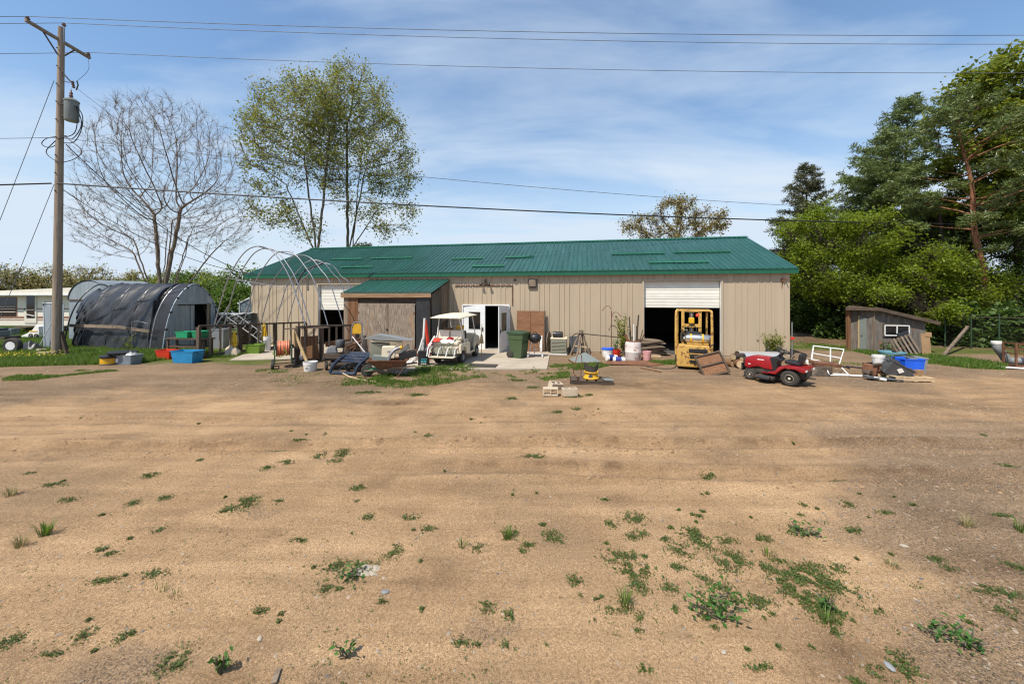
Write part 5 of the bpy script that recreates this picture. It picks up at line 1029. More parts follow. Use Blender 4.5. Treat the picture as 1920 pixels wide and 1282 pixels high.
# wheel and black sheet at the left edge
t = thing('trailer_wheel', 'black tyre with white spoked rim at the left edge of the grass', 'wheel', gp(24, 662), 0, None, (0, 0, 6))
X = T4((0, 0, 0.34), (90, 0, 0)); lt(t, 'tyre', 'rubber', [(0.19, -0.1), (0.3, -0.11), (0.335, -0.08), (0.345, 0), (0.335, 0.08), (0.3, 0.11), (0.19, 0.1), (0.19, -0.1)], 28, X)
lt(t, 'rim', 'white_paint', [(0.195, 0.1), (0.18, 0.1), (0.17, 0.06), (0.06, 0.075), (0.05, 0.09), (0, 0.09)], 28, X)
for k in range(6): a = k * math.pi / 3; bx(t, 'rim_slot', 'black_plastic', (math.cos(a) * 0.115, -0.078, 0.34 + math.sin(a) * 0.115), (0.07, 0.02, 0.06), (0, -math.degrees(a), 0), 0.004)
t = thing('boat_trailer', 'dark trailer frame with grey gear, cut by the left edge', 'trailer', gp(-8, 655)); bx(t, 'frame', 'dark_steel', (-0.2, 0.2, 0.55), (1.5, 0.6, 0.12)); bx(t, 'gear_box', 'trafo', (0.02, 0.1, 0.75), (0.5, 0.5, 0.28), bev=0.05); bx(t, 'gear_lid', 'dgrey_plastic', (0.0, 0.1, 0.95), (0.4, 0.45, 0.12), bev=0.04)
bx(t, 'frame_leg', 'dark_steel', (-0.5, 0.2, 0.25), (0.08, 0.08, 0.5)); bx(t, 'frame_leg', 'dark_steel', (0.3, 0.3, 0.25), (0.08, 0.08, 0.5))
def crumple(a, b, sd): return 0.5 * math.sin(a * 9 + sd) * math.sin(b * 7 + sd * 2) + 0.3 * math.sin(a * 23 + b * 11 + sd)
def heap(name, label, cat, loc, rz, sx, sy, h, mat, sd=0, amp=0.12):
    m = MB(); f = lambda a, b: (sx * (a - 0.5), sy * (b - 0.5), max(0.0, h * math.sin(math.pi * a) ** 0.7 * math.sin(math.pi * b) ** 0.7 * (1 + amp * 3 * crumple(a, b, sd)) + 0.004)); m.grid(f, 22, 14); o = m.build(name, MT[mat], None, smooth=True, loc=loc, rot=(0, 0, rz), fix=False); return tag(o, label, cat)
heap('tarp_heap', 'heap of black sheet on the grass right of the spoked wheel', 'tarp', gp(58, 657), -8, 1.0, 0.6, 0.42, 'tarp', 3)
def cinder(label, loc, rz, rot=None, cores=2):
    t = thing('concrete_block', label, 'concrete block', loc, rz, 'concrete blocks', rot); m = MB()
    for y in (-0.08, 0.08): m.box((0, y, 0.095), (0.39, 0.035, 0.19))
    for x_ in ((-0.178, 0, 0.178) if cores == 2 else (-0.178, -0.06, 0.06, 0.178)): m.box((x_, 0, 0.095), (0.035, 0.1252, 0.1898))
    m.build('block', MT['block'], t, bev=0.006); return t
cinder('concrete block lying in the grass left of the utility pole foot', gp(84, 668), 15)
cinder('cracked concrete block behind the one by the pole foot', gp(78, 662), -20)

# ------------------------------------------------------------------ arched sheds and black tarp tunnel
TR = gp(305, 659); ANG = -11.28; WID = 2.9
hp = bez([(0, 0, 0), (0, 0.1, 0.8), (0, 0.27, 1.6), (0, 0.55, 2.3), (0, 0.95, 2.85), (0, 1.45, 3.16), (0, 1.95, 2.85), (0, 2.35, 2.3), (0, 2.63, 1.6), (0, 2.8, 0.8), (0, 2.9, 0)], 4)
K = thing('tarp_tunnel', 'low hoop tunnel covered with wrinkled black plastic sheet beside the pole', 'hoop tunnel', TR, ANG)
def hoop(par, x, mat='steel', r=0.028): return tb(par, 'hoop', mat, [(x, p.y, p.z) for p in hp], r, 8)
for x_ in (-0.95, -2.2, -3.5, -4.9, -6.1): hoop(K, x_, 'black_plastic' if x_ < -0.9 else 'steel', 0.03)
hoopsx = [-0.95, -2.2, -3.5, -4.9]
m = MB(); nv = len(hp) - 1
def tarp(a, b):
    x = -0.9 - 4.0 * a; i = b * nv; k = min(int(i), nv - 1); p = hp[k].lerp(hp[k + 1], i - k)
    d = min(abs(x - h) for h in hoopsx); sag = 0.11 * min(1, d / 0.6) * math.sin(math.pi * min(1, max(0, p.z / 3.2))) ** 0.6
    ctr = Vector((0, 1.45, 1.4)); n_ = (Vector((0, p.y, p.z)) - ctr).normalized()
    fold = 0.02 * math.exp(-(d / 0.28) ** 2) * math.sin(x * 42 + p.z * 1.0) * (p.z < 2.6) * (p.y < 1.4)
    w_ = 0.03 * math.sin(x * 3 + p.z * 5) * (1 - p.z / 3.3) + 0.02 * math.sin(x * 9 - p.z * 7)
    q = Vector((x, p.y, p.z)) + n_ * (0.035 - sag + fold + w_); q.z = max(q.z, 0.01); return q
m.grid(tarp, 110, 56); m.build('tarp_sheet', MT['tarp'], K, smooth=True, fix=False)
m = MB()
def crumpled(a, b):
    x = -4.88 - 1.5 * a * (0.75 + 0.5 * b); i = b * nv * 0.62; k = min(int(i), nv - 1); p = hp[k].lerp(hp[k + 1], i - k)
    c = 0.13 * crumple(a * 1.4, b * 1.7, 2) + 0.07 * math.sin(a * 31 + b * 9) + 0.05 * math.sin(b * 40 - a * 12); return Vector((x, p.y + c * 0.7 + 0.35 * a * (1 - b), max(0.01, p.z * (1 - 0.1 * a) + c - 0.04)))
m.grid(crumpled, 50, 60); m.build('crumpled_sheet', MT['tarp'], K, smooth=True, fix=False)
m = MB(); m.grid(lambda a, b: (-0.92 + 0.06 * math.sin(a * 24) * (1.2 - b) - 0.5 * a * (1 - b) * 0.2, 0.05 + 0.75 * a + 0.2 * b, 0.02 + 2.3 * b * (1 + 0.12 * a)), 26, 18); m.build('end_curtain', MT['tarp'], K, smooth=True, fix=False)
m = MB(); m.grid(lambda a, b: (-1.0, 0.1 + 2.7 * a, 0.02 + (3.0 - 2.2 * (2 * a - 1) ** 4) * b), 14, 8); m.build('end_sheet', MT['tarp'], K, fix=False)
br(K, 'batten_rail', 'wood_grey', (-5.5, -0.12, 1.12), (-2.6, -0.1, 1.1), 0.035, 0.14); br(K, 'batten_rail', 'wood_grey', (-2.58, -0.1, 1.1), (-0.55, -0.14, 0.93), 0.035, 0.14)
for x0, x1, y_ in ((-5.6, -3.6, -0.5), (-4.2, -2.6, -0.45)): bx(K, 'ground_sheet', 'white_paint', ((x0 + x1) / 2, y_, 0.02), (x1 - x0, 0.3, 0.02), (0, 0, 3))
t = thing('conduit_frame', 'thin bent grey conduit frame standing in front of the tarp tunnel', 'frame', gp(262, 659), -10); tb(t, 'conduit', 'steel', bez([(-0.46, 0, 0), (-0.45, 0, 1.2), (-0.4, 0, 1.36), (0.0, 0, 1.38), (0.38, 0, 1.3), (0.46, 0, 1.2), (0.46, 0, 0)], 4), 0.011, 6)
A = thing('arched_metal_shed', 'grey corrugated arched shed with a dark doorway beside the tarp tunnel', 'shed', TR, ANG)
hoop(A, 0.0, 'galv', 0.03); hoop(A, -0.75, 'steel')
def arch_z(y):
    for k in range(len(hp) - 1):
        if hp[k].y <= y <= hp[k + 1].y: f = (y - hp[k].y) / max(1e-6, hp[k + 1].y - hp[k].y); return hp[k].z + (hp[k + 1].z - hp[k].z) * f
    return 0
def vpanel(par, x, y0, y1, zb, name='metal_panel', mat='galv', top=None):
    m = MB(); k = max(2, int((y1 - y0) / 0.075)); ys_ = [y0 + (y1 - y0) * i / k for i in range(k + 1)]
    v = []; 
    for i, y_ in enumerate(ys_):
        o = 0.014 if i % 3 == 1 else 0.0; zt_ = max(zb + 0.05, (arch_z(min(max(y_, 0.02), 2.88)) - 0.05) if top is None else top); v += [(x + o, y_, zb), (x + o, y_, zt_)]
    m.add(v, [(2 * i, 2 * i + 2, 2 * i + 3, 2 * i + 1) for i in range(k)]); m.add([(a - 0.006, b, c) for a, b, c in v], [(2 * i, 2 * i + 1, 2 * i + 3, 2 * i + 2) for i in range(k)]); return m.build(name, MT[mat], par, fix=False)
for y0 in np.arange(0.55, 2.35, 0.3): vpanel(A, 0.0, y0, y0 + 0.295, 2.18)
vpanel(A, 0.0, 0.12, 0.40, 0.03); vpanel(A, 0.0, 0.41, 0.66, 0.03, top=2.16); vpanel(A, -0.02, 2.25, 2.5, 0.03, top=2.16); vpanel(A, -0.02, 2.51, 2.85, 0.03, top=1.0)
e = vpanel(A, -0.14, 0.72, 1.3, 0.03, 'metal_door', top=2.1); vpanel(A, -0.1, 1.31, 1.5, 0.03, top=2.1)
bx(A, 'door_post', 'wood_grey', (0.0, 2.1, 1.1), (0.06, 0.12, 2.2)); bx(A, 'door_header', 'galv', (0.01, 1.4, 2.17), (0.03, 1.75, 0.05))
m = MB(); m.grid(lambda a, b: Vector((-1.0 + 0.98 * a, 0, 0)) + Vector((0, hp[min(int(b * nv), nv)].y, hp[min(int(b * nv), nv)].z)), 3, nv); m.build('roof_sheet', MT['black_plastic'], A, smooth=True, fix=False)
for k in (5, 9, 13, 17, 22, 26, 30, 33): bx(A, 'clamp', 'black_plastic', (0.02, hp[k].y, hp[k].z), (0.05, 0.09, 0.09), bev=0.01)
Q = thing('quonset_hut', 'grey arched metal hut behind the crumpled end of the tarp tunnel', 'hut', G(166, 21.5), ANG)
for k in range(10):
    y0 = -1.5 + 0.3 * k; m = MB(); zc = lambda q: 2.3 + 1.1 * math.sqrt(max(0, 1 - (q / 1.52) ** 2)); m.prism([(y0, 0), (y0 + 0.295, 0), (y0 + 0.295, zc(y0 + 0.295)), (y0, zc(y0))], 0, 0.02, 'xz'); m.build('metal_panel', MT['galv'], Q)
m = MB(); m.grid(lambda a, b: (-1.55 * math.cos(math.pi * a), 2.6 * b - 0.05, 2.3 + 1.15 * math.sin(math.pi * a)), 16, 2); m.build('roof_sheet', MT['galv'], Q, smooth=True, fix=False); bx(Q, 'gable_trim', 'wood_dark', (0, -0.03, 2.3), (3.0, 0.05, 0.08))
for x_ in (-1.5, 1.5): bx(Q, 'side_wall', 'galv', (x_, 1.3, 1.15), (0.03, 2.6, 2.3))
t = thing('metal_flap', 'tall grey metal sheet leaning beside the utility pole', 'metal sheet', gp(100, 656), -14)
for k in range(3): bx(t, 'metal_panel', 'galv', (-0.44 + 0.46 * k, 0.0, 1.12), (0.45, 0.02, 2.2), (0, 2, 0), 0.004)
br(t, 'stay', 'alu', (-0.52, -0.25, 0.1), (0.2, -0.05, 1.6), 0.03, 0.03); bx(t, 'frame_rail', 'white_paint', (0.0, -0.02, 2.23), (1.4, 0.04, 0.04)); tb(t, 'stay', 'white_paint', [(-0.66, -0.02, 2.1), (-0.56, -0.03, 0.1)], 0.02)
# tubs in the grass in front of the tunnel
t = thing('cable_spool', 'yellow drum with black lid in the grass', 'drum', gp(207, 683)); lt(t, 'drum', 'yellow', [(0, 0), (0.27, 0), (0.28, 0.03), (0.27, 0.28), (0, 0.28)], 24); lt(t, 'base_ring', 'dgrey_plastic', [(0.2, -0.01), (0.29, -0.01), (0.29, 0.05), (0.2, 0.05)], 24); lt(t, 'lid', 'black_plastic', [(0, 0.28), (0.3, 0.28), (0.31, 0.34), (0.24, 0.36), (0, 0.37)], 24, T4((0.02, 0, 0), (2, 3, 0)))
lt(t, 'cover', 'black_plastic', [(0, 0.4), (0.42, 0.38), (0.43, 0.44), (0.2, 0.46), (0, 0.46)], 24, T4((0.28, 0.16, 0.02), (0, 2, 0)))
t = tote('storage_tote', 'cloudy grey tote full of rags beside the yellow drum', gp(241, 682), -4, (0.72, 0.46, 0.36), 'clear_tote'); bx(t, 'sticker', 'white_plastic', (-0.2, -0.225, 0.17), (0.1, 0.012, 0.12), (-8, 0, 0), 0)
for k in range(5): o = heap('rag', 'x y z w', 'rag', (0, 0, 0), 40 * k, 0.3, 0.24, 0.14, 'white_plastic' if k % 2 else 'grey_plastic', k); o.parent = t; o.location = (-0.2 + 0.1 * k, 0.05 * (-1) ** k, 0.3); del o['category']; del o['label']
tote('storage_tote', 'red plastic storage tub in the grass left of the blue one', gp(314, 672), -8, (0.66, 0.42, 0.36), 'red_plastic', lid=None); tote('storage_tote', 'large teal blue storage tub in front of the wooden railing', gp(352, 679), -6, (0.95, 0.5, 0.46), 'blue_plastic')
t = thing('work_bench', 'low black bench in front of the arched metal shed', 'bench', gp(352, 670), -8)
bx(t, 'bench_top', 'wood_dark', (0, 0.1, 0.78), (1.9, 0.5, 0.06)); bx(t, 'bench_shelf', 'wood_dark', (-0.1, 0.1, 0.45), (1.7, 0.4, 0.05))
for x_ in (-0.85, 0.85):
    for y_ in (-0.08, 0.28): bx(t, 'leg', 'wood_dark_z', (x_, y_, 0.375), (0.07, 0.07, 0.75))
p_ = gp(352, 670); tote('storage_tote', 'green storage tote with white sticker, left one on the bench', p_ + Vector((-0.2, 0.12, 0.815)), -8, (0.6, 0.36, 0.26), 'green_tote'); tote('storage_tote', 'green storage tote, right one on the bench', p_ + Vector((0.5, 0.06, 0.815)), -14, (0.56, 0.36, 0.26), 'green_tote', lid='green_tote')
t = thing('old_tire', 'black tyre lying under the bench by the blue tub', 'tyre', gp(347, 666) + Vector((0.1, 0.15, 0))); lt(t, 'tyre', 'rubber', [(0.2, 0.02), (0.3, 0), (0.34, 0.08), (0.34, 0.14), (0.3, 0.21), (0.2, 0.2), (0.2, 0.02)], 24)

# ------------------------------------------------------------------ railings, hoop frame and what hangs there
def railing(label, p0, p1, z0, z1, n, thick, seed):
    p0, p1 = Vector(p0), Vector(p1); t = thing('wooden_railing', label, 'railing', p0); d = p1 - p0; rg_ = random.Random(seed)
    br(t, 'top_rail', 'wood_dark', (0, 0, z0), d + Vector((0, 0, z1)), 0.14, 0.07); br(t, 'bottom_rail', 'wood_dark', Vector((0, 0, 0.1)), d + Vector((0, 0, 0.1)), 0.05, 0.12)
    for i in range(n):
        f = i / (n - 1); w = 0.13 if i in thick else 0.085; q = d * f; zt_ = z0 + (z1 - z0) * f - 0.04
        br(t, 'post' if i in thick else 'baluster', 'wood_dark_z' if i in thick else 'wood_grey_z', q + Vector((0, 0, 0.0 if i in thick else 0.12)), q + Vector((rg_.uniform(-0.02, 0.02), 0, zt_)), w, w * (1 if i in thick else 0.5), rg_.uniform(-4, 4))
    return t
RA, RB = Vector((-12.75, 15.2, 0)), Vector((-10.55, 19.1, 0))
railing('long weathered wooden railing running back from the blue tub to the building', RA, RB, 1.34, 1.2, 13, (0, 4, 8, 12), 1)
FA, FB = Vector((-8.05, 13.95, 0)), Vector((-6.75, 16.25, 0))
railing('short weathered wooden railing beside the lean-to shed', FA, FB, 1.42, 1.3, 9, (0, 3, 8), 2)
t = thing('plank_wall', 'rough boards on edge behind the hose cart', 'planks', Vector((-8.05, 13.95, 0)) + Vector((-0.42, 0.3, 0)))
br(t, 'plank', 'wood_dark', (-0.15, 0, 1.32), (1.4, 0.15, 1.36), 0.3, 0.03); br(t, 'plank', 'wood_brown_z', (0.3, 0.25, 0.55), (0.95, 0.25, 0.58), 0.05, 0.9); br(t, 'post', 'wood_dark_z', (0.15, 0.3, 0), (0.15, 0.3, 1.3), 0.1, 0.1); br(t, 'plank', 'wood_dark', (0.5, 0.5, 0.12), (2.0, 1.8, 0.12), 0.05, 0.24); br(t, 'plank', 'wood_brown_z', (0.9, 0.9, 0.6), (1.9, 1.9, 0.65), 0.04, 0.2)
HF = thing('hoop_house_frame', 'bare grey steel hoop house frame of six arches without cover', 'hoop frame', (RA + FA) / 2)
off = (RA + FA) / 2
for i, (lx, lz, rx_, rzz, tz) in enumerate(((401, 0, 575, 0, 4.56), (420, 0, 584, 0, 4.5), (456, 0, 616, 0, 4.45), (489, 0, 644, 0, 4.36), (517, 0, 667, 0, 4.26), (540, 0, 689, 0, 4.16))):
    f = lambda A_, B_, px: (lambda t_: A_ + (B_ - A_) * t_)(((px - 960) / FPX * A_.y - A_.x) / ((B_ - A_).x - (px - 960) / FPX * (B_ - A_).y))
    a = f(RA, RB, lx); b = f(FA, FB, rx_) if i < 4 else bw(la - 0.22, -1.2 + 0.55 * (i - 4)); c = (a + b) / 2; h = b - a
    pts = [a + Vector((0, 0, 1.25)), a + h * 0.07 + Vector((0, 0, 2.2)), a + h * 0.16 + Vector((0, 0, 3.2)), a + h * 0.27 + Vector((0, 0, tz - 0.6)), a + h * 0.38 + Vector((0, 0, tz - 0.14)), c + Vector((0, 0, tz)), a + h * 0.63 + Vector((0, 0, tz - 0.16)), a + h * 0.74 + Vector((0, 0, tz - 0.65)), a + h * 0.84 + Vector((0, 0, 3.2)), a + h * 0.93 + Vector((0, 0, 2.2)), b + Vector((0, 0, 1.3))]
    tb(HF, 'hoop', 'steel', [p - off for p in bez(pts, 5)], 0.022, 8)
    if i == 0: A0_ = pts
    if i == 5: A5_ = pts
    if i == 1: A1_ = pts
tb(HF, 'ridge_pipe', 'steel', [A0_[5] - off, A1_[5] - off, A5_[5] - off], 0.02); tb(HF, 'purlin', 'steel', [A0_[2] + Vector((0, 0, 0.1)) - off, A0_[8] + Vector((0, 0, -0.35)) - off], 0.012, 6)
tb(HF, 'brace', 'dark_steel', [A5_[3] - off, A1_[9] - off + Vector((-0.2, 0.6, 0.6))], 0.03); tb(HF, 'brace', 'steel', [A1_[1] - off, A0_[0] - off + Vector((-0.5, 0.3, -0.5))], 0.024); tb(HF, 'brace', 'black_plastic', bez([A5_[5] - off, A5_[4] - off + Vector((-0.3, -0.4, -0.25)), A5_[3] - off + Vector((-0.2, -0.6, -0.5))], 4), 0.04)
def coil(label, p, h, w):
    t = thing('rope_coil', label, 'rope', p, 0, 'yellow ropes on the railing'); rg_ = random.Random(h)
    for k in range(9):
        a = rg_.uniform(-0.5, 0.5) * w; q = rg_.uniform(0.7, 1.0); tb(t, 'rope_strand', 'yellow_rope', bez([(0, 0, 0), (a - 0.02, -0.03 + 0.01 * k, -h * 0.3), (a, -0.05, -h * 0.75 * q), (a + 0.03, -0.03, -h * q), (a + 0.07, -0.01, -h * 0.8 * q), (a * 0.5 + 0.05, 0, -h * 0.3), (0.02, 0, 0)], 4), 0.018, 5)
    lt(t, 'tie', 'yellow_rope', [(0.05, -0.12 - 0.04), (0.06, -0.14), (0.05, -0.1)], 8); return t
q = RA.lerp(RB, 0.3); coil('yellow rope coil hanging on the railing, the left one', q + Vector((0, -0.12, 1.0)), 0.75, 0.18)
q = RA.lerp(RB, 0.56); coil('long yellow rope coil hanging on the railing, the right one', q + Vector((0.05, -0.12, 1.28)), 1.05, 0.16)
t = thing('ladder', 'aluminium ladder leaning down behind the wooden railing', 'ladder', at(434, 583, 18.8)); d = at(517, 642, 17.9) - at(434, 583, 18.8); off2 = at(424, 593, 18.6) - at(434, 583, 18.8)
for o_ in (Vector((0, 0, 0)), off2): br(t, 'side_rail', 'alu', o_, o_ + d, 0.02, 0.035)
for k in range(9): br(t, 'rung', 'alu', d * (0.06 + 0.11 * k), d * (0.06 + 0.11 * k) + off2, 0.016, 0.016)
t = thing('sheet_stack', 'stack of wavy silvery sheets behind the railing', 'stack', G(440, 20.0), -11)
for k in range(6): m = MB(); m.grid(lambda a, b: (-0.95 + 1.9 * a, -0.5 + 1.0 * b, 0.95 + 0.13 * k + 0.03 * math.sin(a * 19 + k * 1.7) + 0.02 * math.sin(b * 13 + k)), 24, 8); m.grid(lambda a, b: (-0.95 + 1.9 * a, -0.5 + 1.0 * b, 0.86 + 0.13 * k + 0.03 * math.sin(a * 19 + k * 1.7)), 24, 1); m.build('wavy_sheet', MT['silver'], t, smooth=True, fix=False)
for x_ in (-0.8, 0.8): bx(t, 'trestle', 'wood_dark', (x_, 0, 0.44), (0.1, 0.9, 0.88))
bx(t, 'shelf', 'wood_dark', (0, 0, 0.5), (1.9, 0.8, 0.05))
tote('planter_tub', 'lime green tub on the ground behind the railing', Vector((-11.4, 16.6, 0)), 5, (0.6, 0.5, 0.42), 'lime')
bucket('paint_bucket', 'white bucket on the ground behind the railing', Vector((-11.35, 17.3, 0.0)), 0.16, 0.7, 'white_plastic')
heap('cloth_heap', 'heap of white cloth behind the left end of the railing', 'cloth', Vector((-12.15, 16.2, 0)), 10, 0.7, 0.5, 0.42, 'block', 5)
tote('grey_drum', 'grey plastic bin behind the railing below the sheet stack', G(415, 18.3), 0, (0.6, 0.5, 0.95), 'grey_plastic')
t = thing('grey_barn', 'small grey metal barn with white trim far behind the left corner', 'barn', G(462, 27), -11); pr(t, 'wall', 'galv', [(-0.55, 0), (3.0, 0), (3.0, 2.6), (1.4, 2.75), (-0.55, 1.95)], 0, 2.0, 'xz', 0); br(t, 'barge_board', 'white_paint', (-0.7, -0.05, 1.95), (1.4, -0.05, 2.78), 0.05, 0.09); bx(t, 'corner_trim', 'white_paint', (-0.55, -0.03, 0.97), (0.07, 0.06, 1.94)); br(t, 'roof', 'galv', (-0.75, 1.0, 1.98), (1.5, 1.0, 2.82), 2.1, 0.03)

# hose cart, jug, bucket and stick
t = thing('hose_reel_cart', 'dark green hose reel cart with coiled orange hose on black tyres', 'hose cart', gp(531, 688), 32)
fr_ = 'green_dark'
for s in (-1, 1):
    tb(t, 'side_frame', fr_, bez([(s * 0.26, -0.42, 0.2), (s * 0.26, -0.42, 0.65), (s * 0.26, -0.3, 0.78), (s * 0.26, 0.3, 0.78), (s * 0.26, 0.42, 0.65), (s * 0.26, 0.42, 0.24), (s * 0.26, 0.3, 0.2), (s * 0.26, -0.42, 0.2)], 4), 0.02, 6)
    lt(t, 'reel_flange', fr_, [(0.05, -0.012), (0.29, -0.012), (0.3, 0), (0.29, 0.012), (0.05, 0.012), (0.05, -0.012)], 20, T4((s * 0.21, 0, 0.68), (0, 90, 0)))
    for y_ in (-0.3, 0.3): wheel(t, (s * 0.32, y_, 0.13), 0.14, 0.1, 0, 'steel', 0.45, tread=False)
for k in range(7): tb(t, 'hose_turn', 'orange_hose', [(-0.17 + 0.056 * k, math.cos(a) * (0.235 + 0.02 * (k % 2)), 0.68 + math.sin(a) * (0.235 + 0.02 * (k % 2))) for a in np.linspace(0, 2 * math.pi, 20, endpoint=False)], 0.03, 7, True)
tb(t, 'axle', 'dark_steel', [(-0.35, 0, 0.68), (0.35, 0, 0.68)], 0.02); tb(t, 'crank', 'dark_steel', [(0.3, 0, 0.68), (0.34, 0, 0.9), (0.44, 0, 0.9)], 0.014); tb(t, 'hose_tail', 'lime', bez([(-0.26, -0.3, 0.7), (-0.3, -0.42, 0.55), (-0.1, -0.45, 0.45), (0.1, -0.4, 0.55), (0.0, -0.35, 0.7)], 5), 0.016, 6)
for y_ in (-0.38, 0.38): tb(t, 'cross_bar', fr_, [(-0.26, y_, 0.2), (0.26, y_, 0.2)], 0.018)
t = thing('plastic_jug', 'cloudy white plastic jug between the hose cart and white bucket', 'jug', gp(562, 682)); pr(t, 'body', 'white_plastic', [(-0.09, 0), (0.09, 0), (0.1, 0.04), (0.1, 0.2), (0.05, 0.27), (-0.03, 0.28), (-0.1, 0.2), (-0.1, 0.04)], -0.07, 0.07, 'xz', 0.02); lt(t, 'cap', 'white_plastic', [(0.03, 0.27), (0.03, 0.32), (0, 0.32)], 10, T4((-0.02, 0, 0))); tb(t, 'handle', 'white_plastic', bez([(0.0, 0, 0.28), (0.07, 0, 0.32), (0.1, 0, 0.24)], 4), 0.014, 6)
o = bucket('white_bucket', 'low white plastic bucket on the dirt in front of the railing', gp(582, 695), 0.225, 0.32, 'white_plastic', bail=False, band=2)
bx(o, 'printed_mark', 'black_plastic', (-0.02, -0.214, 0.13), (0.08, 0.012, 0.018), (-6, 0, 0), 0)
t = thing('lumber_stick', 'yellowish lumber stick leaning against the railing post', 'lumber', gp(579, 686)); a, b = gp(579, 686), at(552, 622, 13.8); br(t, 'stick', 'wood_pale_z', a - a, b - a, 0.05, 0.09)
br(t, 'stick_end', 'wood_pale_z', at(551, 622, 13.75) - a, at(553, 650, 13.75) - a, 0.1, 0.05)
# ------------------------------------------------------------------ junk in front of the lean-to
t = thing('old_mower', 'derelict dark walk-behind machine with yellow backrest plate beside the lean-to', 'machine', gp(655, 692), 12)
bx(t, 'deck', 'dark_steel', (-0.2, 0.3, 0.38), (1.35, 0.75, 0.1), bev=0.03); bx(t, 'side_plate', 'engine', (-0.55, -0.1, 0.5), (0.55, 0.06, 0.18), (0, 4, 0)); bx(t, 'engine_block', 'engine', (0.0, 0.3, 0.68), (0.42, 0.42, 0.5), (0, 0, 10), 0.05)
lt(t, 'air_cleaner', 'dgrey_plastic', [(0, 0), (0.14, 0), (0.16, 0.03), (0.16, 0.22), (0.13, 0.28), (0, 0.3)], 16, T4((-0.38, 0.35, 0.72)))
for k in range(6): bx(t, 'cooling_fin', 'engine', (0.16, 0.28, 0.62 + 0.06 * k), (0.3, 0.4, 0.018), bev=0)
for k in range(3): tb(t, 'pipe', 'rust', bez([(0.1 - 0.1 * k, 0.05, 0.6 + 0.1 * k), (0.2, -0.05, 0.75 + 0.08 * k), (0.28 + 0.05 * k, 0.1, 0.95)], 4), 0.025, 6)
tb(t, 'plate_frame', 'steel', bez([(0.0, 0.42, 0.8), (-0.02, 0.42, 1.3), (0.05, 0.42, 1.58), (0.17, 0.42, 1.62), (0.3, 0.42, 1.58), (0.36, 0.42, 1.3), (0.36, 0.42, 0.6)], 5), 0.018, 6); bx(t, 'yellow_plate', 'yellow', (0.17, 0.43, 1.38), (0.3, 0.02, 0.36), bev=0.006)
tb(t, 'handle', 'white_plastic', [(0.1, -0.02, 1.15), (0.58, -0.15, 0.55)], 0.02); q_ = pr(t, 'bag', 'grey_plastic', [(-0.2, 0), (0.2, 0), (0.14, 0.18), (0.02, 0.28), (-0.12, 0.22)], -0.1, 0.1, 'xz', 0.04); q_.location = (-0.62, 0.2, 0.55)
for x_, y_ in ((-0.75, 0.0), (-0.7, 0.6), (0.35, 0.55)): wheel(t, (x_, y_, 0.15), 0.15, 0.09, 20, 'dark_steel', 0.5, tread=False)
bx(t, 'belt_cover', 'dark_steel', (-0.2, 0.05, 0.2), (0.9, 0.5, 0.12), (0, 3, 0), 0.04)
t = thing('vehicle_bumper', 'dark blue-black slatted plastic grille guard propped on the dirt', 'grille guard', gp(650, 703), -14)
def gd(u_, v_): return Vector((-0.62 + 1.1 * u_ + 0.12 * v_, 0.0 + 0.55 * v_, 0.06 + 0.5 * v_))
for u_ in (0.0, 0.86): tb(t, 'side_rail', 'navy', bez([gd(u_, -0.05) + Vector((0, 0, 0)), gd(u_ + 0.01, 0.25) + Vector((0, -0.05, 0.1)), gd(u_ + 0.07, 0.7) + Vector((0, 0, 0.1)), gd(u_ + 0.16, 1.0)], 6), [0.055] * 19, 8)
for v_ in (0.0, 0.55, 0.72, 0.88, 1.02): br(t, 'slat', 'navy', gd(0.02 + 0.15 * v_, v_) + Vector((0, 0, 0.06 * (v_ > 0.1))), gd(0.86 + 0.15 * v_, v_) + Vector((0, 0, 0.06 * (v_ > 0.1))), 0.1, 0.035, 40)
br(t, 'brace', 'navy', gd(0.2, 0.1), gd(0.33, 0.5), 0.06, 0.03)
tb(t, 'prop', 'dark_steel', [gd(0.5, 0.95), (0.3, 0.75, 0.0)], 0.02)
t = thing('lawn_mower_deck', 'small overturned mower with pale wheel behind the grille guard', 'mower', gp(668, 697), 0); bx(t, 'deck', 'dark_steel', (0, 0.3, 0.2), (0.6, 0.5, 0.12), bev=0.04); wheel(t, (0.0, 0.05, 0.14), 0.13, 0.06, 80, 'trafo', 0.6, tread=False); wheel(t, (-0.32, 0.1, 0.14), 0.13, 0.06, 80, 'trafo', 0.6, tread=False)
# wheelbarrow with its load
WBL = gp(722, 705); t = thing('wheelbarrow', 'rusty wheelbarrow with green wheel fork in front of the lean-to', 'wheelbarrow', WBL, 8)
m = MB(); prof_ = [(-0.35, 0.52), (-0.3, 0.52), (0.0, 0.3), (0.45, 0.32), (0.72, 0.56)]
f_ = lambda a, b: None
v = [(-0.5, -0.33, 0.56), (0.75, -0.36, 0.54), (0.75, 0.36, 0.54), (-0.5, 0.33, 0.56), (-0.15, -0.2, 0.27), (0.5, -0.22, 0.25), (0.5, 0.22, 0.25), (-0.15, 0.2, 0.27)]
v2 = [(a * 0.97 + 0.003, b * 0.95, c + 0.012) for a, b, c in v]; fc = [(4, 5, 6, 7), (0, 1, 5, 4), (1, 2, 6, 5), (2, 3, 7, 6), (3, 0, 4, 7)]
m.add(v + v2, [tuple(reversed(q)) for q in fc] + [tuple(8 + i for i in q) for q in fc] + [(i, (i + 1) % 4, 8 + (i + 1) % 4, 8 + i) for i in range(4)]); m.build('tray', MT['rust'], t)
tb(t, 'tray_rim', 'rust', v[:4] + [v[0]], 0.014, 6)
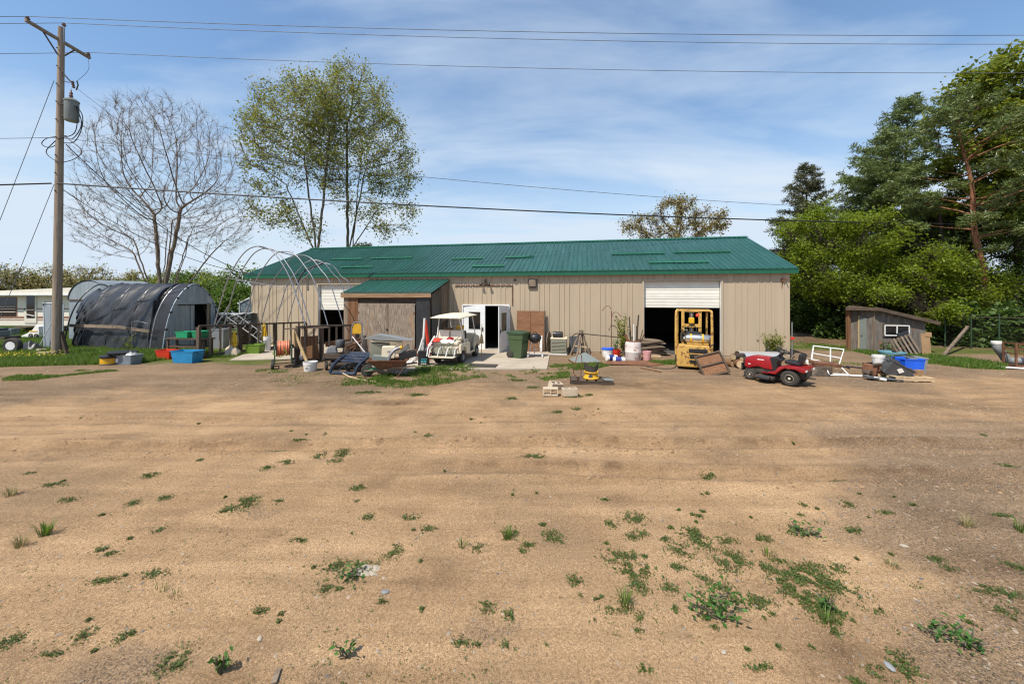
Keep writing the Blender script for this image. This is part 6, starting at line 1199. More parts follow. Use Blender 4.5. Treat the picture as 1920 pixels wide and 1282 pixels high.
for s in (-1, 1): br(t, 'handle', 'wood_grey', (-0.62, s * 0.1, 0.2), (0.98, s * 0.3, 0.36), 0.04, 0.05); tb(t, 'leg', 'rust', [(0.38, s * 0.22, 0.28), (0.42, s * 0.24, 0.0), (0.62, s * 0.26, 0.3)], 0.016)
wheel(t, (-0.55, 0, 0.19), 0.19, 0.09, 90, 'green_tote', 0.55, tread=False); br(t, 'fork', 'green_tote', (-0.55, -0.07, 0.2), (-0.15, -0.12, 0.32), 0.03, 0.04); br(t, 'fork', 'green_tote', (-0.55, 0.07, 0.2), (-0.15, 0.12, 0.32), 0.03, 0.04)
for k, (nm, lb, mt, c, d, rt) in enumerate((('scrap_cabinet', 'pale green metal cabinet standing behind the wheelbarrow load', 'ac_green', (-0.25, 0.42, 0.72), (0.6, 0.3, 0.62), (3, 4, 10)), ('file_box', 'cream box with faint print on the wheelbarrow load', 'cream', (0.12, -0.02, 0.78), (0.4, 0.32, 0.36), (0, 2, 4)), ('steel_tray', 'grey sheet metal tray in the wheelbarrow', 'trafo', (-0.1, -0.1, 0.58), (0.5, 0.3, 0.2), (0, 8, 0)), ('black_box', 'black open box lying on the wheelbarrow load', 'black_plastic', (0.72, 0.0, 0.68), (0.55, 0.36, 0.2), (0, -12, 6)), ('metal_flap', 'grey flap standing on the black box', 'dgrey_plastic', (0.62, 0.0, 0.86), (0.34, 0.3, 0.03), (20, -38, 0)))):
    p = WBL + Matrix.Rotation(R(8), 3, 'Z') @ Vector(c); o = bx(None, nm, mt, p, d, (rt[0], rt[1], rt[2] + 8), 0.012); tag(o, lb, 'scrap', 'load of the wheelbarrow')
    if nm == 'file_box': bx(o, 'printed_label', 'grey_plastic', (0.02, -0.161, 0.03), (0.1, 0.004, 0.05), bev=0)
    if nm == 'black_box': bx(o, 'rusty_end', 'rust', (0.28, 0, 0), (0.03, 0.37, 0.21), bev=0.004)
o = tb(None, 'corrugated_hose', 'steel', [WBL + Vector(p) for p in bez([(0.2, -0.25, 0.55), (0.25, -0.25, 0.72), (0.38, -0.2, 0.88), (0.52, -0.15, 0.93)], 5)], 0.05, 10); tag(o, 'grey corrugated hose with yellow end on the wheelbarrow load', 'hose', 'load of the wheelbarrow'); lt(o, 'hose_end', 'yellow', [(0.055, -0.04), (0.06, 0.04), (0, 0.05)], 10, T4(WBL + Vector((0.56, -0.14, 0.94)), (0, 80, 0)))
o = pr(None, 'boat_hull_scrap', 'grey_plastic', [(-0.75, 0.02), (-0.3, 0.16), (0.25, 0.08), (0.62, 0.0), (0.85, -0.02), (0.5, -0.05), (-0.2, -0.03)], -0.2, 0.2, 'xz', 0.01); o.location = WBL + Vector((-0.02, 0.3, 1.17)); tag(o, 'long grey fibreglass scrap on top of the wheelbarrow load', 'scrap', 'load of the wheelbarrow')
for x_ in (-0.3, 0.2): pass
o = bx(None, 'cardboard_flat', 'cream', WBL + Vector((-0.05, 0.34, 1.08)), (0.95, 0.32, 0.05), (0, 4, 8)); tag(o, 'flat pale panel lying on the green cabinet', 'panel', 'load of the wheelbarrow')
tote('grey_tote', 'upturned grey tote on the ground right of the wheelbarrow', gp(748, 701) + Vector((0, 0.1, 0.36)), 4, (0.44, 0.34, 0.36), 'grey_plastic', rot=(180, 0, 4))
o = tb(None, 'bent_stick', 'wood_pale', [gp(a, b) + Vector((0, 0, c)) for a, b, c in ((643, 703, 0.06), (655, 708, 0.03), (675, 713, 0.02), (705, 717, 0.02))], [0.02, 0.022, 0.02, 0.015], 6); tag(o, 'long pale stick lying on the dirt below the grille guard', 'stick')
# white plastic pipe bundle with a red post
t = thing('pipe_bundle', 'tall white plastic pipes tied together, branching at the ground', 'pipes', gp(790, 682))
for p in ([(0.0, 0.1, 0), (0.05, 0.12, 0.9), (0.09, 0.15, 1.72)], [(-0.42, 0, 0.02), (-0.14, 0.05, 0.4), (0.04, 0.1, 0.95)], [(-0.28, 0.1, 0.02), (-0.06, 0.1, 0.4), (0.05, 0.1, 0.8)], [(-1.2, 0.25, 0.06), (-0.5, 0.1, 0.05), (0.05, 0.0, 0.06)]): tb(t, 'pipe', 'white_plastic', bez(p, 5), 0.042, 8)
tb(t, 'pipe', 'white_plastic', [(0.12, 0.2, 0.5), (0.42, 0.45, 1.0)], 0.04); tb(t, 'tie', 'black_plastic', [(0.07 + 0.06 * math.cos(a), 0.13 + 0.06 * math.sin(a), 0.8) for a in np.linspace(0, 6.2, 10)], 0.01, 5)
o = br(None, 'fence_post', 'red_plastic', gp(803, 680) + Vector((0.04, 0.1, 0.1)), gp(795, 680) + Vector((-0.02, 0.3, 1.62)), 0.1, 0.05); tag(o, 'bright red post leaning beside the white pipes', 'post')
t = thing('black_crate', 'black box with teal lettering standing left of the golf cart', 'box', gp(793, 687), -4); bx(t, 'box', 'black_plastic', (0, 0.1, 0.29), (0.36, 0.26, 0.56), bev=0.015); bx(t, 'flap', 'rust', (0.04, -0.12, 0.02), (0.3, 0.24, 0.02), (4, 0, 0))
MT['teal_print'] = M('teal_print', (0.05, 0.36, 0.40), rough=0.6, bump=0)
for z, h_, xs_ in ((0.27, 0.03, (-0.06, 0.02, 0.1)), (0.19, 0.05, (-0.05, 0.06)), (0.11, 0.025, (-0.07, 0.0, 0.07))):
    for x_ in xs_: bx(t, 'printed_mark', 'teal_print' if z > 0.15 else 'white_plastic', (x_ + 0.03, -0.0315, z), (0.06 if len(xs_) == 3 else 0.09, 0.004, h_), bev=0)

# ------------------------------------------------------------------ golf cart, seen from behind
GC = Vector((-2.36, 14.15, 0.045)); g = thing('golf_cart', 'cream golf cart with flat roof and rear bench, parked at the concrete', 'golf cart', GC, -12)
for x_, y_ in ((-0.47, 0), (0.47, 0), (-0.47, 1.68), (0.47, 1.68)): wheel(g, (x_, y_, 0.235), 0.235, 0.2, 0, 'grey_plastic', 0.5)
pr(g, 'chassis', 'black_plastic', [(-0.55, 0.3), (2.0, 0.3), (2.0, 0.36), (-0.55, 0.4)], -0.5, 0.5, 'yz', 0.01)
for s in (-1, 1):
    xo = s * 0.57
    pr(g, 'side_panel', 'cream', [(-0.42, 0.42), (-0.3, 0.42), (-0.27, 0.54), (-0.14, 0.62), (0.1, 0.62), (0.24, 0.54), (0.3, 0.32), (0.62, 0.32), (0.7, 0.42), (0.66, 0.72), (0.5, 0.78), (-0.42, 0.74)], xo - 0.06, xo + 0.02, 'yz', 0.015)
    pr(g, 'front_fender', 'cream', [(1.3, 0.3), (1.42, 0.46), (1.6, 0.54), (1.8, 0.52), (1.98, 0.4), (2.08, 0.5), (1.98, 0.8), (1.7, 0.9), (1.42, 0.82), (1.25, 0.5)], xo - 0.08, xo + 0.0, 'yz', 0.015)
    pr(g, 'sill', 'cream', [(0.55, 0.27), (1.35, 0.27), (1.35, 0.34), (0.55, 0.34)], xo - 0.05, xo + 0.01, 'yz', 0.008)
    tb(g, 'roof_strut', 'white_plastic', [(s * 0.5, -0.2, 0.72), (s * 0.48, -0.02, 1.1), (s * 0.46, 0.1, 1.72)] if s < 0 else [(0.56, 0.42, 0.35), (0.53, 0.1, 0.9), (0.44, -0.2, 1.72)], 0.024, 8); tb(g, 'roof_strut', 'white_plastic', [(s * 0.52, 1.62, 0.8), (s * 0.48, 1.25, 1.72)], 0.02, 8)
pr(g, 'rear_deck', 'cream', [(-0.42, 0.42), (-0.42, 0.72), (0.3, 0.74), (0.3, 0.42)], -0.5, 0.5, 'yz', 0.01); pr(g, 'front_cowl', 'cream', [(1.5, 0.4), (2.05, 0.42), (2.1, 0.6), (1.95, 0.85), (1.62, 0.98), (1.5, 0.95)], -0.48, 0.48, 'yz', 0.03); bx(g, 'floor_mat', 'black_plastic', (0, 1.05, 0.37), (0.95, 0.85, 0.02))
bx(g, 'rear_bench', 'vinyl', (0, -0.25, 0.8), (0.98, 0.42, 0.13), (2, 0, 0), 0.045); bx(g, 'front_bench', 'vinyl', (0, 0.52, 0.8), (0.98, 0.45, 0.13), None, 0.045)
for s in (-1, 1): bx(g, 'rear_backrest', 'vinyl', (s * 0.26, 0.05, 1.05), (0.48, 0.11, 0.36), (-9, 0, 0), 0.045); bx(g, 'front_backrest', 'vinyl', (s * 0.26, 0.24, 1.05), (0.48, 0.1, 0.34), (8, 0, 0), 0.04)
m = MB()
rf = lambda a, b: (-0.6 + 1.2 * a, -0.42 + 1.95 * b, 1.73 + 0.10 * (1 - (2 * a - 1) ** 4) * (1 - (2 * b - 1) ** 6) + 0.02 * b)
m.grid(rf, 14, 14); m.grid(lambda a, b: (rf(a, b)[0] * 0.99, rf(a, b)[1] * 0.995, 1.70 + 0.02 * b), 14, 14)
ring_ = [(i, 0) for i in range(15)] + [(14, j) for j in range(1, 15)] + [(i, 14) for i in range(13, -1, -1)] + [(0, j) for j in range(13, 0, -1)]; ix = [j * 15 + i for i, j in ring_]; m.f += [(ix[k], ix[(k + 1) % len(ix)], 225 + ix[(k + 1) % len(ix)], 225 + ix[k]) for k in range(len(ix))]
m.build('roof', MT['vinyl'], g, smooth=35)
bx(g, 'rear_footwell', 'ac_green', (0.0, -0.44, 0.47), (0.86, 0.04, 0.32)); bx(g, 'bumper', 'dark_steel', (0, -0.62, 0.27), (0.98, 0.1, 0.09)); bx(g, 'foot_step', 'cream', (0, -0.72, 0.33), (0.95, 0.3, 0.025))
for x_ in (-0.48, -0.16, 0.16, 0.48): tb(g, 'step_bracket', 'white_plastic', [(x_, -0.44, 0.66), (x_, -0.62 if abs(x_) < 0.3 else -0.72, 0.6), (x_, -0.82, 0.34)], 0.018, 6)
tb(g, 'grab_rail', 'white_plastic', bez([(-0.5, -0.45, 0.68), (-0.55, -0.7, 0.66), (-0.55, -0.82, 0.36)], 4), 0.02)
tb(g, 'steering_column', 'dark_steel', [(-0.24, 1.5, 0.85), (-0.22, 1.18, 1.12)], 0.022); tb(g, 'steering_wheel', 'cream', [(-0.22 + 0.19 * math.cos(a), 1.17 + 0.1 * math.sin(a), 1.13 + 0.16 * math.sin(a)) for a in np.linspace(0, 6.283, 22, endpoint=False)], 0.014, 6, True)
for s in (-1, 1): bx(g, 'tail_lamp', 'red_plastic', (s * 0.42, -0.43, 0.6), (0.09, 0.03, 0.05))
for k in range(3): bx(g, 'armrest', 'vinyl', (0.5 * (k - 1), -0.2, 0.95), (0.05, 0.3, 0.05)) if k != 1 else None
def on_cart(p): return GC + Matrix.Rotation(R(-12), 3, 'Z') @ Vector(p)
m = MB(); m.grid(lambda a, b: (-0.66 + 1.0 * a, -0.5 + 0.42 * b, 0.885 + 0.06 * abs(crumple(a, b, 1)) - 0.22 * max(0, 0.3 - a) * 2.2 - 0.25 * max(0, 0.12 - b) * 3), 26, 12); o = m.build('blanket', MT['white_plastic'], None, smooth=True, loc=on_cart((0, 0, 0)), rot=(0, 0, -12), fix=False); tag(o, 'crumpled white cloth draped over the rear bench of the golf cart', 'cloth')
m = MB(); m.grid(lambda a, b: (-0.62 + 0.42 * a, -0.56 + 0.36 * b, 0.93 + 0.05 * abs(crumple(a, b, 4)) - 0.5 * max(0, 0.45 - a) * 1.2 - 0.3 * max(0, 0.3 - b)), 18, 12); o = m.build('flag_cloth', MT['red_plastic'], None, smooth=True, loc=on_cart((0, 0, 0)), rot=(0, 0, -12), fix=False); tag(o, 'red cloth hanging from the left end of the cart bench', 'cloth')
o = lt(None, 'helmet', 'red_paint', [(0.13, 0), (0.14, 0.03), (0.11, 0.07), (0.06, 0.09), (0, 0.095)], 16, T4(on_cart((0.1, -0.2, 0.9)))); tag(o, 'dark red cap lying on the golf cart bench', 'cap')
for a, b in (((-0.2, -0.5, 0.9), (0.05, -0.62, 0.68)), ((0.42, -0.1, 1.0), (0.15, -0.62, 0.7))): o = tb(None, 'strap', 'green_dark', [on_cart(a), on_cart(((a[0] + b[0]) / 2, (a[1] + b[1]) / 2 - 0.03, (a[2] + b[2]) / 2)), on_cart(b)], 0.012, 5); tag(o, 'dark green strap crossing the %s half of the cart bench' % ('left' if a[0] < 0 else 'right'), 'strap')
for nm, lb, mt, c, d in (('red_crate', 'rust-brown crate on the front seat of the golf cart', 'plywood', (-0.28, 0.6, 1.05), (0.36, 0.36, 0.4)), ('tool_bag', 'dark tool bag on the front seat beside the crate', 'black_plastic', (0.2, 0.7, 1.0), (0.4, 0.3, 0.3)), ('yellow_saw', 'yellow power tool on top of the tool bag', 'yellow', (0.15, 0.75, 1.28), (0.3, 0.14, 0.16))): o = bx(None, nm, mt, on_cart(c), d, (0, 0, 10), 0.03); tag(o, lb, 'gear', 'gear on the golf cart')
t = thing('push_broom', 'tan broom standing against the white door beside the cart', 'broom', on_cart((0.78, 1.55, 0))); pr(t, 'bristles', 'wood_pale_z', [(-0.08, 0.55), (0.1, 0.55), (0.05, 0.9), (0.0, 0.98), (-0.03, 0.9)], -0.03, 0.03, 'xz', 0.01); tb(t, 'handle', 'wood_pale_z', [(0.0, 0, 0.0), (0.02, 0.03, 1.35)], 0.014)
o = bx(None, 'dark_sheet', 'rubber', gp(905, 688) + Vector((0, 0, 0.055)), (1.05, 0.6, 0.015), (0, 0, -8), 0.003); tag(o, 'thin dark sheet on the concrete right of the golf cart', 'mat')  # thin dark rectangle lying flat beside the cart

# ------------------------------------------------------------------ along the wall right of the door
def wheelie(loc, rz):
    t = thing('trash_cart', 'green wheeled trash cart with dark lid in front of the door', 'trash cart', loc, rz); H = 1.02
    def ring(w, y0, y1, z): return [(-w, y0, z), (w, y0, z), (w, y1, z), (-w, y1, z)]
    rs = [ring(0.25, -0.22, 0.26, 0.0), ring(0.27, -0.27, 0.28, 0.3), ring(0.295, -0.31, 0.31, H * 0.72), ring(0.315, -0.335, 0.33, H * 0.75), ring(0.32, -0.35, 0.34, H * 0.95), ring(0.35, -0.38, 0.36, H * 0.955), ring(0.35, -0.38, 0.36, H)]
    m = MB(); m.add([p for r_ in rs for p in r_], [tuple(range(3, -1, -1)), (24, 25, 26, 27)] + [(4 * j + i, 4 * j + (i + 1) % 4, 4 * j + 4 + (i + 1) % 4, 4 * j + 4 + i) for j in range(6) for i in range(4)]); m.build('body', MT['green_plastic'], t, bev=0.03)
    m = MB(); lf = lambda a, b: (-0.36 + 0.72 * a, -0.4 + 0.82 * b, H + 0.005 + 0.075 * (1 - (2 * a - 1) ** 4) * (1 - (2 * b - 1) ** 4)); m.grid(lf, 8, 8); m.grid(lambda a, b: (-0.36 + 0.72 * a, -0.4 + 0.82 * b, H + 0.002), 8, 8); m.build('lid', MT['green_dark'], t, smooth=True)
    for s in (-1, 1): lt(t, 'wheel', 'rubber', [(0, -0.04), (0.12, -0.045), (0.15, -0.03), (0.15, 0.03), (0.12, 0.045), (0, 0.04)], 18, T4((s * 0.27, 0.27, 0.15), (0, 90, 0)))
    tb(t, 'handle', 'green_dark', [(-0.25, 0.4, H - 0.02), (-0.25, 0.47, H - 0.0), (0.25, 0.47, H - 0.0), (0.25, 0.4, H - 0.02)], 0.018); tb(t, 'axle', 'dark_steel', [(-0.27, 0.27, 0.15), (0.27, 0.27, 0.15)], 0.015); tb(t, 'lift_bar', 'green_dark', [(-0.2, -0.33, 0.62), (0.2, -0.33, 0.62)], 0.016)
    return t
wheelie(gp(973, 672.5) + Vector((0, 0.1, 0.045)), 60)
t = thing('plywood_panel', 'large brown plywood panel leaning on the wall behind the grill', 'panel', bw(ua(995), -0.12, 0.045), -11.28); m = MB(); m.box((0, 0.0, 0.92), (1.28, 0.03, 1.82), (-7, 0, 0)); m.build('sheet', MT['plywood'], t); bx(t, 'edge_strip', 'wood_dark', (0.655, 0.0, 0.92), (0.05, 0.08, 1.84), (-7, 0, 0), 0.004); bx(t, 'edge_strip', 'wood_brown_z', (0.0, -0.025, 0.92), (0.03, 0.02, 1.8), (-7, 0, 0), 0.002); t.location = bw(ua(996), -0.28, 0.045)
t = thing('kettle_grill', 'black kettle grill on a silver tripod beside the trash cart', 'grill', gp(1003, 671) + Vector((0, 0, 0.045)))
lt(t, 'bowl', 'black_plastic', [(0, 0.56), (0.12, 0.58), (0.22, 0.66), (0.26, 0.76), (0.265, 0.78)], 24); lt(t, 'lid', 'black_plastic', [(0.268, 0.78), (0.262, 0.84), (0.22, 0.92), (0.12, 0.97), (0, 0.985)], 24); tb(t, 'lid_handle', 'wood_dark', bez([(-0.07, 0, 0.97), (-0.05, 0, 1.03), (0.05, 0, 1.03), (0.07, 0, 0.97)], 4), 0.012)
for p0, p1 in (((-0.14, -0.1, 0.66), (-0.29, -0.18, 0.0)), ((0.14, -0.1, 0.66), (0.29, -0.18, 0.0)), ((0.0, 0.15, 0.66), (0.0, 0.32, 0.0))): tb(t, 'leg', 'alu', [p0, p1], 0.016)
lt(t, 'ash_pan', 'alu', [(0, 0.3), (0.14, 0.31), (0.15, 0.33), (0, 0.32)], 18); tb(t, 'leg_brace', 'alu', [(-0.25, -0.16, 0.14), (0.25, -0.16, 0.14)], 0.012)
for s in (-1, 1): lt(t, 'wheel', 'white_plastic', [(0, -0.02), (0.06, -0.02), (0.07, 0), (0.06, 0.02), (0, 0.02)], 14, T4((s * 0.3, -0.18, 0.06), (0, 90, 0)))
o = tb(None, 'paper_roll', 'white_plastic', [bw(ua(1017), -0.5, 0.05), bw(ua(1015) + 0.05, -0.3, 0.75)], 0.06, 10); tag(o, 'crumpled white paper roll standing right of the grill', 'paper roll')
o = lt(None, 'round_table_top', 'wood_grey', [(0, -0.02), (0.45, -0.02), (0.46, 0), (0.45, 0.02), (0, 0.02)], 28, None); o.location = bw(ua(1030), -0.22, 0.5); o.rotation_euler = (R(90), 0, R(72)); tag(o, 'grey round board on edge against the wall beside the paper roll', 'board')
t = thing('air_conditioner', 'grey-green louvred cabinet unit standing against the wall', 'cabinet unit', bw(ua(1050), -0.62, 0.02), -11.28); bx(t, 'cabinet', 'ac_green', (0, 0, 0.34), (0.68, 0.62, 0.66), bev=0.015); bx(t, 'lid', 'cream', (0, 0, 0.69), (0.72, 0.66, 0.045), bev=0.015)
for k in range(9): bx(t, 'louvre', 'ac_green', (0, -0.315, 0.1 + 0.06 * k), (0.6, 0.02, 0.03), (25, 0, 0), 0.002)
bx(t, 'base', 'white_plastic', (0, 0, 0.01), (0.74, 0.66, 0.05))
o = lt(None, 'tool_drum', 'black_plastic', [(0, -0.22), (0.12, -0.22), (0.14, -0.17), (0.13, -0.05), (0.14, 0.05), (0.13, 0.17), (0.12, 0.22), (0, 0.22)], 18, None); o.location = bw(ua(1048), -0.62, 0.86); o.rotation_euler = (0, R(90), R(-8)); tag(o, 'black plastic drum lying on top of the louvred cabinet', 'drum')
o = bx(None, 'dark_board', 'dgrey_plastic', bw(ua(1078), -0.25, 0.4), (0.5, 0.04, 0.72), (-8, 0, -11), 0.01); tag(o, 'dark grey square board leaning on the wall beside the cabinet', 'board')
t = thing('sawhorse', 'folded grey wooden sawhorse leaning by the wall', 'sawhorse', bw(ua(1088), -0.75, 0.0), -11.28)
for a, b in (((-0.42, -0.1, 0), (0.0, 0.2, 1.02)), ((-0.12, -0.25, 0), (0.04, 0.15, 1.0)), ((0.42, -0.1, 0), (0.08, 0.2, 1.02)), ((0.22, 0.3, 0), (0.05, 0.25, 0.98)), ((0.0, -0.3, 0.0), (0.0, 0.1, 0.7))): br(t, 'leg', 'wood_grey_z', a, b, 0.085, 0.035)
br(t, 'brace', 'wood_pale', (-0.25, -0.0, 0.4), (0.3, -0.02, 0.35), 0.03, 0.06); br(t, 'beam', 'wood_grey', (-0.05, 0.2, 1.02), (0.15, 0.2, 1.03), 0.1, 0.08)
m = [bw(ua(1073, -.75), -.75, 0), bw(ua(1073, -.75), -.75, 0.72), bw(ua(1076, -.75), -.75, 0.86), bw(ua(1083, -.7), -.7, 0.93), bw(ua(1120, -.55), -.55, 0.86), bw(ua(1162, -.4), -.4, 0.76)]; o = tb(None, 'bent_pipe', 'dark_steel', bez(m, 6), 0.022, 8); tag(o, 'long dark bent pipe propped along the wall', 'pipe')
t = thing('steel_hopper', 'grey sheet metal pyramid hopper on rusty frame', 'hopper', gp(1097, 679), 8); m = MB(); m.add([(-0.52, -0.35, 0.06), (0.52, -0.35, 0.06), (0.52, 0.4, 0.06), (-0.52, 0.4, 0.06), (-0.04, 0.0, 0.36), (0.06, 0.0, 0.36), (0.06, 0.08, 0.36), (-0.04, 0.08, 0.36)], [(0, 1, 5, 4), (1, 2, 6, 5), (2, 3, 7, 6), (3, 0, 4, 7), (4, 5, 6, 7), (3, 2, 1, 0)]); m.build('cone', MT['trafo'], t); bx(t, 'rim', 'rust', (0, 0.02, 0.035), (1.1, 0.82, 0.05))
for k in range(3): br(t, 'skid', 'rust', (-0.5 + 0.5 * k, -0.42, 0.0), (-0.45 + 0.5 * k, 0.4, 0.0), 0.05, 0.03)
t = thing('shepherd_hook', 'tall thin double shepherd hook standing against the wall', 'plant hook', bw(ua(1145), -0.5, 0), -11.28); tb(t, 'stem', 'rust', [(0, 0, 0), (0.01, 0, 1.9)], 0.013, 6); tb(t, 'hook', 'rust', bez([(0.0, 0, 1.8), (-0.03, 0, 2.02), (-0.16, 0, 2.13), (-0.3, 0, 2.05), (-0.36, 0, 1.93), (-0.39, 0, 1.96)], 5), 0.012, 6); tb(t, 'hook', 'rust', bez([(0.0, 0, 1.6), (0.08, 0, 1.82), (0.22, 0, 1.86), (0.34, 0, 1.75), (0.38, 0, 1.68), (0.41, 0, 1.72)], 5), 0.012, 6)
def shrub(name, label, loc, h, w, n, leaf='weed_big', size=0.07, seed=1, stems=5, lean=0.0, cat='plant', group=None):
    rg_ = np.random.default_rng(seed); t = thing(name, label, cat, loc, 0, group); C = []; V0 = []; 
    for k in range(stems):
        a = rg_.random() * 6.28; pts = [(0, 0, 0)]
        for q in range(1, 6): f = q / 5; pts.append((math.cos(a) * w * 0.5 * f ** 1.4 + lean * f + rg_.normal(0, w * 0.05), math.sin(a) * w * 0.4 * f ** 1.4 + rg_.normal(0, w * 0.05), h * f * (0.7 + 0.3 * rg_.random())))
        tb(t, 'stem', 'bark_olive', pts, [0.006 * (1.4 - q / 6) * max(1, h) for q in range(6)], 5); C += [np.array(pts[q]) + (np.array(pts[q + 1]) - np.array(pts[q])) * rg_.random() for q in rg_.integers(1, 5, n // stems)]
    V, F = leaves(np.array(C), size, rg_, w * 0.13, up=0.5, asp=0.48); raw_mesh('foliage', V, F, MT[leaf], t); return t
shrub('climbing_vine', 'tall leafy vine growing up by the paint-flaked barrel', bw(ua(1168), -0.5, 0.0), 1.85, 0.5, 420, 'lf_olive', 0.11, 3, 5, -0.12); shrub('young_plant', 'small leafy plant in the red pot by the wall', bw(ua(1151), -0.75, 0.2), 0.55, 0.32, 90, 'weed_big', 0.08, 4, 4)
t = thing('flaked_barrel', 'white barrel flaking to red, filled with rods, left of the open bay', 'barrel', gp(1187, 674), 10); lt(t, 'barrel', 'flaky', [(0, 0), (0.29, 0), (0.315, 0.06), (0.315, 0.3), (0.325, 0.32), (0.315, 0.34), (0.315, 0.58), (0.3, 0.68), (0.27, 0.74), (0.25, 0.73), (0.25, 0.4), (0, 0.4)], 26); lt(t, 'red_collar', 'rust', [(0.272, 0.70), (0.276, 0.745), (0.25, 0.75)], 24)
BL = gp(1187, 674)
for k, (a, b, mt, r_, lb) in enumerate((((-0.08, 0.05, 0.35), (-0.12, 0.1, 1.72), 'dark_steel', 0.026, 'leftmost dark rod in the flaked barrel'), ((0.02, 0, 0.4), (0.03, 0, 1.42), 'white_plastic', 0.03, 'white pipe in the flaked barrel'), ((0.1, 0.05, 0.4), (0.24, 0.05, 1.8), 'dark_steel', 0.03, 'tallest dark rod in the flaked barrel'), ((0.12, 0, 0.4), (0.2, 0.1, 1.35), 'wood_dark_z', 0.04, 'thick brown stick in the flaked barrel'), ((0.14, -0.05, 0.4), (0.42, -0.1, 1.05), 'rust', 0.022, 'rusty bar slanting right out of the barrel'), ((-0.1, -0.1, 0.4), (-0.32, 0, 1.0), 'rust', 0.06, 'rusty lump leaning left in the barrel'), ((0.1, -0.12, 0.4), (0.36, -0.1, 1.2), 'dark_steel', 0.018, 'thin dark bar slanting right out of the barrel'))):
    o = tb(None, 'rod', mt, [BL + Vector(a), BL + (Vector(a) + Vector(b)) / 2 + Vector((0.012, 0, 0)), BL + Vector(b)], r_, 7); tag(o, lb, 'rod', 'rods in the barrel')
bucket('blue_bucket', 'white bucket with blue rim beside the red pot', bw(ua(1137), -0.9, 0), 0.24, 0.36, 'white_plastic', band=1); lt(bpy.data.objects['blue_bucket'], 'blue_rim', 'blue_bright', [(0.245, 0.3), (0.257, 0.31), (0.257, 0.365), (0.235, 0.37)], 24)
bucket('red_pot', 'red plastic pot holding the small leafy plant', bw(ua(1151), -0.8, 0), 0.23, 0.3, 'red_plastic', band=1, cat='pot', bail=False)
for k, (px, py, rz, lb) in enumerate(((1146, 676, 14, 'left of two white tubs with blue labels lying on the grass'), (1160, 680, -10, 'right of two white tubs with blue labels lying on the grass'))):
    t = thing('paint_tub', lb, 'tub', gp(px, py) + Vector((0, 0, 0.115)), rz, 'white tubs with blue labels', (0, 90, rz)); lt(t, 'tub', 'white_plastic', [(0, -0.21), (0.11, -0.21), (0.115, -0.2), (0.115, 0.17), (0.1, 0.19), (0.1, 0.24), (0, 0.24)], 20); lt(t, 'blue_label', 'navy_print', [(0.117, -0.12), (0.118, -0.12), (0.118, 0.1), (0.117, 0.1)], 20) if 'navy_print' in MT else None
    if 'navy_print' not in MT: MT['navy_print'] = M('navy_print', (0.02, 0.035, 0.2), rough=0.5, bump=0); lt(t, 'blue_label', 'navy_print', [(0.117, -0.12), (0.118, -0.12), (0.118, 0.1), (0.117, 0.1)], 20)
bucket('pink_bucket', 'faded pink bucket at the left jamb of the right garage bay', gp(1213, 675), 0.17, 0.36, 'pink_plastic')
t = thing('slab_pile', 'pile of rough wood slabs inside the right garage bay', 'wood pile', gp(1233, 668.5) + Vector((-0.1, 0.25, 0)), -11)
for k in range(9): rr_ = random.Random(k); m = MB(); m.prism([(-0.5, 0), (-0.2, -0.02), (0.3, 0.01), (0.52, 0.0), (0.4, 0.06), (0.0, 0.07), (-0.4, 0.05)], -0.12, 0.12, 'xz'); m.build('slab', MT['wood_grey'], t, loc=(rr_.uniform(-0.1, 0.1) - 0.03 * k + 0.15, rr_.uniform(0, 0.2), 0.04 + 0.075 * k), rot=(rr_.uniform(-6, 6), rr_.uniform(-7, 7), rr_.uniform(-15, 15)))
o = bx(None, 'lumber_offcut', 'wood_pale', gp(1229, 671) + Vector((0, 0, 0.06)), (0.42, 0.12, 0.1), (0, 0, -5)); tag(o, 'pale lumber offcut lying in front of the slab pile', 'lumber')
m = MB(); m.add([(-1.1, -0.1, 0.06), (0.75, -0.25, 0.03), (1.15, 0.0, 0.02), (0.55, 0.3, 0.1), (-0.9, 0.25, 0.1)] + [(-1.1, -0.1, 0.04), (0.75, -0.25, 0.01), (1.15, 0.0, 0.0), (0.55, 0.3, 0.08), (-0.9, 0.25, 0.08)], [(0, 1, 2, 3, 4), (9, 8, 7, 6, 5)] + [(i, 5 + i, 5 + (i + 1) % 5, (i + 1) % 5) for i in range(5)]); o = m.build('rusty_sheet', MT['rust'], None, loc=gp(1188, 684)); tag(o, 'rusty flat steel sheet lying on the dirt before the barrel', 'steel sheet')
o = tb(None, 'steel_rod', 'rust', [gp(1200, 691) + Vector((0, 0, 0.02)), gp(1225, 695) + Vector((0, 0, 0.02)), gp(1239, 699) + Vector((0, 0, 0.03))], 0.02, 7); tag(o, 'thin rusty rod lying on dark oily dirt', 'rod')
o = tb(None, 'chain_line', 'dark_steel', [p + Vector((0, 0, 0.02)) for p in bez([gp(1212, 688), gp(1240, 692), gp(1262, 691), gp(1270, 684)], 6)], 0.012, 5); tag(o, 'thin dark line curving on the dirt to the forklift', 'cable')
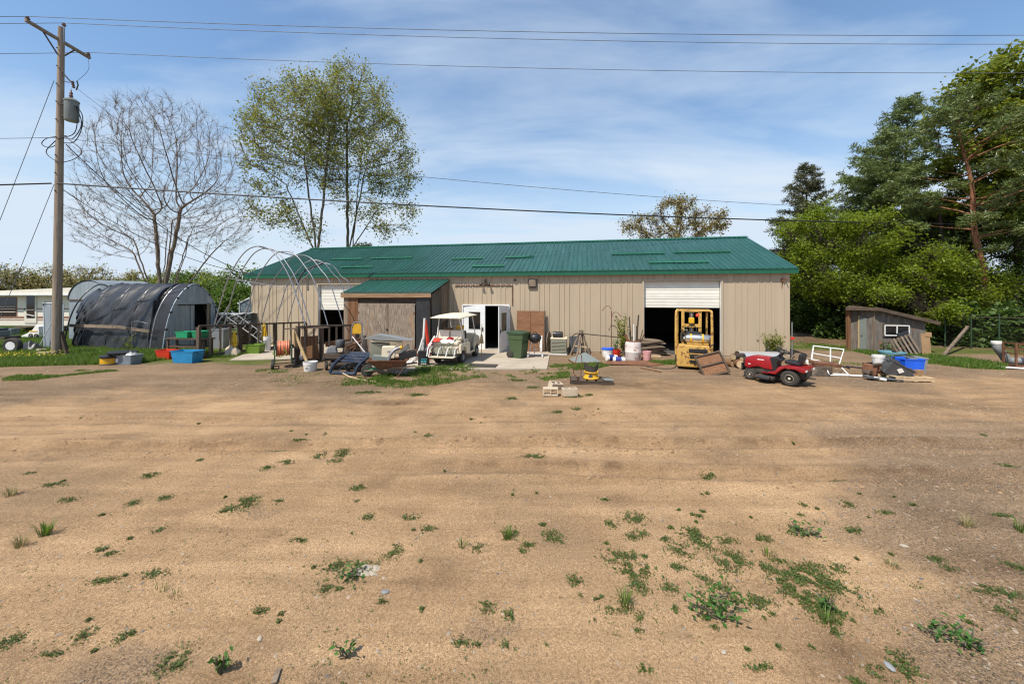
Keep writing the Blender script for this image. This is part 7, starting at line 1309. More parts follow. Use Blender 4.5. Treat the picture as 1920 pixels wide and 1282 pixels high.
# yellow rim on a pallet, concrete blocks
def pallet(name, label, loc, rz, d=(1.2, 1.0), mat='wood_grey', n=6, rot=None, cat='pallet'):
    t = thing(name, label, cat, loc, rz, None, rot); w, l = d
    for k in range(n): bx(t, 'deck_board', mat, (-w / 2 + w * (k + 0.5) / n, 0, 0.115), (w / n * 0.74, l, 0.02), bev=0.003)
    for y_ in (-l / 2 + 0.03, 0, l / 2 - 0.03): bx(t, 'runner', mat, (0, y_, 0.06), (w, 0.045, 0.088), bev=0.003)
    for k in range(3): bx(t, 'bottom_board', mat, (-w / 2 + 0.06 + (w - 0.12) * k / 2, 0, 0.008), (0.1, l, 0.016), bev=0.003)
    return t
PL = gp(1110, 719); pallet('pallet', 'low dark pallet on the dirt carrying the yellow rim', PL + Vector((0, 0.12, 0)), -9, (1.25, 0.62), 'wood_dark', 5)
t = thing('yellow_rim', 'yellow steel rim lying on the dark pallet', 'rim', PL + Vector((0.0, 0.12, 0.13))); lt(t, 'rim', 'yellow', [(0.2, 0.0), (0.23, 0.0), (0.24, 0.03), (0.19, 0.08), (0.18, 0.15), (0.22, 0.2), (0.21, 0.22), (0.17, 0.2), (0.16, 0.06), (0.2, 0.0)], 26); lt(t, 'hub_plate', 'yellow', [(0, 0.1), (0.17, 0.1), (0.17, 0.12), (0, 0.12)], 20); bx(t, 'dark_sticker', 'dgrey_plastic', (-0.06, -0.2, 0.1), (0.1, 0.012, 0.1), (0, 20, -10), 0.002)  # a loose wheel rim
m = MB(); m.grid(lambda a, b: (0.22 * math.cos(2.6 + 4.2 * a) * (0.9 + 0.1 * b), 0.2 * math.sin(2.6 + 4.2 * a), 0.36 + 0.2 * b + 0.05 * math.sin(a * 9)), 20, 4); o = m.build('rubber_boot', MT['rubber'], None, smooth=True, loc=PL + Vector((0.0, 0.14, 0.0)), fix=False); tag(o, 'black rubber piece sitting on the yellow rim', 'rubber')
o = tb(None, 'rebar_hoop', 'rust', [PL + Vector(p) for p in bez([(-0.4, 0.15, 0.14), (-0.52, 0.15, 0.3), (-0.46, 0.15, 0.6), (-0.4, 0.2, 0.8), (-0.3, 0.2, 0.85), (-0.26, 0.2, 0.6), (-0.3, 0.18, 0.2)], 5)], 0.012, 6); tag(o, 'thin rusty bent rod standing on the dark pallet', 'rod')
o = bx(None, 'slate_sheet', 'trafo', PL + Vector((0.45, -0.12, 0.15)), (0.3, 0.2, 0.015), (8, 4, 20)); tag(o, 'grey flat sheet on the right end of the dark pallet', 'sheet')
cinder('concrete block with two cores facing the yard, left of three', gp(1032, 739), -4, (90, 0, -4)).location.z = 0.1; cinder('concrete block at the right of three in the yard', gp(1068, 741), 8, (0, 0, 8), 2); cinder('tilted concrete block behind the other two', gp(1040, 729), 30, (14, 10, 30))
# ------------------------------------------------------------------ forklift, seen from behind
FL = gp(1301, 694); f = thing('forklift', 'rust-spotted yellow forklift with overhead guard and gas bottle, seen from behind', 'forklift', FL, -23)
Yp = 'yellow_rust'
m = MB(); W2 = 0.52
m.prism([(-W2, 0.1), (W2, 0.1), (W2 + 0.03, 0.2), (W2 + 0.03, 0.72), (W2 - 0.05, 0.86), (-W2 + 0.05, 0.86), (-W2 - 0.03, 0.72), (-W2 - 0.03, 0.2)], -0.02, 0.5, 'xz'); m.build('counterweight', MT[Yp], f, bev=0.035)
for z, h in ((0.68, 0.13), (0.47, 0.13), (0.30, 0.07)): bx(f, 'grille_slot', 'black_plastic', (0.13 if h > 0.1 else 0.12, -0.035, z), (0.58 if z > 0.6 else 0.52, 0.05, h), bev=0.015)
for z in (0.575, 0.375): bx(f, 'grille_bar', Yp, (0.13, -0.05, z), (0.58, 0.03, 0.035))
pr(f, 'body', Yp, [(0.5, 0.2), (1.5, 0.2), (1.55, 0.55), (1.3, 0.75), (0.5, 0.82)], -0.5, 0.5, 'yz', 0.03); bx(f, 'seat', 'black_plastic', (0, 0.75, 0.92), (0.5, 0.45, 0.14), bev=0.05); bx(f, 'seat_back', 'black_plastic', (0, 0.55, 1.12), (0.48, 0.12, 0.36), (8, 0, 0), 0.05)
for s in (-1, 1):
    tb(f, 'guard_post', Yp, bez([(s * 0.56, 0.12, 0.5), (s * 0.57, 0.1, 1.1), (s * 0.56, 0.12, 1.95), (s * 0.53, 0.2, 2.05)], 4), 0.042, 8); tb(f, 'guard_post', Yp, bez([(s * 0.5, 1.4, 0.6), (s * 0.5, 1.3, 1.3), (s * 0.5, 1.2, 1.95), (s * 0.5, 1.05, 2.05)], 4), 0.036, 8)
    bx(f, 'mast_rail', Yp, (s * 0.3, 1.72, 1.05), (0.11, 0.14, 2.0), bev=0.01); wheel(f, (s * 0.44, 0.35, 0.2), 0.2, 0.16, 0, 'yellow', 0.6, tread=False); wheel(f, (s * 0.48, 1.45, 0.26), 0.26, 0.2, 0, 'yellow', 0.6, tread=False)
    br(f, 'guard_side_rail', Yp, (s * 0.53, 0.2, 2.06), (s * 0.5, 1.1, 2.06), 0.07, 0.05)
for y_ in (0.2, 0.5, 0.8, 1.08): br(f, 'guard_bar', Yp, (-0.53, y_, 2.06), (0.53, y_, 2.06), 0.06, 0.04)
for z in (1.42, 0.85): bx(f, 'mast_crosshead', Yp, (0, 1.68, z), (0.7, 0.1, 0.12)); 
bx(f, 'mast_top', Yp, (0, 1.72, 2.0), (0.72, 0.12, 0.1)); tb(f, 'lift_cylinder', 'chrome', [(0, 1.75, 0.4), (0, 1.75, 1.9)], 0.05, 10); bx(f, 'chain_pulley', 'yellow', (0, 1.62, 1.62), (0.2, 0.14, 0.22), bev=0.03); tb(f, 'lift_chain', 'dark_steel', [(-0.06, 1.66, 0.6), (-0.06, 1.66, 1.95)], 0.018, 6); tb(f, 'lift_chain', 'dark_steel', [(0.06, 1.66, 0.6), (0.06, 1.66, 1.95)], 0.018, 6)
lt(f, 'gas_bottle', 'chrome', [(0, -0.46), (0.05, -0.46), (0.06, -0.42), (0.13, -0.38), (0.155, -0.3), (0.155, 0.3), (0.13, 0.38), (0.12, 0.42), (0.12, 0.47), (0, 0.47)], 20, T4((0.14, 0.3, 1.07), (0, 90, 0)))
for x_ in (-0.08, 0.3): lt(f, 'bottle_strap', 'yellow', [(0.16, -0.03), (0.167, -0.03), (0.167, 0.03), (0.16, 0.03)], 20, T4((x_, 0.3, 1.07), (0, 90, 0)))
bx(f, 'bottle_cradle', Yp, (0.14, 0.3, 0.9), (0.7, 0.24, 0.05)); bx(f, 'dashboard', 'dark_steel', (0, 1.3, 1.0), (0.8, 0.18, 0.3)); tb(f, 'steering_wheel', 'black_plastic', [(-0.02 + 0.17 * math.cos(a), 1.12 + 0.05 * math.sin(a), 1.33 + 0.14 * math.sin(a)) for a in np.linspace(0, 6.283, 20, endpoint=False)], 0.014, 6, True); br(f, 'mirror_arm', 'wood_grey', (-0.4, 0.9, 1.3), (-0.15, 0.9, 1.31), 0.04, 0.04)
lt(f, 'warning_lamp', 'red_plastic', [(0, 0), (0.055, 0), (0.055, 0.07), (0.03, 0.1), (0, 0.1)], 14, T4((0.12, 0.14, 1.86)))
tb(f, 'hose', 'black_plastic', bez([(0.55, 0.28, 1.1), (0.62, 0.1, 0.95), (0.5, 0.05, 0.86)], 4), 0.018, 6)
text('lettering', 'BAKER', 0.115, MT['black_plastic'], f, (0.21, -0.028, 0.2), (90, 0, 0), 0.004, 1.25)
for s in (-1, 1): br(f, 'fork', 'dark_steel', (s * 0.22, 1.85, 0.06), (s * 0.22, 2.8, 0.05), 0.1, 0.04)
# framed board leaning against the forklift
t = thing('framed_panel', 'reddish flake-board panel in a dark frame leaning against the forklift', 'panel', gp(1345, 703), 0, None, (-28, -12, 4)); w, h = 0.86, 0.76
bx(t, 'board', 'osb_red', (0, 0.03, h / 2), (w, 0.015, h), bev=0)
for z in (0.03, h / 2, h - 0.03): bx(t, 'frame_rail', 'wood_dark', (0, 0, z), (w + 0.04, 0.05, 0.055))
for x_ in (-w / 2, w / 2): bx(t, 'frame_stile', 'wood_dark_z', (x_, 0, h / 2), (0.06, 0.052, h + 0.02))
# ------------------------------------------------------------------ red riding mower (three-quarter rear view, nose to the left)
RM = gp(1462, 716); t = thing('riding_mower', 'red riding mower with black seat, nose pointing left', 'riding mower', RM, 36); t.scale = (0.87, 0.87, 0.87)
# local frame: nose towards +y, right side +x ; wheels
def rmw(x, y, r, w, rim): return wheel(t, (x, y, r), r, w, 0, rim, 0.5)
for s in (-1, 1): rmw(s * 0.37, -0.42, 0.255, 0.24, 'cream'); rmw(s * 0.36, 0.78, 0.19, 0.17, 'cream')
rd_ = 'red_paint'
pr(t, 'hood', rd_, [(0.12, 0.42), (0.2, 0.78), (0.3, 0.83), (0.75, 0.84), (0.95, 0.78), (1.02, 0.66), (1.03, 0.42), (0.9, 0.36), (0.6, 0.48), (0.35, 0.42)], -0.24, 0.24, 'yz', 0.045, 40)
bx(t, 'grille', 'black_plastic', (0, 1.04, 0.55), (0.4, 0.03, 0.24), bev=0.01)
pr(t, 'dash', 'black_plastic', [(0.0, 0.36), (0.22, 0.36), (0.24, 0.8), (0.14, 0.88), (-0.05, 0.86), (-0.12, 0.78), (0.02, 0.66)], -0.22, 0.22, 'yz', 0.03); tb(t, 'steering_column', 'black_plastic', [(0, 0.05, 0.85), (0, -0.12, 1.05)], 0.05, 10)
tb(t, 'steering_wheel', 'black_plastic', [(0.19 * math.cos(a), -0.13 + 0.17 * math.sin(a), 1.08 + 0.07 * math.sin(a)) for a in np.linspace(0, 6.283, 24, endpoint=False)], 0.018, 7, True); tb(t, 'wheel_spoke', 'black_plastic', [(-0.17, -0.13, 1.08), (0.17, -0.13, 1.08)], 0.015); tb(t, 'wheel_spoke', 'black_plastic', [(0, -0.12, 1.06), (0, -0.28, 1.03)], 0.015)
pr(t, 'rear_fender', rd_, [(-0.85, 0.5), (-0.86, 0.62), (-0.72, 0.66), (-0.3, 0.66), (-0.12, 0.6), (0.0, 0.42), (0.22, 0.36), (0.22, 0.32), (-0.04, 0.34), (-0.18, 0.5), (-0.3, 0.57), (-0.6, 0.57), (-0.76, 0.5)], -0.48, 0.48, 'yz', 0.025, 40); bx(t, 'foot_board', rd_, (0, 0.2, 0.33), (0.86, 0.42, 0.03)); bx(t, 'foot_pad', 'black_plastic', (0, 0.2, 0.352), (0.8, 0.36, 0.01))
bx(t, 'seat', 'black_plastic', (0, -0.42, 0.74), (0.46, 0.44, 0.13), (4, 0, 0), 0.055); bx(t, 'seat_back', 'black_plastic', (0, -0.64, 0.9), (0.44, 0.13, 0.34), (10, 0, 0), 0.06)
pr(t, 'frame', 'dark_steel', [(-0.78, 0.26), (1.0, 0.26), (1.0, 0.36), (-0.78, 0.5)], -0.2, 0.2, 'yz', 0.01); bx(t, 'rear_plate', 'dark_steel', (0, -0.82, 0.42), (0.5, 0.04, 0.2)); bx(t, 'hitch', 'dark_steel', (0, -0.9, 0.28), (0.2, 0.18, 0.03))
pr(t, 'mower_deck', 'dark_steel', [(-0.55, 0.1), (0.55, 0.1), (0.58, 0.2), (0.4, 0.24), (-0.4, 0.24), (-0.58, 0.2)], 0.0, 0.58, 'xz', 0.04); bx(t, 'discharge_chute', 'black_plastic', (-0.6, 0.25, 0.17), (0.25, 0.35, 0.1), (0, 14, 0), 0.03); tb(t, 'axle', 'dark_steel', [(-0.36, 0.78, 0.19), (0.36, 0.78, 0.19)], 0.03); bx(t, 'brush_guard', 'black_plastic', (0, 1.1, 0.4), (0.5, 0.06, 0.28), bev=0.02)
bx(t, 'tail_lamp', 'white_plastic', (-0.36, -0.86, 0.55), (0.14, 0.02, 0.06)); bx(t, 'tail_lamp', 'white_plastic', (0.36, -0.86, 0.55), (0.14, 0.02, 0.06)); bx(t, 'hood_badge', 'white_plastic', (-0.2415, 0.5, 0.73), (0.004, 0.2, 0.03), bev=0); bx(t, 'side_badge', 'white_plastic', (-0.2415, 0.86, 0.53), (0.004, 0.08, 0.035), bev=0)
tb(t, 'gear_lever', 'dark_steel', [(-0.2, -0.02, 0.6), (-0.3, -0.05, 0.8)], 0.012); lt(t, 'lever_knob', 'black_plastic', [(0, 0), (0.025, 0.01), (0.025, 0.04), (0, 0.05)], 10, T4((-0.3, -0.05, 0.79)))
# behind the mower
m = MB(); m.grid(lambda a, b: (-0.72 + 1.44 * a, -0.18 + 0.36 * math.sin(math.pi * (b - 0.5)) * 0.9, 0.28 + 0.26 * math.cos(math.pi * (b * 1.1 - 0.55) * 1.0) - 0.0), 20, 12); o = m.build('metal_trough', MT['alu'], None, smooth=True, loc=bw(ua(1402), -0.7, 0.0), rot=(0, 0, -9), fix=False); o.scale = (1, 1, 0.72); tag(o, 'silver sheet metal trough lying against the wall behind the mower', 'trough')
shrub('potted_bush', 'leafy yellow-green bush in a grey pot behind the mower', gp(1448, 672) + Vector((0, 0, 0.3)), 0.75, 0.75, 420, 'lf_olive', 0.1, 6, 7); bucket('grey_pot', 'grey pot holding the leafy bush by the building corner', gp(1448, 672), 0.24, 0.36, 'dgrey_plastic', bail=False, cat='pot', band=1)
lg = thing('log_pile', 'pile of cut logs and bark between the panel and the mower', 'logs', gp(1390, 688), 10)
for k, (x_, y_, z, l, r_, a) in enumerate(((-0.15, 0, 0.15, 0.5, 0.15, 70), (0.1, 0.25, 0.14, 0.6, 0.14, 30), (-0.35, 0.3, 0.1, 0.5, 0.1, 100), (0.0, 0.15, 0.36, 0.55, 0.12, 15), (0.3, 0.05, 0.1, 0.45, 0.1, 120), (0.15, -0.1, 0.3, 0.5, 0.09, 5))):
    q = MB(); q.cyl((-l / 2, 0, 0), (l / 2, 0, 0), r_, r_ * 0.93, 12); o = q.build('log', MT['bark_dark'] if k % 2 else MT['wood_brown_z'], lg, smooth=True, loc=(x_, y_, z), rot=(0, 0, a)); e = MB(); e.cyl((-l / 2 - 0.004, 0, 0), (-l / 2 + 0.002, 0, 0), r_ * 0.9, n=12); e.build('cut_end', MT['wood_pale'], o)
o = bx(None, 'planter_plate', 'wood_pale', gp(1508, 690) + Vector((0, 0, 0.14)), (0.35, 0.3, 0.28), (0, 0, 10)); tag(o, 'small pale wooden box behind the mower seat', 'box')
# white tube cart, long white pipe, boards, hose
t = thing('tube_dolly', 'white tubular steel cart frame lying on the dirt right of the mower', 'cart frame', gp(1545, 703), -14)
rec = lambda pts: [Vector(p) for p in pts]
tb(t, 'back_frame', 'white_paint', [(-0.12, 0.5, 0.42), (0.02, 0.68, 0.86), (0.86, 0.6, 0.78), (0.62, 0.4, 0.28), (-0.12, 0.5, 0.42)], 0.024, 7); tb(t, 'cross_tube', 'white_paint', [(0.4, 0.45, 0.34), (0.5, 0.64, 0.82)], 0.018); tb(t, 'cross_tube', 'white_paint', [(-0.05, 0.58, 0.62), (0.72, 0.5, 0.5)], 0.018)
tb(t, 'base_frame', 'white_paint', [(-0.55, -0.1, 0.42), (-0.4, 0.4, 0.55), (-0.25, 0.5, 0.4), (-0.35, 0.2, 0.0)], 0.022); tb(t, 'base_frame', 'white_paint', [(-0.5, -0.1, 0.42), (-0.5, -0.1, 0.05)], 0.022); tb(t, 'base_frame', 'white_paint', [(0.62, 0.4, 0.28), (0.7, 0.0, 0.02), (0.1, -0.1, 0.02), (0.1, 0.1, 0.25)], 0.022); bx(t, 'tray', 'rust', (0.15, 0.25, 0.33), (0.75, 0.4, 0.1), (4, 3, 0), 0.01); bx(t, 'motor', 'engine', (0.0, 0.2, 0.16), (0.5, 0.4, 0.24), bev=0.05)
heap('engine_scrap', 'small heap of dark machine parts under the white cart frame', 'scrap', gp(1530, 702), 0, 0.7, 0.5, 0.25, 'engine', 8)
o = tb(None, 'white_pipe', 'white_plastic', [gp(1528, 699) + Vector((0, 0, 0.03)), gp(1560, 702) + Vector((0, 0, 0.03)), gp(1600, 706) + Vector((0, 0, 0.03)), gp(1630, 707) + Vector((0, 0, 0.03))], 0.03, 8); tag(o, 'long white plastic pipe lying on the dirt towards the tote pile', 'pipe')
for k, (a, b, lb) in enumerate((((1513, 684), (1562, 692), 'upper weathered board lying behind the white cart frame'), ((1510, 679), (1528, 679), 'short dark board behind the mower seat'), ((1525, 699), (1565, 702), 'pale board lying under the white cart frame'))): o = br(None, 'loose_board', 'wood_grey' if k < 2 else 'wood_pale', gp(*a) + Vector((0, 0, 0.06 + 0.22 * (k < 2))), gp(*b) + Vector((0, 0, 0.05 + 0.04 * (k < 2))), 0.14, 0.03); tag(o, lb, 'board', 'loose boards by the mower')
o = tb(None, 'black_hose', 'cable', [p + Vector((0, 0, 0.03)) for p in bez([gp(1565, 688), gp(1585, 689), gp(1593, 692), gp(1588, 688), gp(1605, 690), gp(1634, 694)], 8)], 0.022, 7); tag(o, 'black hose snaking over the dirt to the tote pile', 'hose')
# tote pile on the right
P1 = gp(1660, 708)
pallet('pallet', 'pale low pallet under the blue bin at the right', gp(1714, 715) + Vector((0.05, 0.3, 0)), -6, (1.05, 0.7), 'wood_pale', 5)
tote('blue_bin', 'bright blue plastic bin standing on the pale pallet', gp(1721, 712) + Vector((0, 0.28, 0.128)), -8, (0.56, 0.48, 0.5), 'blue_bright'); tote('grey_tote', 'grey tote with lid behind the blue bin', gp(1738, 712) + Vector((0.08, 0.45, 0.128)), -12, (0.46, 0.42, 0.48), 'grey_plastic', lid='grey_plastic')
tote('grey_tote', 'dark grey tote lying tilted on its side with a white mark', gp(1683, 712) + Vector((0.02, 0.25, 0.1)), -20, (0.62, 0.46, 0.46), 'dgrey_plastic', rot=(14, 30, -18)); q = sorted((o for o in bpy.data.objects if o.name.startswith('grey_tote')), key=lambda o: o.name)[-1]; bx(q, 'white_mark', 'white_plastic', (0.0, -0.222, 0.28), (0.14, 0.012, 0.13), (-6, 30, 0), 0.004)
tote('black_tote', 'black open tote under the white bucket', gp(1668, 705) + Vector((-0.05, 0.35, 0.0)), 14, (0.6, 0.46, 0.34), 'black_plastic'); 
bucket('white_bucket', 'white ribbed bucket on top of the dark totes', gp(1668, 705) + Vector((-0.02, 0.35, 0.32)), 0.165, 0.3, 'white_plastic', band=3)
t = thing('engine_block', 'rusty brown engine lump at the left end of the tote pile', 'engine', gp(1643, 706), 20); bx(t, 'casting', 'rust', (0, 0.15, 0.2), (0.42, 0.36, 0.36), (6, 10, 20), 0.06); lt(t, 'bell_housing', 'rust', [(0, -0.08), (0.16, -0.1), (0.19, 0), (0.16, 0.1), (0, 0.08)], 16, T4((0.2, 0.0, 0.24), (70, 20, 0))); bx(t, 'manifold', 'engine', (-0.2, 0.1, 0.12), (0.3, 0.2, 0.14), (0, 20, 0), 0.03)
for k in range(4): lt(t, 'port', 'engine', [(0, 0), (0.04, 0), (0.045, 0.08), (0.02, 0.09)], 8, T4((-0.15 + 0.1 * k, -0.02, 0.36), (40, 10 * k, 0)))
o = bx(None, 'flat_tray', 'dgrey_plastic', gp(1655, 712) + Vector((0, 0, 0.05)), (0.9, 0.28, 0.05), (0, 3, -14), 0.015); tag(o, 'dark flat tray lying in front of the tote pile', 'tray'); o = bx(None, 'spray_bottle', 'white_plastic', gp(1650, 713) + Vector((0, 0, 0.05)), (0.3, 0.08, 0.08), (0, 8, -30), 0.03); tag(o, 'white plastic bottle lying in front of the tote pile', 'bottle'); o = bx(None, 'paint_can', 'cardboard', gp(1728, 713) + Vector((0.02, 0.1, 0.22)), (0.2, 0.14, 0.18), (0, 0, 10), 0.01); tag(o, 'small brown box between the blue bin and grey tote', 'box')
o = tb(None, 'bin_strap', 'black_plastic', [gp(1721, 712) + Vector(p) for p in bez([(-0.42, 0.3, 0.5), (-0.3, 0.4, 0.67), (0.1, 0.4, 0.68), (0.3, 0.3, 0.62)], 5)], 0.018, 6); tag(o, 'black strap looped over the blue bin', 'strap')

# ------------------------------------------------------------------ small grey shed and what leans on it
SH = gp(1638, 661); s = thing('small_shed', 'small weathered grey shed with sliding window and pale door', 'shed', SH, 0)
def sp(px, py, Y): return at(px, py, Y) - SH
c0 = gp(1594, 656) - SH; c1 = Vector((0, 0, 0)); c2 = gp(1735, 664) - SH   # left back corner, front corner, right corner
def wallq(name, a, b, za_, zb_, mat, off=0.0, z0=0.0): 
    d = (b - a); n_ = Vector((d.y, -d.x, 0)).normalized() * off; m = MB(); t_ = Vector((-d.y, d.x, 0)).normalized() * 0.05; P_ = [a + n_ + Vector((0, 0, z0)), b + n_ + Vector((0, 0, z0)), b + n_ + Vector((0, 0, zb_)), a + n_ + Vector((0, 0, za_))]; m.add(P_ + [p + t_ for p in P_], [(0, 1, 2, 3), (7, 6, 5, 4), (0, 4, 5, 1), (1, 5, 6, 2), (2, 6, 7, 3), (3, 7, 4, 0)]); return m.build(name, MT[mat], s)
c3 = c2 + Vector((1.7, 1.9, 0)); c4 = c0 + Vector((2.6, 2.4, 0)); zl, zr_ = 1.92, 1.42
n_ = 4
for k in range(n_): wallq('wall_panel', c1.lerp(c2, k / n_) + Vector((0.004, 0, 0)), c1.lerp(c2, (k + 1) / n_) - Vector((0.004, 0, 0)), zl + (zr_ - zl) * k / n_, zl + (zr_ - zl) * (k + 1) / n_, 'shed_wall')
wallq('wall_panel', c0, c1 - Vector((0.01, 0.0, 0)), 1.96, zl, 'shed_wall'); wallq('wall_panel', c2, c3, zr_, zr_, 'shed_wall'); wallq('wall_panel', c3, c4, zr_, 1.96, 'shed_wall'); wallq('wall_panel', c4, c0, 1.96, 1.96, 'wood_brown_z')
wallq('door', c0.lerp(c1, 0.42), c0.lerp(c1, 0.72), 1.58, 1.58, 'trafo', 0.03); d_ = wallq('door_frame', c0.lerp(c1, 0.36), c0.lerp(c1, 0.42), 1.64, 1.64, 'wood_pale_z', 0.035); wallq('door_frame', c0.lerp(c1, 0.36), c0.lerp(c1, 0.74), 1.66, 1.66, 'shed_wall', 0.032, 1.6); bx(s, 'door_knob', 'dark_steel', c0.lerp(c1, 0.45) + Vector((0, -0.06, 0.72)), (0.05, 0.05, 0.05))
br(s, 'corner_post', 'wood_brown_z', c0 + Vector((-0.12, -0.05, 0)), c0 + Vector((-0.14, -0.05, 1.9)), 0.14, 0.12); br(s, 'corner_trim', 'wood_grey_z', c1 + Vector((0, -0.02, 0)), c1 + Vector((0, -0.02, zl - 0.02)), 0.05, 0.05)
m = MB(); ro = [c0 + Vector((-0.35, -0.15, 2.02)), c1 + Vector((-0.02, -0.25, 2.02)), c2 + Vector((0.35, -0.25, 1.42)), c3 + Vector((0.5, 0.3, 1.44)), c4 + Vector((-0.2, 0.3, 2.02))]; m.add(ro + [p - Vector((0, 0, 0.11)) for p in ro], [(0, 1, 2, 3, 4), (9, 8, 7, 6, 5)] + [(i, 5 + i, 5 + (i + 1) % 5, (i + 1) % 5) for i in range(5)]); m.build('roof', MT['wood_dark'], s)
br(s, 'fascia', 'wood_dark', ro[1] + Vector((0, -0.03, -0.05)), ro[2] + Vector((0, -0.03, -0.05)), 0.03, 0.15); br(s, 'fascia', 'wood_dark', ro[0] + Vector((0, -0.03, -0.05)), ro[1] + Vector((0, -0.03, -0.05)), 0.03, 0.15)
def onw(f_, z): p = c1.lerp(c2, f_); return Vector((p.x, p.y - 0.03, z))
a_, b_ = 0.17, 0.69; zb_, zt_ = 0.80, 1.24
w_ = MB(); w_.bar(onw(a_, (zb_ + zt_) / 2), onw(b_, (zb_ + zt_) / 2), 0.04, zt_ - zb_ + 0.14); w_ = w_.build('window', MT['wood_dark'], s)
g_ = MB(); g_.bar(onw(a_ + 0.03, (zb_ + zt_) / 2) - Vector((0, 0.025, 0)), onw(b_ - 0.03, (zb_ + zt_) / 2) - Vector((0, 0.025, 0)), 0.012, zt_ - zb_ - 0.02); g_.build('pane', MT['glass'], w_)
for u0_, u1_, z0_, z1_ in ((a_ + 0.02, b_ - 0.02, zb_, zb_), (a_ + 0.02, b_ - 0.02, zt_, zt_)): br(w_, 'sash_rail', 'white_paint', onw(u0_, z0_) - Vector((0, 0.035, 0)), onw(u1_, z1_) - Vector((0, 0.035, 0)), 0.03, 0.045)
for u_ in (a_ + 0.025, (a_ + b_) / 2, b_ - 0.025): br(w_, 'sash_stile', 'white_paint', onw(u_, zb_ + 0.02) - Vector((0, 0.036, 0)), onw(u_, zt_ - 0.02) - Vector((0, 0.036, 0)), 0.04, 0.03)
t = thing('leaning_pallet', 'weathered slatted pallet leaning against the small shed', 'pallet', gp(1718, 668), 0, None, (-14, -20, 2))
for k in range(6): bx(t, 'slat', 'wood_grey_z', (-0.62 + 0.17 * k, 0.0, 0.5), (0.085, 0.02, 0.95 - 0.02 * k), bev=0.003)
for z in (0.12, 0.5, 0.86): bx(t, 'runner', 'wood_dark', (-0.2, 0.055, z), (1.0, 0.08, 0.05), bev=0.003)
o = bx(None, 'tar_sheet', 'black_plastic', gp(1722, 667) + Vector((-0.1, 0.35, 0.5)), (0.5, 0.05, 1.0), (-12, -16, 0), 0.01); tag(o, 'black panel leaning behind the slatted pallet', 'panel')
t = thing('cardboard_sheet', 'tan cardboard sheet leaning at the right end of the shed', 'cardboard', gp(1738, 668), 0, None, (-8, 4, 0)); bx(t, 'sheet', 'cardboard', (0, 0, 0.48), (0.38, 0.02, 0.95), bev=0.002); bx(t, 'flap', 'cardboard', (0.12, -0.015, 0.93), (0.28, 0.02, 0.2), (0, 0, 0), 0.002)
t = thing('paddling_pool', 'faded blue round tub in the grass in front of the shed', 'tub', gp(1673, 668)); lt(t, 'tub', 'trafo_blue', [(0, 0.01), (0.4, 0.01), (0.43, 0.1), (0.42, 0.11), (0.44, 0.2), (0.41, 0.21), (0.38, 0.04), (0, 0.03)], 28) if 'trafo_blue' in MT else None
MT['trafo_blue'] = M('faded_blue_plastic', (0.16, 0.33, 0.42), rough=0.5, scale=4, bump=0.03); lt(t, 'tub', 'trafo_blue', [(0, 0.01), (0.4, 0.01), (0.43, 0.1), (0.42, 0.11), (0.44, 0.2), (0.41, 0.21), (0.38, 0.04), (0, 0.03)], 28)
shrub('shed_weed', 'bright green weed growing behind the blue tub at the shed', gp(1672, 664), 0.5, 0.6, 160, 'weed_big', 0.09, 9, 6)
# ------------------------------------------------------------------ chain-link fence in front of the wood
FE = G(1772, 18.6); t = thing('chain_link_fence', 'chain-link fence on thin grey posts in front of the right-hand wood', 'fence', FE, 0); d = G(1990, 16.2) - FE; n_ = 4
for k in range(n_ + 1): q = d * k / n_; tb(t, 'post', 'green_dark' if k != 3 else 'trafo', [q, q + Vector((0, 0, 1.6 if k != 2 else 1.75))], 0.03, 8)
tb(t, 'top_rail', 'dark_steel', [Vector((0, 0, 1.55)), d + Vector((0, 0, 1.55))], 0.02, 6)
Ld = d.length; dh = d / Ld; m = MB(); V_, F_ = [], []; sp_ = 0.09
for sgn in (-1, 1):
    k = -1.5
    while k < Ld:
        a, b = k, k + 1.5; za0, zb0 = 0.03, 1.53
        if sgn < 0: za0, zb0 = zb0, za0
        fa, fb = max(0, (0 - a) / 1.5), min(1, (Ld - a) / 1.5)
        if fb > fa: p0 = dh * (a + 1.5 * fa) + Vector((0, 0, za0 + (zb0 - za0) * fa)); p1 = dh * (a + 1.5 * fb) + Vector((0, 0, za0 + (zb0 - za0) * fb)); m.tube([p0, p1], 0.0015, 3, caps=False)
        k += sp_
kind(m.build('wire_mesh', MT['dark_steel'], t, fix=False), 'stuff')
br(thing('fallen_limb', 'pale bare limb leaning against the chain-link fence', 'branch', gp(1768, 668)), 'limb', 'bark', (0, 0, 0), at(1815, 612, 18.0) - gp(1768, 668), 0.1, 0.09)
t = thing('drain_pipe', 'grey corrugated drain pipe with upturned white end by the fence', 'pipe', gp(1885, 684)); pts = bez([(1.5, -0.1, 0.13), (0.5, 0.0, 0.14), (0.1, 0.0, 0.16), (-0.1, 0, 0.4), (-0.28, 0, 0.62), (-0.32, 0, 0.8)], 8); tb(t, 'pipe', 'grey_plastic', pts, [0.125 + 0.008 * (k % 2) for k in range(len(pts))], 14); lt(t, 'white_end', 'white_plastic', [(0.13, -0.05), (0.15, 0.0), (0.14, 0.06), (0.11, 0.06), (0.11, -0.04)], 16, T4((-0.325, 0, 0.82), (0, -6, 0)))
t = thing('rusty_rack', 'rust-red steel rack at the right edge of the picture', 'rack', gp(1918, 690), -10)
for x_ in (-0.2, 0.45):
    for y_ in (0.0, 0.4): br(t, 'upright', 'rust', (x_, y_, 0), (x_, y_, 0.9), 0.05, 0.05)
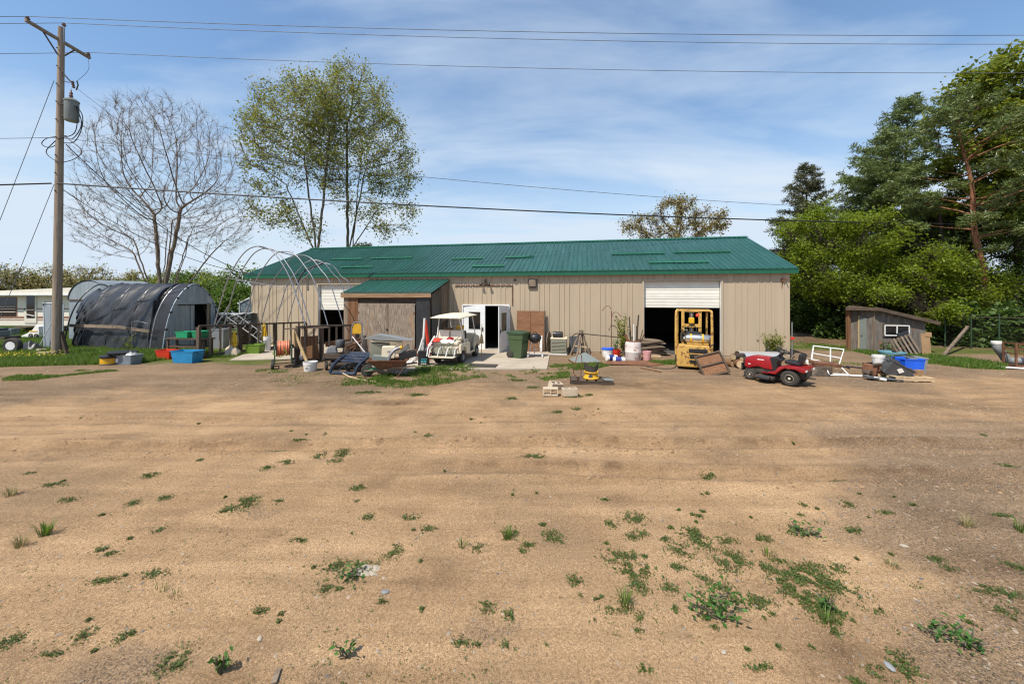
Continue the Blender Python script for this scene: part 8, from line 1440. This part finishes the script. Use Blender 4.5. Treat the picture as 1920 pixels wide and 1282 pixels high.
for z in (0.08, 0.5, 0.68, 0.86): br(t, 'rail', 'rust', (-0.2, 0, z), (0.45, 0, z), 0.03, 0.05); br(t, 'rail', 'rust', (-0.2, 0, z), (-0.2, 0.4, z), 0.03, 0.05)
for k in range(4): br(t, 'bar', 'rust', (-0.1 + 0.14 * k, 0.0, 0.5), (-0.1 + 0.14 * k, 0.0, 0.86), 0.02, 0.02)
o = bx(None, 'white_sheet', 'white_plastic', gp(1903, 692) + Vector((0.3, 0, 0.03)), (1.4, 0.35, 0.015), (0, 2, -14), 0.002); tag(o, 'pale flat sheet lying on the grass edge below the rack', 'sheet')
# ------------------------------------------------------------------ weeds on the yard
def lowweeds():
    rg = np.random.default_rng(8); VV, FF, b = [], [], 0
    spots = [(325, 1242, .13, .1), (630, 1062, .2, .06), (690, 1062, .12, .05), (612, 1100, .1, .06), (460, 945, .2, .1), (425, 958, .12, .05), (100, 912, .2, .04), (20, 1202, .1, .06), (865, 1208, .09, .04), (912, 1140, .09, .05), (1078, 1086, .1, .05), (803, 993, .1, .04), (155, 1192, .09, .05), (230, 1195, .08, .04),
        (1190, 970, .18, .08), (1145, 982, .1, .05), (1200, 1000, .1, .05), (1183, 1008, .1, .04), (1150, 1045, .18, .07), (1180, 1040, .1, .05), (1195, 1072, .15, .06), (1197, 1097, .12, .08), (1180, 1060, .08, .03), (1255, 1100, .1, .05), (1290, 998, .14, .06), (1275, 1030, .16, .09), (1310, 1008, .12, .06), (1316, 1020, .14, .07), (1245, 1010, .08, .03), (1360, 1058, .14, .09), (1383, 1052, .12, .06), (1350, 1095, .14, .07),
        (1430, 1062, .16, .05), (1465, 1080, .16, .07), (1500, 1075, .2, .09), (1535, 1085, .2, .1), (1560, 1098, .22, .07), (1500, 1105, .16, .09), (1520, 1128, .18, .08), (1545, 1140, .14, .1), (1475, 1105, .14, .06), (1545, 1160, .12, .07), (1380, 1130, .1, .07), (1395, 1125, .1, .04), (1430, 1128, .12, .05), (1500, 998, .16, .05), (1640, 1138, .12, .05), (1845, 1105, .22, .04), (1890, 1112, .16, .06), (1880, 1138, .14, .05), (1565, 1065, .16, .06), (1755, 1046, .1, .04), (1780, 1063, .08, .03), (1690, 1238, .12, .06), (1700, 1262, .16, .06), (1640, 1258, .08, .04), (1035, 1005, .14, .06), (955, 1002, .12, .06), (990, 1022, .09, .04), (1660, 962, .12, .03), (1880, 970, .16, .03), (1610, 1112, .1, .04),
        (520, 848, .3, .05), (640, 855, .16, .08), (600, 858, .12, .05), (540, 870, .14, .05), (500, 880, .1, .04), (630, 868, .14, .05), (310, 935, .1, .04), (250, 945, .1, .04), (525, 940, .1, .03), (670, 915, .14, .05), (1310, 968, .08, .03), (1000, 858, .24, .05), (770, 970, .14, .04), (690, 970, .1, .04), (560, 1015, .1, .04), (125, 940, .16, .03), (295, 995, .08, .03), (190, 1030, .1, .04), (210, 1035, .1, .04), (1080, 765, .12, .05), (1045, 770, .12, .05), (1075, 742, .3, .05), (960, 745, .16, .06), (690, 735, .4, .06), (780, 740, .3, .06), (1105, 740, .12, .05), (970, 712, .3, .06), (1000, 725, .2, .05)]
    for k in range(150):
        py = 760 + 520 * rg.random() ** 0.8; px = rg.random() * 1920
        if rg.random() < 0.35: px = 1100 + 600 * rg.random(); py = 940 + 260 * rg.random()
        q_ = rg.random() ** 2.5; spots.append((px, py, 0.02 + 0.13 * q_ * (0.5 + rg.random()), 0.012 + 0.05 * q_ * (0.4 + rg.random())))
    for px, py, rx, ry in spots:
        p = gp(px, py); ry = ry * (p.y / 3.0) ** 0.3; n = int(50 + 34000 * rx * ry); q = rg.normal(0, 0.42, (n, 2)); x = p.x + q[:, 0] * rx; y = p.y + q[:, 1] * ry * 1.7
        k = fbm(x * 16 + 3, y * 16, 3, 0.6) > 0.40; x, y = x[k], y[k]; n = len(x)
        if n == 0: continue
        z = ground_height(x, y) + 0.003 + 0.014 * rg.random(n) ** 2; V, F = leaves(np.stack([x, y, z], -1), 0.011 + 0.0016 * p.y, rg, 0.003, up=1.0); VV.append(V); FF.append(F + b); b += len(V)
    # sparse seedlings all over
    n = 2600; y = 2.4 + 8.5 * rg.random(n) ** 1.3; x = (rg.random(n) * 2 - 1) * 1.4 * y; k = fbm(x * 0.8 + 5, y * 0.8, 3) > 0.5; x, y = x[k], y[k]; x = np.repeat(x, 3) + rg.normal(0, 0.012, 3 * len(x)); y = np.repeat(y, 3) + rg.normal(0, 0.012, len(x)); V, F = leaves(np.stack([x, y, ground_height(x, y) + 0.005], -1), 0.014, rg, 0.002, up=1.0); VV.append(V); FF.append(F + b)
    o = raw_mesh('ground_weeds', np.concatenate(VV), np.concatenate(FF), MT['weed']); o['label'] = 'low creeping green weeds dotted over the sandy yard'; o['category'] = 'weeds'; kind(o, 'stuff')
lowweeds()
def tuft(label, px, py, h, n, mat, seed, w=0.05):
    rg = np.random.default_rng(seed); p = gz(px, py); a = rg.random(n) * 6.28; l = h * (0.5 + 0.6 * rg.random(n)); s = (0.25 + 0.75 * rg.random(n)) * l * 0.8; r = w * rg.random(n) ** 0.5; c, d = np.cos(a), np.sin(a); t = np.stack([-d, c], -1) * (0.0022 + h * 0.010)
    x0, y0 = r * c, r * d; P = lambda f, g, e: np.stack([x0 + c * s * f, y0 + d * s * f, l * g], -1) + np.concatenate([t * e, np.zeros((n, 1))], 1)
    V = np.stack([P(0, 0, -1), P(0, 0, 1), P(.35, .65, .8), P(.35, .65, -.8), P(1, .95, 0)], 1).reshape(-1, 3); b = 5 * np.arange(n)[:, None]; F = np.concatenate([b + np.array([0, 1, 2]), b + np.array([0, 2, 3]), b + np.array([3, 2, 4])])
    t_ = thing('grass_tuft', label, 'grass tuft', p, 0, 'grass tufts on the yard'); raw_mesh('blades', V, F, MT[mat], t_)
def leafy(label, px, py, h, w, n, size, seed): return shrub('weed_plant', label, gz(px, py), h, w, n, 'weed_big', size, seed, 7, group='leafy weeds on the yard')
leafy('largest leafy dark green weed in the right foreground', 1345, 1158, 0.17, 0.42, 150, 0.05, 1); leafy('leafy weed at the right edge of the foreground, right one of a pair', 1812, 1205, 0.09, 0.26, 70, 0.045, 2); leafy('leafy weed in the right foreground, left one of a pair', 1752, 1185, 0.07, 0.2, 45, 0.045, 3)
leafy('upright green weed at the bottom edge left of centre', 412, 1262, 0.15, 0.1, 46, 0.045, 4); leafy('small upright weed standing at the tip of the long weed patch', 1552, 1145, 0.17, 0.12, 36, 0.05, 5); leafy('leafy weed beside the pale wad of plastic', 655, 1078, 0.08, 0.3, 60, 0.045, 6); leafy('thin-leaved weed in the lower left foreground', 650, 1235, 0.11, 0.16, 24, 0.05, 7); leafy('bushy weed row in the right middle ground', 1508, 1000, 0.07, 0.34, 80, 0.045, 8)
for k, (px, py, h, n, mt, lb) in enumerate(((20, 932, 0.14, 45, 'dry', 'grass tuft at the left edge, the farther one'), (85, 1000, 0.17, 60, 'grass', 'largest grass tuft at the left of the yard'), (40, 1022, 0.12, 50, 'dry', 'thin grass tuft left of the largest one'), (952, 1010, 0.12, 45, 'grass', 'spiky weed tuft in the middle of the yard, right of a pair'), (868, 1026, 0.08, 30, 'grass', 'spiky weed tuft in the middle of the yard, left of a pair'), (1172, 1132, 0.14, 40, 'grass', 'reddish-green spiky tuft in the centre right foreground'), (1440, 1040, 0.09, 26, 'grass', 'small spiky tuft above the long weed patch'), (1672, 1058, 0.08, 36, 'dry', 'dry grass tuft on the pale sand at right'), (1812, 990, 0.12, 40, 'dry', 'dry grass tuft in the gravel at right'), (1915, 1000, 0.14, 40, 'grass', 'grass tuft at the right edge of the yard'), (1550, 1165, 0.1, 26, 'grass', 'small grass tuft below the long weed patch'), (300, 1110, 0.07, 16, 'grass', 'tiny spiky weed in the left foreground'), (330, 1118, 0.07, 16, 'dry', 'tiny spiky weed just right of its twin at left'))): tuft(lb, px, py, h, n, mt, 20 + k)
# wildflowers by the pole
rg = np.random.default_rng(3); n = 260; x = np.array([gp(15, 676).x] * 120 + [gp(72, 676).x] * 140) + rg.normal(0, 0.35, n); y = 14.9 + rg.normal(0, 0.3, n); V, F = leaves(np.stack([x, y, 0.2 + 0.14 * rg.random(n)], -1), 0.045, rg, 0.02, up=1.0); MT['flower'] = leafmat('yellow_flower', [(0.7, 0.5, 0.02), (0.6, 0.55, 0.04)], trans=0.2); o = raw_mesh('wildflowers', V, F, MT['flower']); o['label'] = 'small yellow wildflowers in the grass by the utility pole'; o['category'] = 'flowers'; kind(o, 'stuff')
shrub('mustard_plant', 'yellow-flowering tall plant in front of the tarp tunnel', gp(238, 668), 0.95, 0.5, 120, 'lf_olive', 0.08, 31, 6)
m = MB(); m.grid(lambda a, b: (-0.12 + 0.24 * a, -0.06 + 0.14 * b, 0.002 + 0.016 * abs(crumple(a * 0.5, b * 0.6, 7)) * 2 * (1 - (2 * a - 1) ** 2)), 18, 12); o = m.build('plastic_wad', MT['concrete'], None, smooth=True, loc=gz(690, 1072), fix=False); tag(o, 'pale crumpled plastic half buried in the sand', 'litter')
o = bx(None, 'wood_scrap', 'wood_grey', gz(518, 1274) + Vector((0, 0, 0.012)), (0.035, 0.1, 0.012), (0, 0, 15), 0.002); tag(o, 'small wood scrap at the bottom edge of the yard', 'wood scrap')
for k, (px, py, s_, lb) in enumerate(((722, 1110, 0.028, 'flat bluish stone in the left foreground sand'), (1357, 1222, 0.018, 'pale stone in the right foreground sand'), (1668, 1250, 0.03, 'grey stone by the bottom right weeds'), (487, 1197, 0.02, 'small white stone in the left foreground'), (1695, 1020, 0.03, 'pale stone in the gravel at right'))): m = MB(); m.lathe([(0, 0), (s_, 0.002), (s_ * 1.1, s_ * 0.3), (s_ * 0.6, s_ * 0.6), (0, s_ * 0.65)], 7); o = m.build('stone', MT['concrete' if k in (1, 3, 4) else 'grey_plastic'], None, smooth=True, loc=gz(px, py), rot=(0, 0, 40 * k)); o.scale = (1.3, 0.8, 1); tag(o, lb, 'stone', 'stones on the yard')
